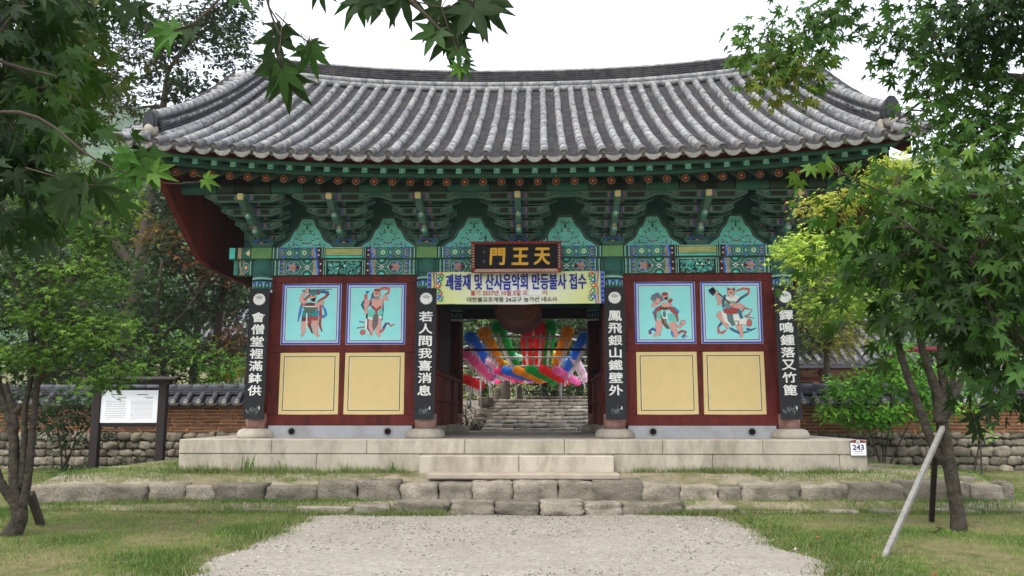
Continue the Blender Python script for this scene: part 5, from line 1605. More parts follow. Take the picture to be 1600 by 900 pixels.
mb = MB(); mb.box(SX0, SX1, 10.2, 11.6, 1.03, 1.36); mb.box(SX0 - 3, SX1 + 3, 13.0, 26, 1.0, 2.03); mb.box(SX0, SX1, 11.7, 13.2, 1.0, 1.42)
mb.build('landing', 'stair', stairs)
for k in range(18):                                   # rounded flank stones beside the flight
    link('flank_stone', STONES[r.randrange(16)], stairs, (SX0 - 0.28 + r.uniform(-.12, .1), 9.6 + 0.19 * k, 1.1 + r.uniform(0, 0.9) * min(1, k / 12)), (0, 0, r.uniform(0, 3)), (0.42, 0.42, 0.32))
lw = thing('terrace_wall', 'low stone wall above the stairway behind the gate', 'wall', gl(0, 0), YAW)
for c in range(2):
    x = -0.2
    while x < 5.5:
        w = r.uniform(0.3, 0.6)
        link('stone', STONES[r.randrange(16)], lw, (x + w / 2, 17.0, 2.03 + 0.05 + 0.11 * c), (0, 0, 0), (w, 0.4, 0.12))
        x += w
# lantern frame of steel pipes
lf = thing('steel_gantry', 'grey steel pipe gantry carrying the lanterns behind the gate', 'gantry', gl(0, 0), YAW)
def pipe(a, b, rad=0.03): MB().tube([a, b], rad, 8).build('pipe', 'steel', lf)
for (y, zb) in ((6.9, 1.03), (10.4, 1.2), (13.8, 2.03), (16.8, 2.03)):
    for x in (-3.2, 3.4):
        pipe((x, y, zb), (x, y, 3.05 if y > 9 else 3.7), 0.04)
    e_ = 3.26 if y == 13.8 else (2.98 if y > 16 else (3.7 if y < 9 else 3.35))
    pipe((-3.2, y, e_), (3.4, y, e_))
    if y < 13:
        pipe((-3.2, y, e_), (0.1, y, e_ + 0.95)); pipe((3.4, y, e_), (0.1, y, e_ + 0.95))
for (u, v0, v1, Y) in ((735, 600, 640, 26), (751, 590, 655, 27.0), (765.5, 588, 626, 29.8), (806, 592, 628, 33), (876, 585, 628, 33)):
    a, b = at(u, v0, Y), at(u, v1, Y)
    o = MB().tube([a, b], 0.028 if u != 876 else 0.06, 8).build('upright', 'steel', lf); o.matrix_parent_inverse = lf.matrix_basis.inverted() if False else Matrix.Identity(4)
    o.location = (0, 0, 0); o.matrix_world = Matrix.Identity(4)
    o.matrix_parent_inverse = (Matrix.Translation(lf.location) @ Matrix.Rotation(YAW, 4, 'Z')).inverted()
# paper lanterns on strings
LC = {k: lin(v) for k, v in dict(blue='3f92ea', orange='f0ab2c', green='24b84c', red='f0363c', pink='fa86c4', hot='f8559a', mint='a8ecc8', pale='f8dcea', yellow='f6da70', sky='9cd0f6').items()}
def lantern_mesh(c):
    mb = MB(); n, m = 10, 7
    vs, fs = [], []
    for i in range(m + 1):
        w = PI * i / m; z = -0.145 * math.cos(w)
        for k in range(n):
            rad = (0.155 * math.sin(w) ** 0.75) * (1.0 if (k + i) % 2 else 0.88) + 0.02
            a = 2 * PI * k / n + 0.3 * i
            vs.append((rad * math.cos(a), rad * math.sin(a), z))
    for i in range(m):
        for k in range(n): fs.append((i * n + k, i * n + (k + 1) % n, (i + 1) * n + (k + 1) % n, (i + 1) * n + k))
    fs.append(tuple(range(n - 1, -1, -1))); fs.append(tuple(m * n + k for k in range(n)))
    mb.add(vs, fs, LC[c])
    mb.tube([(0, 0, 0.15), (0, 0, 0.24)], 0.006, 4, (0.2, 0.2, 0.2))
    return mb.mesh('lantern', 'lantern')
LM = {c: lantern_mesh(c) for c in LC}
tagm = MB().box(-0.025, 0.025, -0.002, 0.002, -0.36, -0.16, lin('e9e4e2')).mesh('paper_tag', 'lantern')
r = random.Random(51)
def lantern_string(c, p0, p1, n, label, scale=1.0, tags=True, sag=0.0):
    t = thing('lantern_string', label, 'lanterns', p0, 0, 'strings of paper lanterns behind the gate')
    d = p1 - p0
    pts = [d * (k / 8) + Vector((0, 0, 0.2 - sag * math.sin(PI * k / 8))) for k in range(9)]
    MB().tube(pts, 0.006, 4).build('wire', 'dark_wood', t)
    cs = c if isinstance(c, list) else [c]
    for k in range(n):
        f_ = k / max(n - 1, 1)
        q = d * f_ - Vector((0, 0, sag * math.sin(PI * f_)))
        a = r.uniform(0, 6)
        o = link('lantern', LM[cs[k % len(cs)]], t, q + Vector((0, 0, r.uniform(-.015, .015))), (r.uniform(-.08, .08), r.uniform(-.08, .08), a), (scale,) * 3)
        if tags: link('paper_tag', tagm, o, (0, 0, 0), (0, 0, -a + r.uniform(-.6, .6)))
A = [(735, 527), (757, 520), (778, 510), (823, 517), (845, 512), (860, 508), (887, 518), (914, 528)]
B = [(772, 586), (787, 580), (806, 572), (824, 566), (842, 566), (854, 571), (868, 578), (882, 588)]
C8 = ['blue', 'orange', 'green', 'red', 'red', 'green', 'orange', 'blue']
LB = ['blue lantern string nearest the swordsman side of the doorway', 'orange lantern string next to the blue one on the swordsman side', 'green lantern string beside the worn beam on the swordsman side',
      'red lantern string just under the worn beam', 'red lantern string beside the green one on the axe side', 'green lantern string next to the red ones on the axe side', 'orange lantern string between green and blue on the axe side', 'blue lantern string nearest the axe side of the doorway']
for a, b, c, l in zip(A, B, C8, LB):
    lantern_string(c, at(*a, 22.9), at(*b, 33.5), 24, l, 1.12)
for (c, a, ya, b, yb, n, l) in (
        ('pink', (728, 552), 23.5, (766, 590), 29, 16, 'bright pink lantern string low at the swordsman side'),
        ('red', (728, 592), 24.5, (750, 603), 28, 9, 'red lantern string hanging lowest at the swordsman side'),
        ('hot', (776, 578), 29, (800, 588), 33, 9, 'deep pink lantern string under the blue one, above the stairs'),
        ('pink', (792, 583), 30, (812, 592), 34, 8, 'small pink lantern string above the middle of the stairs'),
        ('blue', (790, 579), 28, (830, 592), 35, 14, 'blue lantern string slanting above the stairs'),
        ('orange', (808, 579), 28, (845, 594), 35, 14, 'orange lantern string slanting above the stairs'),
        ('green', (828, 577), 28, (866, 596), 35, 14, 'green lantern string slanting above the stairs'),
        ('red', (848, 577), 28, (884, 598), 35, 14, 'red lantern string slanting above the stairs'),
        ('pink', (870, 578), 28, (902, 598), 34, 12, 'pink lantern string slanting above the stairs'),
        ('pale', (898, 560), 27, (914, 592), 31, 9, 'pale pink lantern string at the axe side of the doorway'),
        ('mint', (800, 556), 29, (812, 560), 34, 5, 'mint green lantern string far behind the green one'),
        ('yellow', (782, 567), 30, (800, 572), 34, 6, 'pale yellow lantern string far behind the orange one'),
        ('yellow', (868, 553), 29, (862, 562), 34, 6, 'pale yellow lantern string far back on the axe side'),
        ('sky', (880, 562), 29, (872, 574), 34, 6, 'sky blue lantern string far back on the axe side'),
        ('pale', (765, 565), 27, (783, 578), 33, 9, 'pale pink lantern string behind the blue one on the swordsman side')):
    lantern_string(c, at(*a, ya), at(*b, yb), n, l, 0.95, tags=(n in (16, 9)))
lantern_string('hot', at(777, 596, 36), at(866, 594, 35.5), 8, 'row of small round deep pink lanterns hung across the top of the stairs', 0.8, False)
lantern_string(['orange', 'green', 'yellow', 'red', 'hot', 'red'], at(352, 588, 25), at(404, 576, 26), 7, 'short mixed lantern string seen above the boundary wall', 1.0, False)
for (u, v, Y, w, h) in ((790, 612, 31, 0.34, 0.75), (812, 612, 31.5, 0.2, 0.62), (777, 617, 31, 0.26, 0.5), (769, 620, 30.5, 0.16, 0.3)):
    p = at(u, 626, Y)
    o = link('standing_stone', rock_mesh('standing_stone', int(u), 4, 4, 0.15, 'wall_stone', (w, 0.3, h)), None, (p.x, p.y, 2.03 + h / 2 - 0.03))
    tag(o, {790: 'tallest dark upright stone at the head of the stairway', 812: 'narrow upright stone by the tallest one at the stairhead', 777: 'squat upright stone between the tallest and smallest at the stairhead', 769: 'smallest upright stone beside the lantern frame pipe'}[u], 'stone', 'upright stones at the head of the stairs')

# ------------------------------------------------------------------ halls beyond the walls
def hall(label, cx, cy, w, d, zb, zw, rise, rot, walls):
    t = thing('temple_hall', label, 'building', (cx, cy, 0), rot)
    MB().box(-w / 2, w / 2, -d / 2, d / 2, zb, zw, walls).build('wall', 'paint', t)
    n = max(3, int(w / 2))
    for k in range(n + 1):
        x = -w / 2 + w * k / n
        MB().box(x - 0.12, x + 0.12, -d / 2 - 0.06, -d / 2 + 0.02, zb, zw, lin('6a3a2c')).build('post', 'paint', t)
        if k < n:
            xm = x + w / n / 2
            wd = MB().box(xm - 0.45, xm + 0.45, -d / 2 - 0.04, -d / 2, zb + 1.0, zw - 0.6, lin('4a3a30')).build('window', 'paint', t)
            mb = MB()
            for q in (-0.22, 0.0, 0.22): mb.box(xm + q - 0.09, xm + q + 0.09, -d / 2 - 0.05, -d / 2 - 0.042, zb + 1.08, zw - 0.68, lin('cfc9bc'))
            mb.build('pane', 'paint', wd)
    for z in (zb + 0.85, zw - 0.5, zw - 0.1):
        MB().box(-w / 2, w / 2, -d / 2 - 0.05, -d / 2 + 0.02, z - 0.07, z + 0.07, lin('6a3a2c')).build('rail', 'paint', t)
    ov = 1.0
    rf = MB().prism([(-d / 2 - ov, zw - 0.15), (0, zw + rise), (d / 2 + ov, zw - 0.15), (d / 2 + ov, zw + 0.0), (0, zw + rise + 0.2), (-d / 2 - ov, zw + 0.0)], 'yz', -w / 2 - ov, w / 2 + ov).build('roof', 'tile_wall', t)
    mb = MB(); nr = int((w + 2 * ov) / 0.33)
    for k in range(nr + 1):
        x = -w / 2 - ov + (w + 2 * ov) * k / nr
        mb.tube([(x, -d / 2 - ov - 0.05, zw + 0.06), (x, -0.05, zw + rise + 0.25)], 0.085, 6)
    mb.build('roof_tile_rows', 'tile', rf)['kind'] = 'stuff'
    MB().box(-w / 2 - ov, w / 2 + ov, -0.18, 0.18, zw + rise + 0.05, zw + rise + 0.55).build('ridge', 'tile_wall', rf)
hall('white walled hall with brown timbers seen beyond the propped maple', 21.5, 42, 12, 6, 1.1, 4.9, 2.4, math.radians(4), lin('dcdad2'))
hall('low brown walled hall behind the wall next to the corner column', 12.6, 33, 5.0, 4, 1.1, 3.35, 1.3, math.radians(-6), lin('9a7a64'))
hall('tiled hall roof half hidden by trees near the corner column', -14.3, 46, 2.2, 5, 1.3, 5.0, 2.1, math.radians(3), lin('b0a898'))
ar = thing('red_arch', 'dark red curved arch frame behind the boundary wall', 'arch', (0, 0, 0))
for dy in (0, 0.35):
    pts = [at(1374, 602, 27 + dy), at(1379, 578, 27 + dy), at(1390, 560, 27 + dy), at(1406, 550, 27 + dy), at(1428, 546, 27 + dy), at(1475, 546, 27 + dy)]
    MB().tube(pts, 0.085, 8, lin('6a2028')).build('arch_rib', 'paint', ar)
MB().tube([at(1396, 556, 27.2), at(1398, 604, 27.2)], 0.12, 8, lin('a8674e')).build('arch_post', 'paint', ar)
# ------------------------------------------------------------------ leaves and trees
def maple_leaf(full=True):
    if full:
        ang = [-128, -84, -42, 0, 42, 84, 128]; ln = [0.40, 0.72, 0.93, 1.0, 0.93, 0.72, 0.40]
    else:
        ang = [-100, -50, 0, 50, 100]; ln = [0.62, 0.92, 1.0, 0.92, 0.62]
    V = [(0, 0.02, 0)]; T = []
    n = len(ang)
    val = [0.22] + [0.36] * (n - 1) + [0.22]
    def pt(a, r): a = math.radians(a); return (math.sin(a) * r, math.cos(a) * r, -0.16 * r * r)
    ring = []
    for i, (a, l) in enumerate(zip(ang, ln)):
        pv = a - (ang[1] - ang[0]) / 2
        ring.append(pt(pv, val[i]))
        if full: ring.append(pt(a - 13, l * 0.58))
        ring.append(pt(a, l))
        if full: ring.append(pt(a + 13, l * 0.58))
    ring.append(pt(ang[-1] + (ang[1] - ang[0]) / 2, val[-1]))
    V += ring
    for i in range(1, len(V) - 1): T.append((0, i + 1, i))
    return np.array(V), np.array(T)
def oval_leaf():
    V = np.array([(0, 0, 0), (0.28, 0.35, -0.02), (0.2, 0.75, -0.08), (0, 1.0, -0.16), (-0.2, 0.75, -0.08), (-0.28, 0.35, -0.02)])
    return V, np.array([(0, 1, 5), (1, 2, 4), (1, 4, 5), (2, 3, 4)])
def clump_leaf():
    """a short sprig of three leaflets, for trees farther off"""
    V = np.array([(0, 0, 0), (0.22, 0.45, 0.02), (0, 1.0, -0.1), (-0.22, 0.45, 0.02), (0.1, 0.1, 0), (0.75, 0.25, -0.08), (0.45, 0.55, 0.05), (-0.1, 0.1, 0), (-0.75, 0.3, -0.05), (-0.4, 0.6, 0.06)])
    return V, np.array([(0, 1, 3), (1, 2, 3), (4, 5, 6), (7, 9, 8)])
LEAF = {'maple': maple_leaf(True), 'maple5': maple_leaf(False), 'oval': oval_leaf(), 'sprig': clump_leaf()}
def nrm(a):
    return a / np.maximum(np.linalg.norm(a, axis=1, keepdims=True), 1e-6)
def leaves(name, pos, dirs, nor, size, kind, col, parent, mat='leaf'):
    V0, T0 = LEAF[kind]
    ru = np.random.RandomState(len(pos))
    zf = V0[None, :, 2] * ru.uniform(-0.6, 3.2, (len(pos), 1)) + np.abs(V0[None, :, 0]) * ru.uniform(-0.25, 0.55, (len(pos), 1)) + V0[None, :, 0] * V0[None, :, 1] * ru.uniform(-0.4, 0.4, (len(pos), 1))
    d = nrm(dirs); x = nrm(np.cross(d, nor)); z = np.cross(x, d)
    n, k = len(pos), len(V0)
    W = (x[:, None, :] * V0[None, :, 0:1] + d[:, None, :] * V0[None, :, 1:2] + z[:, None, :] * zf[:, :, None]) * size[:, None, None] + pos[:, None, :]
    T = (T0[None, :, :] + (np.arange(n) * k)[:, None, None]).reshape(-1, 3)
    C = np.repeat(col, k, axis=0)
    return np_mesh(name, W.reshape(-1, 3), T, C, mat, parent)
def sph(rs, n):
    v = rs.normal(size=(n, 3)); v = nrm(v)
    return v * rs.random((n, 1)) ** (1 / 3)
def curve(a, b, bow, n=7):
    a, b = Vector(a), Vector(b)
    return [a.lerp(b, k / (n - 1)) + Vector(bow) * math.sin(PI * k / (n - 1)) for k in range(n)]
def tree(name, label, cat, base, limbs, clusters, leaf='maple5', size=0.06, pal=('4a6a24', '6a8a30'), bark='bark', seed=1, group=None,
         droop=0.5, flat=0.25, twig=0.006, trunk_name='trunk', per=26, spread=0.32, limb_r=0.03, gain=0.65, tilt=0.4, mult=1.0):
    """limbs: lists of (point, radius). clusters: (centre, (rx, ry, rz), leaf count[, palette])"""
    t = thing(name, label, cat, base, 0, group)
    B = Vector(base)
    rs = np.random.RandomState(seed); r = random.Random(seed)
    mb = MB(); nodes = []
    for li, L in enumerate(limbs):
        pts = [Vector(p) - B for p, _ in L]; rad = [q for _, q in L]
        P2, R2 = [], []
        for i in range(len(pts) - 1):                       # round the limbs off and make them a little crooked
            p0, p1 = pts[max(i - 1, 0)], pts[i]; p2, p3 = pts[i + 1], pts[min(i + 2, len(pts) - 1)]
            for q in range(5):
                u = q / 5
                P2.append(0.5 * ((2 * p1) + (p2 - p0) * u + (2 * p0 - 5 * p1 + 4 * p2 - p3) * u * u + (3 * p1 - p0 - 3 * p2 + p3) * u ** 3))
                R2.append(rad[i] * (1 - u) + rad[i + 1] * u)
        P2.append(pts[-1]); R2.append(rad[-1])
        R2 = [q * (1 + 0.06 * math.sin(3.1 * k + li)) for k, q in enumerate(R2)]
        mb.tube(P2, R2, 10)
        nodes += list(zip(P2, R2))
    br = mb; PO, DI, NO, SI, CO = [], [], [], [], []
    for cl in clusters:
        c, rad, nl = Vector(cl[0]) - B, cl[1], cl[2] * mult
        pl = [np.array(lin(h)) for h in (cl[3] if len(cl) > 3 else pal)]
        best = min(nodes, key=lambda q: (q[0] - c).length + 0.6 * max(0, q[0].z - c.z)) if nodes else (c, 0.02)
        a, ra = best
        ra = min(ra * 0.6, limb_r)
        path = curve(a, c, (0, 0, 0.08 * (c - a).length))
        br.tube(path, [ra * (1 - 0.75 * k / 6) + twig for k in range(7)], 6)
        ns = max(2, int(nl / per))
        cen = sph(rs, ns) * np.array(rad)
        for k in range(ns):
            s_ = Vector(cen[k]) + c
            br.tube(curve(path[-1 - (k % 3)], s_, (0, 0, 0.04), 4), [twig * 1.3, twig, twig * 0.8, twig * 0.5], 4, cap=False)
            m = per
            ang = rs.random(m) * 2 * PI; rr_ = np.sqrt(rs.random(m)) * spread
            out = Vector((s_.x - a.x, s_.y - a.y, 0)); 
            if out.length > 1e-4: out.normalize()
            q = np.stack([np.cos(ang) * rr_, np.sin(ang) * rr_, rs.normal(size=m) * spread * flat - rr_ * 0.25], 1)
            PO.append(q + np.array(s_))
            di = np.stack([np.cos(ang) + out.x * 0.6, np.sin(ang) + out.y * 0.6, -droop + rs.normal(size=m) * 0.3], 1)
            DI.append(di)
            no = np.stack([rs.normal(size=m) * tilt, rs.normal(size=m) * tilt - 0.1, np.ones(m)], 1)
            NO.append(no)
            SI.append(size * rs.uniform(0.5, 1.25, m))
            w = rs.random(); base_c = pl[rs.randint(len(pl))] * (1 - w) + pl[rs.randint(len(pl))] * w
            CO.append(base_c[None, :] * rs.uniform(0.7, 1.3, (m, 1)) * gain)
    if br.f: br.build(trunk_name, bark, t)
    leaves('crown', np.concatenate(PO), np.concatenate(DI), np.concatenate(NO), np.concatenate(SI), leaf, np.concatenate(CO), t)
    return t
def pxc(u, v, Y, ru, rv, n, *pal, dy=None):
    c = at(u, v, Y); k = (Y * _C + (c.z - CAMZ) * _S) / _F
    return (c, (ru * k, dy if dy else max(ru, rv) * k * 0.8, rv * k), n, *pal)

# left maple on the lawn, forking low
gz = lawn_z(-6.4, 11.1)
lt = lambda u, v, Y=11.1: at(u, v, Y)
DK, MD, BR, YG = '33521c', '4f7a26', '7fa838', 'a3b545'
b0 = Vector((-6.5, 11.1, gz - 0.05))
tree('maple_tree', 'forked grey maple trunk on the grass in front of the notice board', 'tree', b0,
     [[(b0, 0.13), (lt(30, 812), 0.10), (lt(28, 785), 0.10)],
      [(lt(28, 790), 0.075), (lt(22, 740), 0.07), (lt(22, 690), 0.062), (lt(16, 655), 0.055), (lt(2, 620), 0.045), (lt(-12, 560), 0.06), (lt(-30, 470), 0.04)],
      [(lt(34, 795), 0.065), (lt(44, 745), 0.05), (lt(50, 680), 0.046), (lt(56, 620), 0.042), (lt(62, 560), 0.04), (lt(66, 500), 0.05), (lt(60, 420), 0.04), (lt(80, 340), 0.025)],
      [(lt(34, 762), 0.05), (lt(38, 690), 0.038), (lt(40, 630), 0.036), (lt(52, 570), 0.034), (lt(44, 500), 0.04), (lt(20, 420), 0.03), (lt(20, 340), 0.02)],
      [(lt(25, 672), 0.05), (lt(20, 640), 0.04), (lt(8, 600), 0.035)], [(lt(24, 645), 0.05), (lt(34, 632), 0.035)],
      [(lt(26, 788), 0.07), (lt(8, 765), 0.06), (lt(-6, 735), 0.055), (lt(-20, 650), 0.04)],
      [(lt(52, 620), 0.035), (lt(75, 570), 0.03), (lt(120, 540), 0.02), (lt(165, 520), 0.012)]],
     [pxc(30, 480, 11.1, 70, 40, 520, (DK, MD)), pxc(110, 500, 10.9, 75, 30, 650), pxc(60, 550, 10.8, 80, 25, 500), pxc(160, 520, 10.7, 50, 22, 420), pxc(20, 400, 11.3, 70, 50, 600, (DK, MD)),
      pxc(120, 430, 11.0, 70, 40, 700), pxc(70, 340, 11.2, 80, 45, 700), pxc(165, 360, 11.2, 50, 40, 520), pxc(185, 570, 10.6, 30, 14, 180), pxc(140, 590, 10.6, 40, 12, 200), pxc(100, 270, 11.2, 60, 40, 420), pxc(200, 310, 11.3, 24, 24, 160, (BR, YG)), pxc(0, 570, 11.5, 60, 30, 400, (DK, MD))],
     'maple5', 0.075, (MD, '6a9430', BR, '5a842a'), seed=3, per=24, spread=0.30, gain=0.56)
# right maple with its two wooden props
b1 = Vector((5.93, 11.4, lawn_z(5.93, 11.4) - 0.05)); lt2 = lambda u, v, Y=11.4: at(u, v, Y)
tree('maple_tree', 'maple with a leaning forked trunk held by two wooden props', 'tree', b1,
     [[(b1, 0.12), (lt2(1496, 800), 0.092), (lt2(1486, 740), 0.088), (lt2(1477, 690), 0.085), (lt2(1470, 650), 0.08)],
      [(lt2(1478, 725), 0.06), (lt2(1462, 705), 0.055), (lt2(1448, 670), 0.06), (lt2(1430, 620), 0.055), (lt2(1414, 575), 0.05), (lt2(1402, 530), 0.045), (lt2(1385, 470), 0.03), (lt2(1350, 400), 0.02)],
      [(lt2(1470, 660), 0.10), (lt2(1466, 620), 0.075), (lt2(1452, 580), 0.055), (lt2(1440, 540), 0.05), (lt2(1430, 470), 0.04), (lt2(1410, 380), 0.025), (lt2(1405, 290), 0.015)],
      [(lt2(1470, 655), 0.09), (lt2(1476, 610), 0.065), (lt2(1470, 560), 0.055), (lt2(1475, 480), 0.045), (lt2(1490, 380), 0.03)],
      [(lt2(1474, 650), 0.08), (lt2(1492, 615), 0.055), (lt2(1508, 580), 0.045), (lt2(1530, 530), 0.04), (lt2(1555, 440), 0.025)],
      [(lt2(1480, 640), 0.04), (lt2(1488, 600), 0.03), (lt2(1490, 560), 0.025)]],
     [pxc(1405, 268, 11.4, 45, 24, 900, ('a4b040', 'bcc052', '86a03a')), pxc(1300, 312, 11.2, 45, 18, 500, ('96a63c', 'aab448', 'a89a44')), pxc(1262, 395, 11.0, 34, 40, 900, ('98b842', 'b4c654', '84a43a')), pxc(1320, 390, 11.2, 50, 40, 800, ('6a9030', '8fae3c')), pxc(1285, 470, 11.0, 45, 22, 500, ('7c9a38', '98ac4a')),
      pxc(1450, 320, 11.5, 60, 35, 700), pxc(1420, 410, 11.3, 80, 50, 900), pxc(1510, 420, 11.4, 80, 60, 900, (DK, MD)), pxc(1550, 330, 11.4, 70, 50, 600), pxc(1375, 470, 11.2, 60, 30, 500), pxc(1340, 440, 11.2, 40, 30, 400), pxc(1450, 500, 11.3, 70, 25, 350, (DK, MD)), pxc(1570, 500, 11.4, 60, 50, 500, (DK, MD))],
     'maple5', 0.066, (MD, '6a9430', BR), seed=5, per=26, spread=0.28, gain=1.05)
def prop(label, a, b, w, mat):
    t = thing('wooden_prop', label, 'prop', a, 0, 'wooden props under the maples')
    d = Vector(b) - Vector(a)
    M = d.to_track_quat('Z', 'Y').to_matrix().to_4x4()
    mb = MB(); mb.xf = M; mb.cbox(-w, w, -w, w, 0, d.length, 0.006)
    mb.build('pole', mat, t)
    return t
def gp(u, v):                                            # a point on the lawn seen at (u, v)
    b = (450 - v) / _F; t = (0.03 - CAMZ) / (_S + b * _C)
    return Vector(((u - 800) / _F * t, (_C - b * _S) * t, 0.0))
prop('pale grey squared timber leaning long against the maple beside the path', gp(1380, 870), at(1473, 668, 11.3), 0.029, 'grey_wood')
prop('short dark pole standing behind the pale prop', gp(1455, 815), at(1462, 690, 11.6), 0.035, 'dark_wood')
prop('dark broken prop leaning at the foot of the forked maple', gp(66, 822), at(47, 770, 11.6), 0.045, 'bark_dark')

# foreground boughs: two maples standing just outside the frame
b2 = Vector((-3.3, 2.3, 0.0))
LB_ = [[(b2, 0.16), (b2 + Vector((0.1, 0.05, 1.4)), 0.13), (b2 + Vector((0.3, 0.1, 2.6)), 0.10), (b2 + Vector((0.7, 0.1, 3.4)), 0.07)],
       [(b2 + Vector((0.3, 0.1, 2.6)), 0.06), (Vector((-2.0, 2.2, 3.1)), 0.035), (at(-60, 60, 2.2), 0.007), (at(90, 120, 2.1), 0.002)],
       [(b2 + Vector((0.3, 0.1, 2.5)), 0.05), (at(-160, 200, 2.2), 0.008), (at(30, 175, 2.0), 0.004), (at(150, 250, 1.9), 0.0025), (at(250, 285, 1.9), 0.0016), (at(318, 283, 1.9), 0.001)],
       [(b2 + Vector((0.7, 0.1, 3.4)), 0.05), (Vector((-1.6, 1.6, 3.2)), 0.03), (at(200, -90, 1.5), 0.010), (at(400, -90, 1.45), 0.006), (at(345, -5, 1.4), 0.002), (at(305, 36, 1.4), 0.0012)],
       [(at(200, -90, 1.5), 0.009), (at(400, -90, 1.4), 0.008), (at(560, -60, 1.35), 0.005), (at(640, 0, 1.35), 0.004), (at(700, 60, 1.35), 0.002)],
       [(at(400, -90, 1.4), 0.006), (at(420, 10, 1.4), 0.002), (at(440, 60, 1.4), 0.002)]]
tree('overhanging_maple', 'maple bough with large dark leaves hanging in close over the grass side of the roof', 'tree', b2, LB_,
     [pxc(25, 90, 2.4, 50, 70, 110, ('3f6a20', '5a8a2c', '2f4f18')), pxc(10, 230, 2.2, 40, 60, 70, ('2f4f18', '3f6a20')), pxc(85, 170, 2.4, 35, 55, 50, ('4a7a24', '6a9a34')), pxc(90, 60, 2.9, 45, 50, 100, ('4a7a24', '5f8c30', '7a8a3a')), pxc(130, 110, 3.2, 35, 45, 60, ('5a8a2c', '7c9038')),
      pxc(130, 240, 2.2, 30, 25, 20, ('4a7a24',)), pxc(40, 5, 2.2, 80, 25, 60, ('2f4f18', '3f6a20')), pxc(150, 15, 3.2, 50, 20, 40, ('4a7a24', '3f6a20')), pxc(5, 330, 2.4, 30, 30, 20, ('3a5f1e',)), pxc(35, 160, 3.4, 60, 90, 170, ('33521c', '4f7a26', '6a8a34')), pxc(20, 20, 3.6, 90, 40, 140, ('33521c', '4f7a26')), pxc(110, 35, 3.8, 60, 40, 120, ('4f7a26', '7c8a3a')), pxc(40, 300, 3.4, 50, 50, 90, ('3f6424', '5a8430'))],
     'maple', 0.064, ('3f6a20', '5a8a2c'), 'bark_dark', seed=8, per=10, spread=0.13, droop=1.4, flat=0.5, twig=0.0016, limb_r=0.006, gain=0.30, tilt=0.8, mult=1.3)
# single large leaves hanging at the end of the thin twigs
def hanging_leaves(name, tr, spec, seed):
    rs = np.random.RandomState(seed)
    B = tr.location; pos, di, no, si, co = [], [], [], [], []
    mb = MB()
    for (u, v, Y, ang, px_, hexc) in spec:
        p = at(u, v, Y) - B; k = Y / _F
        a = math.radians(ang)
        pos.append(p); di.append((math.sin(a), rs.uniform(-0.25, 0.25), -math.cos(a))); no.append((rs.uniform(-0.4, 0.4), -1.0, rs.uniform(0.0, 0.6)))
        si.append(px_ * k); co.append(np.array(lin(hexc)) * 0.6)
        q = p + Vector((-math.sin(a) * 0.02, 0, math.cos(a) * 0.03)); mb.tube([q, p], 0.0008, 4)
    mb.build('leaf_stalks', 'bark_dark', tr)
    leaves(name, np.array(pos), np.array(di), np.array(no), np.array(si), 'maple', np.array(co), tr)
tr_ = [o for o in COL.objects if o.name.startswith('overhanging_maple')][0]
D1, D2, D3 = '2f4a1a', '3c6420', '4f8228'
hanging_leaves('hanging_leaves', tr_, [
    (275, 50, 1.4, -70, 62, D3), (300, 48, 1.4, -15, 46, D1), (262, 45, 1.45, -35, 56, D3), (215, 12, 1.4, 10, 50, D1), (205, 5, 1.4, -10, 42, D1),
    (440, 42, 1.4, -20, 46, D1), (428, 58, 1.4, 20, 52, D1), (432, 92, 1.4, -12, 52, D1), (440, 108, 1.4, 6, 60, D2), (448, 120, 1.42, -4, 62, D1), (478, 72, 1.4, 30, 40, D2), (488, 66, 1.42, 60, 28, D1), (486, 80, 1.4, 12, 50, D2),
    (575, -5, 1.35, -40, 56, D1), (600, -10, 1.35, -20, 62, D1), (628, -8, 1.35, 20, 58, D1), (560, -4, 1.36, -30, 56, D2), (500, -18, 1.35, 8, 40, D1), (612, -10, 1.36, 8, 50, D1), (372, -14, 1.36, 30, 50, D2),
    (690, 12, 1.35, -35, 66, D1), (680, 50, 1.35, -20, 52, D2), (700, 55, 1.35, 10, 60, D1), (705, 35, 1.36, 28, 62, D1), (740, 12, 1.35, 20, 76, D1), (752, 6, 1.35, 45, 66, D1), (738, 0, 1.36, -10, 70, D1), (716, 105, 1.35, -35, 26, '6a9a34'), (724, 104, 1.35, 35, 26, D2), (727, 98, 1.36, 75, 22, D1), (716, 78, 1.35, 5, 36, D2), (770, -5, 1.36, 10, 60, D1),
    (225, 262, 1.9, 30, 46, D3), (215, 250, 1.9, -10, 60, D3), (240, 270, 1.9, 75, 40, '6a9a34'), (200, 240, 1.9, -30, 60, D3), (320, 280, 1.9, 70, 26, '6a9a34'), (232, 238, 1.9, 5, 54, D2),
    (110, 295, 1.7, -60, 66, D1), (130, 290, 1.7, -10, 70, D1), (150, 292, 1.72, 35, 52, D1), (105, 320, 1.75, 5, 40, D1), (158, 285, 1.8, 70, 44, D2), (128, 330, 1.8, 20, 50, D2)], 6)
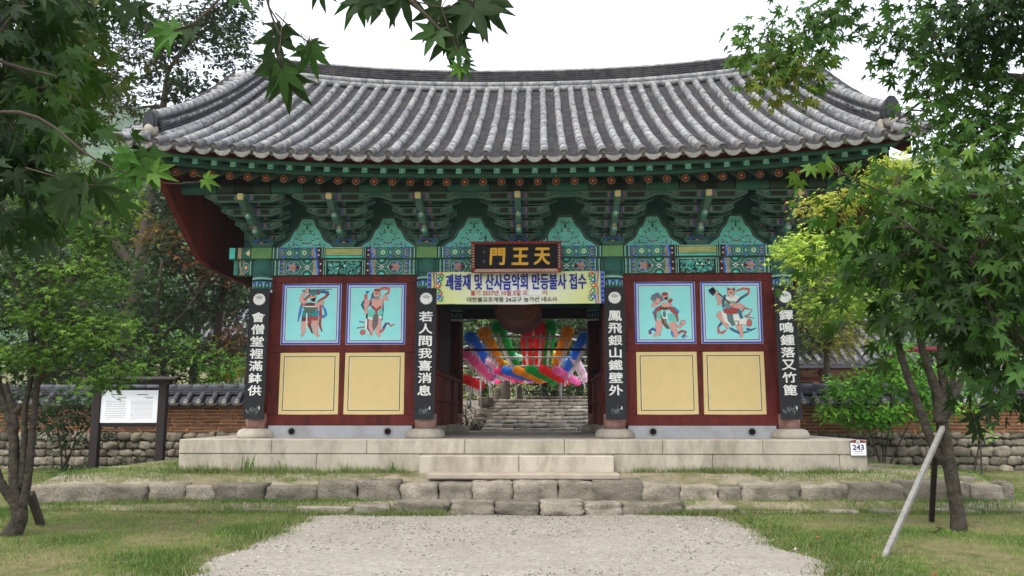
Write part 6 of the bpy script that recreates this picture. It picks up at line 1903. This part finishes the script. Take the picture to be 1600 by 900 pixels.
# thin twigs carrying them
mb = MB(); B = tr_.location
for seq in ([(345, -5, 1.4), (305, 36, 1.4), (270, 48, 1.4)], [(420, 10, 1.4), (440, 42, 1.4)], [(440, 42, 1.4), (436, 90, 1.4), (444, 118, 1.41)], [(430, 20, 1.4), (462, 50, 1.4), (484, 68, 1.4)], [(420, -60, 1.4), (420, 10, 1.4)],
            [(560, -50, 1.35), (600, -12, 1.35)], [(640, 0, 1.35), (690, 12, 1.35), (702, 50, 1.35), (716, 80, 1.35), (720, 102, 1.35)], [(660, -30, 1.35), (740, 5, 1.35)], [(690, 12, 1.35), (740, 8, 1.35)], [(40, 262, 1.75), (130, 288, 1.7), (160, 290, 1.72)]):
    MB().tube([at(*p) - B for p in seq], 0.0014, 5).build('twig', 'bark_dark', tr_)

b3 = Vector((4.6, 3.9, 0.0))
RB_ = [[(b3, 0.17), (b3 + Vector((-0.1, 0, 1.6)), 0.14), (b3 + Vector((-0.3, 0, 3.0)), 0.11), (b3 + Vector((-0.5, 0.3, 4.4)), 0.07)],
       [(b3 + Vector((-0.3, 0, 3.0)), 0.06), (at(1560, 120, 4.2), 0.025), (at(1470, 140, 4.3), 0.010), (at(1400, 190, 4.4), 0.004)],
       [(b3 + Vector((-0.5, 0.3, 4.4)), 0.05), (at(1500, -30, 4.4), 0.02), (at(1350, -10, 4.5), 0.010), (at(1290, 30, 4.5), 0.006), (at(1210, 78, 4.5), 0.003)],
       [(b3 + Vector((-0.1, 0, 1.7)), 0.06), (at(1620, 330, 3.0), 0.012), (at(1480, 330, 2.9), 0.006), (at(1380, 300, 2.9), 0.003), (at(1300, 262, 2.9), 0.0012)],
       [(b3 + Vector((-0.1, 0, 1.6)), 0.06), (at(1640, 430, 3.0), 0.012), (at(1500, 400, 2.8), 0.006), (at(1390, 330, 2.8), 0.002)]]
tree('overhanging_maple', 'maple bough crowding in close beside the corner with the round black ridge tile', 'tree', b3, RB_,
     [pxc(1205, 70, 4.5, 42, 30, 120, ('4f7a26', '6a9430')), pxc(1240, 100, 4.5, 32, 30, 90, ('5a8428', '7a9a30')), pxc(1270, 40, 4.5, 50, 30, 110, ('3f6a20', '5a8a2c')), pxc(1320, 10, 4.5, 40, 20, 70), pxc(1220, 130, 4.5, 24, 16, 40, ('8a9a34', 'a09a3a')),
      pxc(1440, 30, 4.3, 50, 35, 110), pxc(1520, 30, 4.0, 70, 45, 210, ('2f4a18', '3f6a20')), pxc(1570, 20, 3.8, 60, 60, 180, ('2a4216', '33521c')), pxc(1400, 70, 4.4, 30, 20, 40), pxc(1470, 100, 4.3, 40, 35, 90), pxc(1560, 120, 4.0, 60, 50, 170), pxc(1490, 190, 4.2, 50, 40, 120), pxc(1560, 210, 4.0, 55, 40, 150), pxc(1430, 140, 4.4, 20, 15, 16), pxc(1400, 50, 4.4, 16, 10, 12), pxc(1520, 250, 4.0, 50, 30, 80),
      pxc(1380, 350, 3.0, 55, 40, 60, ('3f6a20', '5a8a2c')), pxc(1450, 380, 2.9, 70, 50, 110, ('2f4a18', '3f6a20')), pxc(1540, 380, 2.8, 70, 60, 130, ('2f4a18', '4f7a26')), pxc(1420, 460, 2.9, 60, 40, 90, ('2f4a18', '3f6a20')), pxc(1520, 480, 2.8, 70, 40, 120, ('2a4216', '3f6a20')), pxc(1590, 540, 2.7, 40, 60, 100, ('3a6424', '4f7a30')), pxc(1350, 430, 3.0, 40, 35, 40, ('4f7a26', '6a9430')), pxc(1310, 390, 3.1, 30, 30, 24, ('4a7a24',)), pxc(1400, 290, 3.0, 50, 25, 36, ('4a7a30', '6a9430')), pxc(1480, 300, 3.0, 60, 30, 60, ('4a7a30', '7aa03a')), pxc(1570, 290, 2.8, 40, 40, 60), pxc(1585, 610, 2.7, 25, 25, 30, ('2a4216',)), pxc(1310, 275, 3.0, 24, 14, 10, ('6a9430',))],
     'maple', 0.054, ('3f6a20', '4f7a26', '5f8c30'), 'bark_dark', seed=12, per=12, spread=0.18, droop=1.1, flat=0.45, twig=0.0018, limb_r=0.006, gain=0.54, tilt=0.9, mult=1.5)

# shrubs and trees round the walls
def shrub(label, base, clusters, pal, seed, size=0.09, leaf='oval', name='shrub', cat='shrub', stems=4, group=None, per=20, spread=0.22, gain=0.7):
    r = random.Random(seed); limbs = []
    top = [Vector(c[0]) for c in clusters]
    for k in range(stems):
        e = top[k % len(top)]
        b = Vector(base) + Vector((r.uniform(-.12, .12), r.uniform(-.1, .1), -0.05))
        limbs.append([(b, 0.022), (b.lerp(e, 0.4) + Vector((r.uniform(-.08, .08), 0, 0.03)), 0.016), (e, 0.008)])
    return tree(name, label, cat, Vector(base), limbs, clusters, leaf, size, pal, 'bark', seed, group, 0.3, 0.4, 0.004, 'stems', per, spread, 0.03, gain)
Y = 19.2
shrub('bright green leafy shrub in front of the wall beside the number plate', (at(1378, 700, Y).x, Y, 0.2),
      [pxc(1330, 605, Y, 45, 28, 800), pxc(1395, 585, Y, 50, 32, 1000), pxc(1440, 625, Y, 40, 34, 800), pxc(1375, 645, Y, 45, 20, 700), pxc(1395, 545, Y, 18, 20, 200), pxc(1300, 640, Y, 22, 14, 200), pxc(1455, 590, Y, 25, 25, 300), pxc(1340, 650, Y, 30, 16, 300)], ('5a9a2c', '7fb83c', '4a8024', '8fc44a'), 61, 0.13, gain=1.0)
shrub('thin bright sapling against the wall behind the propped trunk', (at(1522, 715, 19.4).x, 19.4, 0.2), [pxc(1512, 600, 19.4, 22, 20, 160), pxc(1530, 640, 19.4, 20, 14, 110), pxc(1540, 672, 19.4, 16, 10, 60), pxc(1495, 640, 19.5, 16, 12, 60)], ('6aae34', '86c043'), 62, 0.11, stems=3)
shrub('dark spreading shrub between the forked maple and the notice board', (at(100, 735, 19.6).x, 19.6, 0.15), [pxc(80, 620, 19.6, 40, 30, 260), pxc(130, 640, 19.4, 45, 30, 300), pxc(170, 620, 19.2, 35, 22, 200), pxc(100, 680, 19.5, 40, 25, 200), pxc(50, 660, 19.6, 40, 30, 200), pxc(155, 668, 19.3, 25, 14, 90), pxc(20, 610, 19.8, 40, 40, 240)], ('26401c', '355428', '45663a'), 63, 0.13)
shrub('low dark ground ivy at the foot of the stone wall under the notice board', (at(210, 738, 19.8).x, 19.8, 0.15), [pxc(180, 728, 19.8, 22, 8, 120), pxc(215, 722, 19.9, 22, 12, 150), pxc(245, 726, 19.8, 16, 9, 90), pxc(120, 735, 19.6, 40, 6, 150)], ('2f4a20', '3f6428'), 64, 0.09, stems=3)
shrub('dark clipped bush just inside the doorway by the stairs', tuple(gl(-1.75, 8.2, 1.0)), [(gl(-1.75, 8.2, 1.35), (0.25, 0.25, 0.3), 300), (gl(-1.8, 8.3, 1.75), (0.16, 0.2, 0.25), 200), (gl(-1.5, 8.3, 1.2), (0.2, 0.2, 0.15), 120)], ('24401c', '33561f'), 65, 0.07)
shrub('low yellow green weeds at the foot of the propped maple', (at(1478, 826, 11.2).x, 11.3, 0.02), [pxc(1468, 828, 11.2, 14, 4, 40), pxc(1500, 838, 11.0, 10, 3, 20), pxc(1450, 835, 11.2, 12, 3, 24)], ('6aa02c', '86b83c'), 66, 0.05, name='weed_patch', cat='weeds', stems=2, per=8, spread=0.1)

def back_tree(label, u, vbase, Y, H, clusters, pal, seed, size, zb=1.0, tr=0.22, lean=0.0, name='background_tree', group='trees beyond the boundary walls', per=30, spread=0.7, gain=0.72):
    b = at(u, vbase, Y); b.z = zb
    limbs = [[(b, tr), (b + Vector((lean * 0.3, 0, H * 0.3)), tr * 0.8), (b + Vector((lean * 0.7, 0, H * 0.6)), tr * 0.55), (b + Vector((lean, 0, H * 0.9)), tr * 0.25)]]
    limbs.append([(b + Vector((lean * 0.5, 0, H * 0.45)), tr * 0.5), (b + Vector((lean * 0.5 + H * 0.15, 0, H * 0.62)), tr * 0.35), (b + Vector((lean + H * 0.25, 0.3, H * 0.85)), tr * 0.15)])
    limbs.append([(b + Vector((lean * 0.4, 0, H * 0.38)), tr * 0.5), (b + Vector((lean * 0.4 - H * 0.15, 0, H * 0.58)), tr * 0.33), (b + Vector((lean - H * 0.25, 0.3, H * 0.8)), tr * 0.15)])
    return tree(name, label, 'tree', b, limbs, clusters, 'sprig', size, pal, 'bark_dark', seed, group, 0.4, 0.35, 0.012, 'trunk', per, spread, 0.06, gain)
Y = 27
back_tree('tall dark tree rising behind the roof corner with gaps of white sky', 190, 560, Y, 13.5,
          [pxc(130, 60, Y, 60, 60, 620), pxc(230, 40, Y, 60, 50, 620), pxc(320, 50, Y, 55, 45, 620), pxc(380, 90, Y, 30, 45, 320), pxc(170, 130, Y, 50, 40, 420, ('55702c', '8a8a3c', '6a5a2c')), pxc(290, 130, Y, 50, 28, 380), pxc(345, 10, Y, 45, 30, 320), pxc(60, 120, Y, 50, 60, 420), pxc(240, 95, Y, 40, 20, 220, ('6a7a34', '8a8a3c')), pxc(215, 170, Y, 30, 18, 120, ('55702c', '7a7a34')), pxc(330, 150, Y, 30, 16, 120), pxc(120, 200, Y, 40, 30, 200)],
          ('3c4f2a', '4a6030', '566a34', '303f22'), 71, 0.24, 1.0, 0.30, 0.9, gain=0.55)
back_tree('dim tree with patches of orange leaves behind the red gable boards', 330, 600, 25, 8.5,
          [pxc(300, 330, 25, 50, 35, 420), pxc(340, 400, 25, 50, 30, 380, ('7a5228', '8f6430', '4a5230')), pxc(280, 420, 25, 50, 40, 420), pxc(360, 450, 25, 40, 30, 320), pxc(310, 480, 25, 60, 30, 380), pxc(255, 370, 25, 30, 30, 220, ('8a6a2c', '5a6a30')), pxc(370, 530, 25, 30, 20, 160, ('7a4f28', '5a5a30')), pxc(335, 365, 25, 24, 14, 120, ('a0602c', '8a5a2c')), pxc(270, 300, 25, 40, 30, 280)],
          ('3a4a2c', '46583a', '52663a'), 72, 0.22, 1.0, 0.16, 0.3)
shrub('dark hedge on the bank above the stairway behind the gate', tuple(gl(2.0, 17.8, 2.0)), [(gl(0.2 + 0.9 * k, 17.8, 2.35), (0.5, 0.3, 0.22), 260) for k in range(6)], ('24381c', '2f4a22'), 67, 0.12, name='hedge', cat='hedge')
back_tree('mid green maple filling the gap behind the wall near the notice board', 230, 600, 24, 5.6,
          [pxc(200, 500, 24, 60, 30, 420, ('3a5a24', '557a30')), pxc(270, 545, 24, 60, 25, 420, ('55802c', '6f9a38')), pxc(340, 570, 24, 50, 18, 320, ('5a8a2c', '76a43c')), pxc(160, 560, 24, 50, 25, 300, ('26401c', '33521f')), pxc(120, 480, 24, 60, 40, 380, ('2f4a20', '3f5a26')), pxc(220, 440, 24, 50, 35, 320), pxc(230, 585, 24, 60, 14, 300, ('24381a', '2f4a20')), pxc(90, 580, 24, 60, 30, 300, ('24381a', '2f4a20'))],
          ('33501f', '466a28'), 73, 0.20, 1.0, 0.13, 0.2)
back_tree('broad tree filling the view behind the forked maple', 60, 600, 30, 10.0,
          [pxc(40, 300, 30, 90, 60, 520), pxc(150, 330, 30, 70, 60, 460, ('5a7434', '768a40')), pxc(60, 430, 30, 90, 60, 460), pxc(190, 270, 30, 50, 40, 280, ('6f8a3a', '8a9a48')), pxc(0, 180, 30, 90, 70, 420), pxc(210, 340, 30, 40, 50, 260), pxc(180, 420, 30, 50, 60, 300)],
          ('364a26', '46602e', '526c34'), 74, 0.30, 1.0, 0.25, 0.2, spread=0.9)
Y = 26
back_tree('yellow green tree behind the wall next to the corner pillar board', 1290, 600, Y, 6.4,
          [pxc(1290, 500, Y, 45, 35, 520, ('8f9a3c', 'a0a648')), pxc(1340, 480, Y, 40, 40, 420, ('7a8c34', '96a042')), pxc(1270, 450, Y, 30, 30, 300, ('5f7a2c', '7f9438')), pxc(1320, 535, Y, 40, 20, 300, ('9aa040', 'aaa84c')), pxc(1250, 520, Y, 20, 40, 260, ('3f5a28', '556a30')), pxc(1380, 520, Y, 30, 30, 240)],
          ('6f8a34', '8f9a40'), 75, 0.17, 1.0, 0.12, 0.2, spread=0.55)
back_tree('dark evergreen standing behind the yellow green tree', 1245, 600, 31, 6.6,
          [pxc(1245, 480, 31, 30, 50, 420), pxc(1260, 540, 31, 40, 22, 300), pxc(1230, 430, 31, 20, 40, 220), pxc(1310, 440, 31, 40, 40, 300)], ('24381e', '31482a'), 76, 0.22, 1.0, 0.15, 0.1)
back_tree('leafy green tree behind the white walled hall and propped maple', 1530, 610, 30, 9.5,
          [pxc(1540, 480, 30, 70, 60, 520), pxc(1470, 440, 30, 60, 50, 420), pxc(1580, 380, 30, 60, 70, 420), pxc(1500, 540, 30, 60, 30, 300, ('6a9a34', '86ac44')), pxc(1580, 560, 30, 50, 40, 300), pxc(1440, 400, 30, 50, 40, 300)], ('3a5a26', '50752e', '638a38'), 77, 0.28, 1.0, 0.2, 0.1, spread=0.9)
back_tree('deep green wide tree closing the view behind the orange tinted one', 300, 600, 36, 9.5,
          [pxc(290, 300, 36, 70, 40, 420), pxc(350, 380, 36, 60, 50, 420), pxc(240, 400, 36, 70, 50, 420), pxc(300, 470, 36, 80, 40, 420), pxc(380, 480, 36, 40, 60, 320), pxc(200, 500, 36, 70, 40, 360), pxc(330, 550, 36, 80, 24, 320)],
          ('2c4020', '384f28', '465e30'), 91, 0.42, 1.0, 0.22, 0.2, spread=1.1)
back_tree('deep green wide tree closing the view behind the broad one', 70, 600, 38, 9.5,
          [pxc(20, 330, 38, 80, 50, 420), pxc(110, 380, 38, 80, 50, 420), pxc(180, 330, 38, 60, 50, 360), pxc(40, 450, 38, 80, 50, 420), pxc(130, 480, 38, 80, 40, 420), pxc(60, 550, 38, 90, 30, 360), pxc(170, 560, 38, 70, 24, 300)],
          ('2a3c1e', '364c26', '4a6432'), 92, 0.44, 1.0, 0.22, 0.2, spread=1.1)
back_tree('deep green wide tree closing the view above the white walled hall', 1440, 600, 52, 11.0,
          [pxc(1330, 420, 52, 60, 40, 360), pxc(1420, 380, 52, 70, 50, 420), pxc(1510, 420, 52, 80, 50, 420), pxc(1580, 460, 52, 60, 60, 360), pxc(1380, 470, 52, 70, 30, 320), pxc(1480, 490, 52, 70, 24, 300)],
          ('2e4424', '3a542c', '4a6634'), 93, 0.55, 1.0, 0.25, 0.2, spread=1.4)
for (u, Y, lab, pal, sd, H) in ((760, 40, 'light green tree behind the lanterns on the swordsman side', ('5a7a30', '7a9440', '46602a'), 81, 8.5), (850, 44, 'dark tree behind the middle of the lanterns', ('2f4420', '3f5a2a'), 82, 9.5), (905, 41, 'grey green tree behind the lanterns on the axe side', ('4a6236', '5f7a44', '37502a'), 83, 8.5)):
    k = Y / _F
    back_tree(lab, u, 610, Y, H, [pxc(u - 25, 525, Y, 40, 30, 420), pxc(u + 15, 500, Y, 40, 30, 420), pxc(u + 20, 555, Y, 40, 30, 380), pxc(u - 20, 580, Y, 40, 22, 320), pxc(u, 460, Y, 50, 30, 300), pxc(u + 5, 605, Y, 45, 14, 260)], pal, sd, 0.30, 2.0, 0.2, 0.2, group='trees behind the lantern frame', spread=0.8)

# wooded hills far behind
V, T = [], []
nx, ny = 150, 40
for j in range(ny + 1):
    for i in range(nx + 1):
        x = -520 + 1040 * i / nx; y = 130 + 420 * j / ny
        u = j / ny
        ridge = 150 + (18 if x < 0 else -10) * min(1, abs(x) / 150) + 14 * mnoise.noise(Vector((x * 0.006, 0, 2))) + 8 * mnoise.noise(Vector((x * 0.02, 0, 5)))
        z = -4 + ridge * sstep(0.0, 0.75, u) * (0.75 + 0.25 * min(1, abs(x) / 200)) + 5.0 * mnoise.noise(Vector((x * 0.08, y * 0.08, 0))) * u + 2.5 * mnoise.noise(Vector((x * 0.3, y * 0.3, 1)))
        V.append((x, y, z))
for j in range(ny):
    for i in range(nx):
        a = j * (nx + 1) + i; T += [(a, a + 1, a + nx + 2), (a, a + nx + 2, a + nx + 1)]
ground_material('wooded_hill', [lin('3f5a34'), lin('2f4628'), lin('557044')], [0, 0.09, 0.2], 1.0, 0.35, 2.0)
tag(np_mesh('hills', np.array(V), np.array(T), None, 'wooded_hill', None, False), kind='structure')

# ------------------------------------------------------------------ grass, weeds, pebbles
rs = np.random.RandomState(5)
def blades(x, y, z, h, w, col, lean=0.5):
    n = len(x)
    a = rs.random(n) * 2 * PI
    dx, dy = np.cos(a) * w / 2, np.sin(a) * w / 2
    b = rs.random(n) * 2 * PI; l = h * lean * rs.random(n)
    V = np.empty((n, 3, 3))
    V[:, 0] = np.stack([x - dx, y - dy, z], 1); V[:, 1] = np.stack([x + dx, y + dy, z], 1)
    V[:, 2] = np.stack([x + np.cos(b) * l, y + np.sin(b) * l, z + h], 1)
    return V.reshape(-1, 3), np.arange(n * 3).reshape(-1, 3), np.repeat(col, 3, axis=0)
GC = np.array([lin(h) for h in ('587630', '6c883e', '7e904a', '92925c', '486628', '8c8460')])
def patch_noise(x, y, s, o):
    return np.array([mnoise.noise(Vector((a * s, b * s, o))) for a, b in zip(x, y)])
n = 330000
yy = 7.6 + (13.6 - 7.6) * rs.random(n) ** 1.0; xx = rs.uniform(-11.5, 11.5, n)
ed = np.array([edge(q, 1) for q in np.linspace(7, 14, 200)]); el = np.array([edge(q, -1) for q in np.linspace(7, 14, 200)])
iy = np.clip(((yy - 7) / 7 * 199).astype(int), 0, 199)
d = np.where(xx > 0, xx - ed[iy], el[iy] - xx)
keep = (d > 0.0) | (rs.random(n) < 0.4 * np.exp(np.minimum(d, 0) / 0.13))
# seen part only: a little beyond the picture's edges
keep &= np.abs(xx) < yy * 0.66 + 0.6
pn = np.array([[mnoise.noise(Vector((a * 0.7, b * 0.7, 4))) for a in np.linspace(-12, 12, 120)] for b in np.linspace(7, 24, 90)])
def pnv(x, y): return pn[np.clip(((y - 7) / 17 * 89).astype(int), 0, 89), np.clip(((x + 12) / 24 * 119).astype(int), 0, 119)]
pv = pnv(xx, yy)
keep &= rs.random(n) < np.clip(0.75 + 1.1 * pv, 0.18, 1.0)
xx, yy, pv, d = xx[keep], yy[keep], pv[keep], d[keep]
zz = np.array([lawn_z(a, b) for a, b in zip(xx[:0], yy[:0])])
zg = np.array([[lawn_z(a, b) for a in np.linspace(-12, 12, 241)] for b in np.linspace(7, 24, 171)])
def lz(x, y): return zg[np.clip(((y - 7) / 17 * 170).round().astype(int), 0, 170), np.clip(((x + 12) / 24 * 240).round().astype(int), 0, 240)]
edgy = np.exp(-np.abs(d - 0.25) / 0.3)
h = rs.uniform(0.018, 0.048, len(xx)) * (1 + 0.5 * edgy + 0.5 * np.clip(pv, 0, 1))
ci = np.clip((2.6 - 5.0 * (pv + 0.25 * rs.normal(size=len(xx))) - 0.5 * edgy), 0, 5)
lo = np.floor(ci).astype(int); f_ = (ci - lo)[:, None]
order = np.array([4, 0, 1, 2, 3, 5])
col = GC[order[lo]] * (1 - f_) + GC[order[np.minimum(lo + 1, 5)]] * f_
col = col * rs.uniform(0.75, 1.25, (len(xx), 1))
parts = [blades(xx, yy, lz(xx, yy) - 0.004, h, rs.uniform(0.005, 0.011, len(xx)), col, 0.9)]
# terrace, ledge and the lawn towards the walls
n = 200000
yy = 13.36 + 8.1 * rs.random(n) ** 1.8; xx = rs.uniform(-11.8, 11.8, n)
out = np.abs(xx - 0.1) > 8.05 - 0.14 * (yy - 14)
ter = (~out) & (yy > 14.25) & ((yy < 15.08) | (np.abs(xx - 0.15) > 6.35))
led = (np.abs(xx) < 8.1) & (yy > 13.38) & (yy < 13.95)
dens = np.where(out, 0.8, np.where(ter, np.clip((np.abs(xx - 0.2) - 2.2) * 0.5, 0.03, 1), np.where(led, np.clip((np.abs(xx) - 1.7) * 0.8, 0.03, 1.0), 0)))
pv = pnv(xx, yy)
keep = rs.random(n) < dens * np.clip(0.7 + 1.5 * pv, 0.1, 1)
xx, yy, pv, out, ter = xx[keep], yy[keep], pv[keep], out[keep], ter[keep]
zt = np.where(out, lz(xx, yy), np.where(ter, 0.36 + 0.21 * np.clip((yy - 13.9) / 0.8, 0, 1) ** 2 * (3 - 2 * np.clip((yy - 13.9) / 0.8, 0, 1)), (0.185 - 0.05 * np.clip((-xx - 4) / 3.5, 0, 1)) - 0.20 * (1 - np.clip((yy - 13.40) / 0.2, 0, 1))))
ci = np.clip((2.0 - 4.0 * (pv + 0.25 * rs.normal(size=len(xx)))), 0, 5); lo = np.floor(ci).astype(int); f_ = (ci - lo)[:, None]
col = (GC[order[lo]] * (1 - f_) + GC[order[np.minimum(lo + 1, 5)]] * f_) * rs.uniform(0.8, 1.25, (len(xx), 1))
parts.append(blades(xx, yy, zt - 0.005, rs.uniform(0.025, 0.075, len(xx)), rs.uniform(0.008, 0.014, len(xx)), col, 0.8))
# dense tufts: along the step, the path edges and the platform foot
tuf = []
for k in range(420):
    s_ = rs.random()
    if s_ < 0.4:
        x = rs.choice([rs.uniform(-7.5, -1.0), rs.uniform(2.0, 7.8)]); y = 13.40 + rs.normal() * 0.06; z = 0.02; hh = 0.10
    elif s_ < 0.6:
        sd = rs.choice([-1, 1]); y = rs.uniform(8.5, 13.0); x = edge(y, sd) + sd * rs.uniform(-0.02, 0.3); z = 0.02; hh = 0.08
    elif s_ < 0.8:
        x = rs.choice([rs.uniform(-7.0, -2.2), rs.uniform(3.6, 7.5)]); y = 13.86 + rs.normal() * 0.04; z = 0.14; hh = 0.10
    else:
        x = rs.choice([rs.uniform(-6.0, -1.9), rs.uniform(2.2, 6.0)]); y = 14.9 + rs.uniform(-0.25, 0.05); z = 0.57; hh = 0.11
    tuf.append((x, y, z, hh * rs.uniform(0.6, 1.4)))
for (x, y, z, hh) in tuf:
    m = 90
    bx, by = x + rs.normal(size=m) * 0.14, y + rs.normal(size=m) * 0.05
    c = GC[rs.choice([4, 0, 1, 2, 3, 5], m)] * rs.uniform(0.6, 1.15, (m, 1))
    parts.append(blades(bx, by, np.full(m, z), hh * rs.uniform(0.4, 1.2, m), rs.uniform(0.006, 0.012, m), c, 0.9))
off = 0; TV, TT, TC = [], [], []
for V_, T_, C_ in parts:
    TV.append(V_); TT.append(T_ + off); TC.append(C_); off += len(V_)
tag(np_mesh('grass', np.concatenate(TV), np.concatenate(TT), np.concatenate(TC), 'grass'), kind='stuff', label='thin patchy lawn grass beside the gravel path', cat='grass')
# tall weeds against the platform
for i, (x, y, hh, m, lab) in enumerate(((-4.75, -1.38, 0.52, 46, 'tallest grassy weed tuft against the platform front'), (-4.2, -1.36, 0.34, 30, 'second grassy weed tuft, beside the tallest one'), (-3.0, -1.35, 0.28, 26, 'wispy weed tuft halfway to the doorstep'), (-2.2, -1.36, 0.34, 34, 'leafy weed tuft nearest the doorstep'), (-5.5, -1.34, 0.3, 20, 'small weed tuft at the platform corner near the notice board'), (3.2, -1.3, 0.16, 20, 'tiny dry weed tuft at the platform foot under the axe paintings'))):
    t = thing('weed_tuft', lab, 'weeds', gl(x, y, 0.56), 0, 'weeds along the platform foot')
    V, T, C = [], [], []
    for k in range(m):
        a = rs.random() * 2 * PI; h = hh * rs.uniform(0.4, 1.0); l = h * rs.uniform(0.1, 0.5); w = rs.uniform(0.004, 0.008)
        bx, by = rs.normal() * 0.07, rs.normal() * 0.03
        o = len(V)
        for q in range(4):
            u = q / 3; ww = w * (1 - u * 0.9)
            cx, cy, cz = bx + math.cos(a) * l * u * u, by + math.sin(a) * l * u * u, h * (u - 0.2 * u * u)
            V += [(cx - math.sin(a) * ww, cy + math.cos(a) * ww, cz), (cx + math.sin(a) * ww, cy - math.cos(a) * ww, cz)]
        for q in range(3): T += [(o + 2 * q, o + 2 * q + 1, o + 2 * q + 3), (o + 2 * q, o + 2 * q + 3, o + 2 * q + 2)]
        C += [GC[rs.choice([4, 0, 1])] * rs.uniform(0.8, 1.2)] * 8
    np_mesh('blades', np.array(V), np.array(T), np.array(C), 'grass', t)
# pebbles strewn on the path and litter on the grass
n = 12000
y = 7.6 + 6.0 * rs.random(n); x = rs.uniform(-3.9, 4.0, n)
near = np.exp(-(13.55 - y) / 1.2)
kp = rs.random(n) < 0.35 + 0.65 * near
x, y = x[kp], y[kp]; n = len(x)
sz = rs.uniform(0.006, 0.016, n) * np.where(rs.random(n) < 0.06, 2.0, 1.0)
O = np.array([(1, 0, 0), (-1, 0, 0), (0, 1, 0), (0, -1, 0), (0, 0, 0.7), (0, 0, -0.7)])
OT = np.array([(0, 2, 4), (2, 1, 4), (1, 3, 4), (3, 0, 4), (2, 0, 5), (1, 2, 5), (3, 1, 5), (0, 3, 5)])
W = O[None] * sz[:, None, None] * rs.uniform(0.6, 1.3, (n, 6, 1)); a = rs.random(n) * 6.28
ca, sa = np.cos(a)[:, None], np.sin(a)[:, None]
W = np.stack([W[:, :, 0] * ca - W[:, :, 1] * sa, W[:, :, 0] * sa + W[:, :, 1] * ca, W[:, :, 2]], 2) + np.stack([x, y, np.full(n, 0.022)], 1)[:, None, :]
PC = np.array([lin(q) for q in ('a09a8e', 'b8b2a8', '7f786e', '8d867a', '6c665c')])[rs.randint(5, size=n)] * rs.uniform(0.7, 1.2, (n, 1))
MT['pebble'] = material('pebble', None, 0.9, 0.1, 30, 0.0)
tag(np_mesh('pebbles', W.reshape(-1, 3), (OT[None] + (np.arange(n) * 6)[:, None, None]).reshape(-1, 3), np.repeat(PC, 6, axis=0), 'pebble'), kind='stuff', label='loose pale pebbles scattered over the gravel path', cat='pebbles')
n = 160
x = rs.uniform(-9, 9, n); y = rs.uniform(8.2, 13.2, n); k = np.abs(x) > 3.5; x, y = x[k], y[k]; n = len(x)
lc = np.array([lin(q) for q in ('a0522c', '8a6a3c', 'b5763a', '6a4a30')])[rs.randint(4, size=n)]
fl = leaves('fallen_leaves', np.stack([x, y, lz(x, y) + 0.03], 1), rs.normal(size=(n, 3)) * np.array([1, 1, 0.1]), np.stack([rs.normal(size=n) * .3, rs.normal(size=n) * .3, np.ones(n)], 1), rs.uniform(0.03, 0.05, n), 'maple5', lc, None)
tag(fl, 'few brown fallen maple leaves on the grass', 'leaves', kind='stuff')

# ------------------------------------------------------------------ the damp air of the valley (name haze)
hz = MB().box(-560, 560, -215, 830, -8, 215).build('haze', 'paint')
hm = bpy.data.materials.new('valley_haze'); hm.use_nodes = True
hm.node_tree.nodes.clear()
_o = hm.node_tree.nodes.new('ShaderNodeOutputMaterial')
_v = hm.node_tree.nodes.new('ShaderNodeVolumePrincipled')
_v.inputs['Color'].default_value = (0.86, 0.92, 1.0, 1)
_v.inputs['Density'].default_value = 0.0005
_v.inputs['Anisotropy'].default_value = 0.2
hm.node_tree.links.new(_v.outputs[0], _o.inputs['Volume'])
hz.data.materials.clear(); hz.data.materials.append(hm)
tag(hz, 'thin pale haze lying in the valley air', 'haze', kind='stuff')
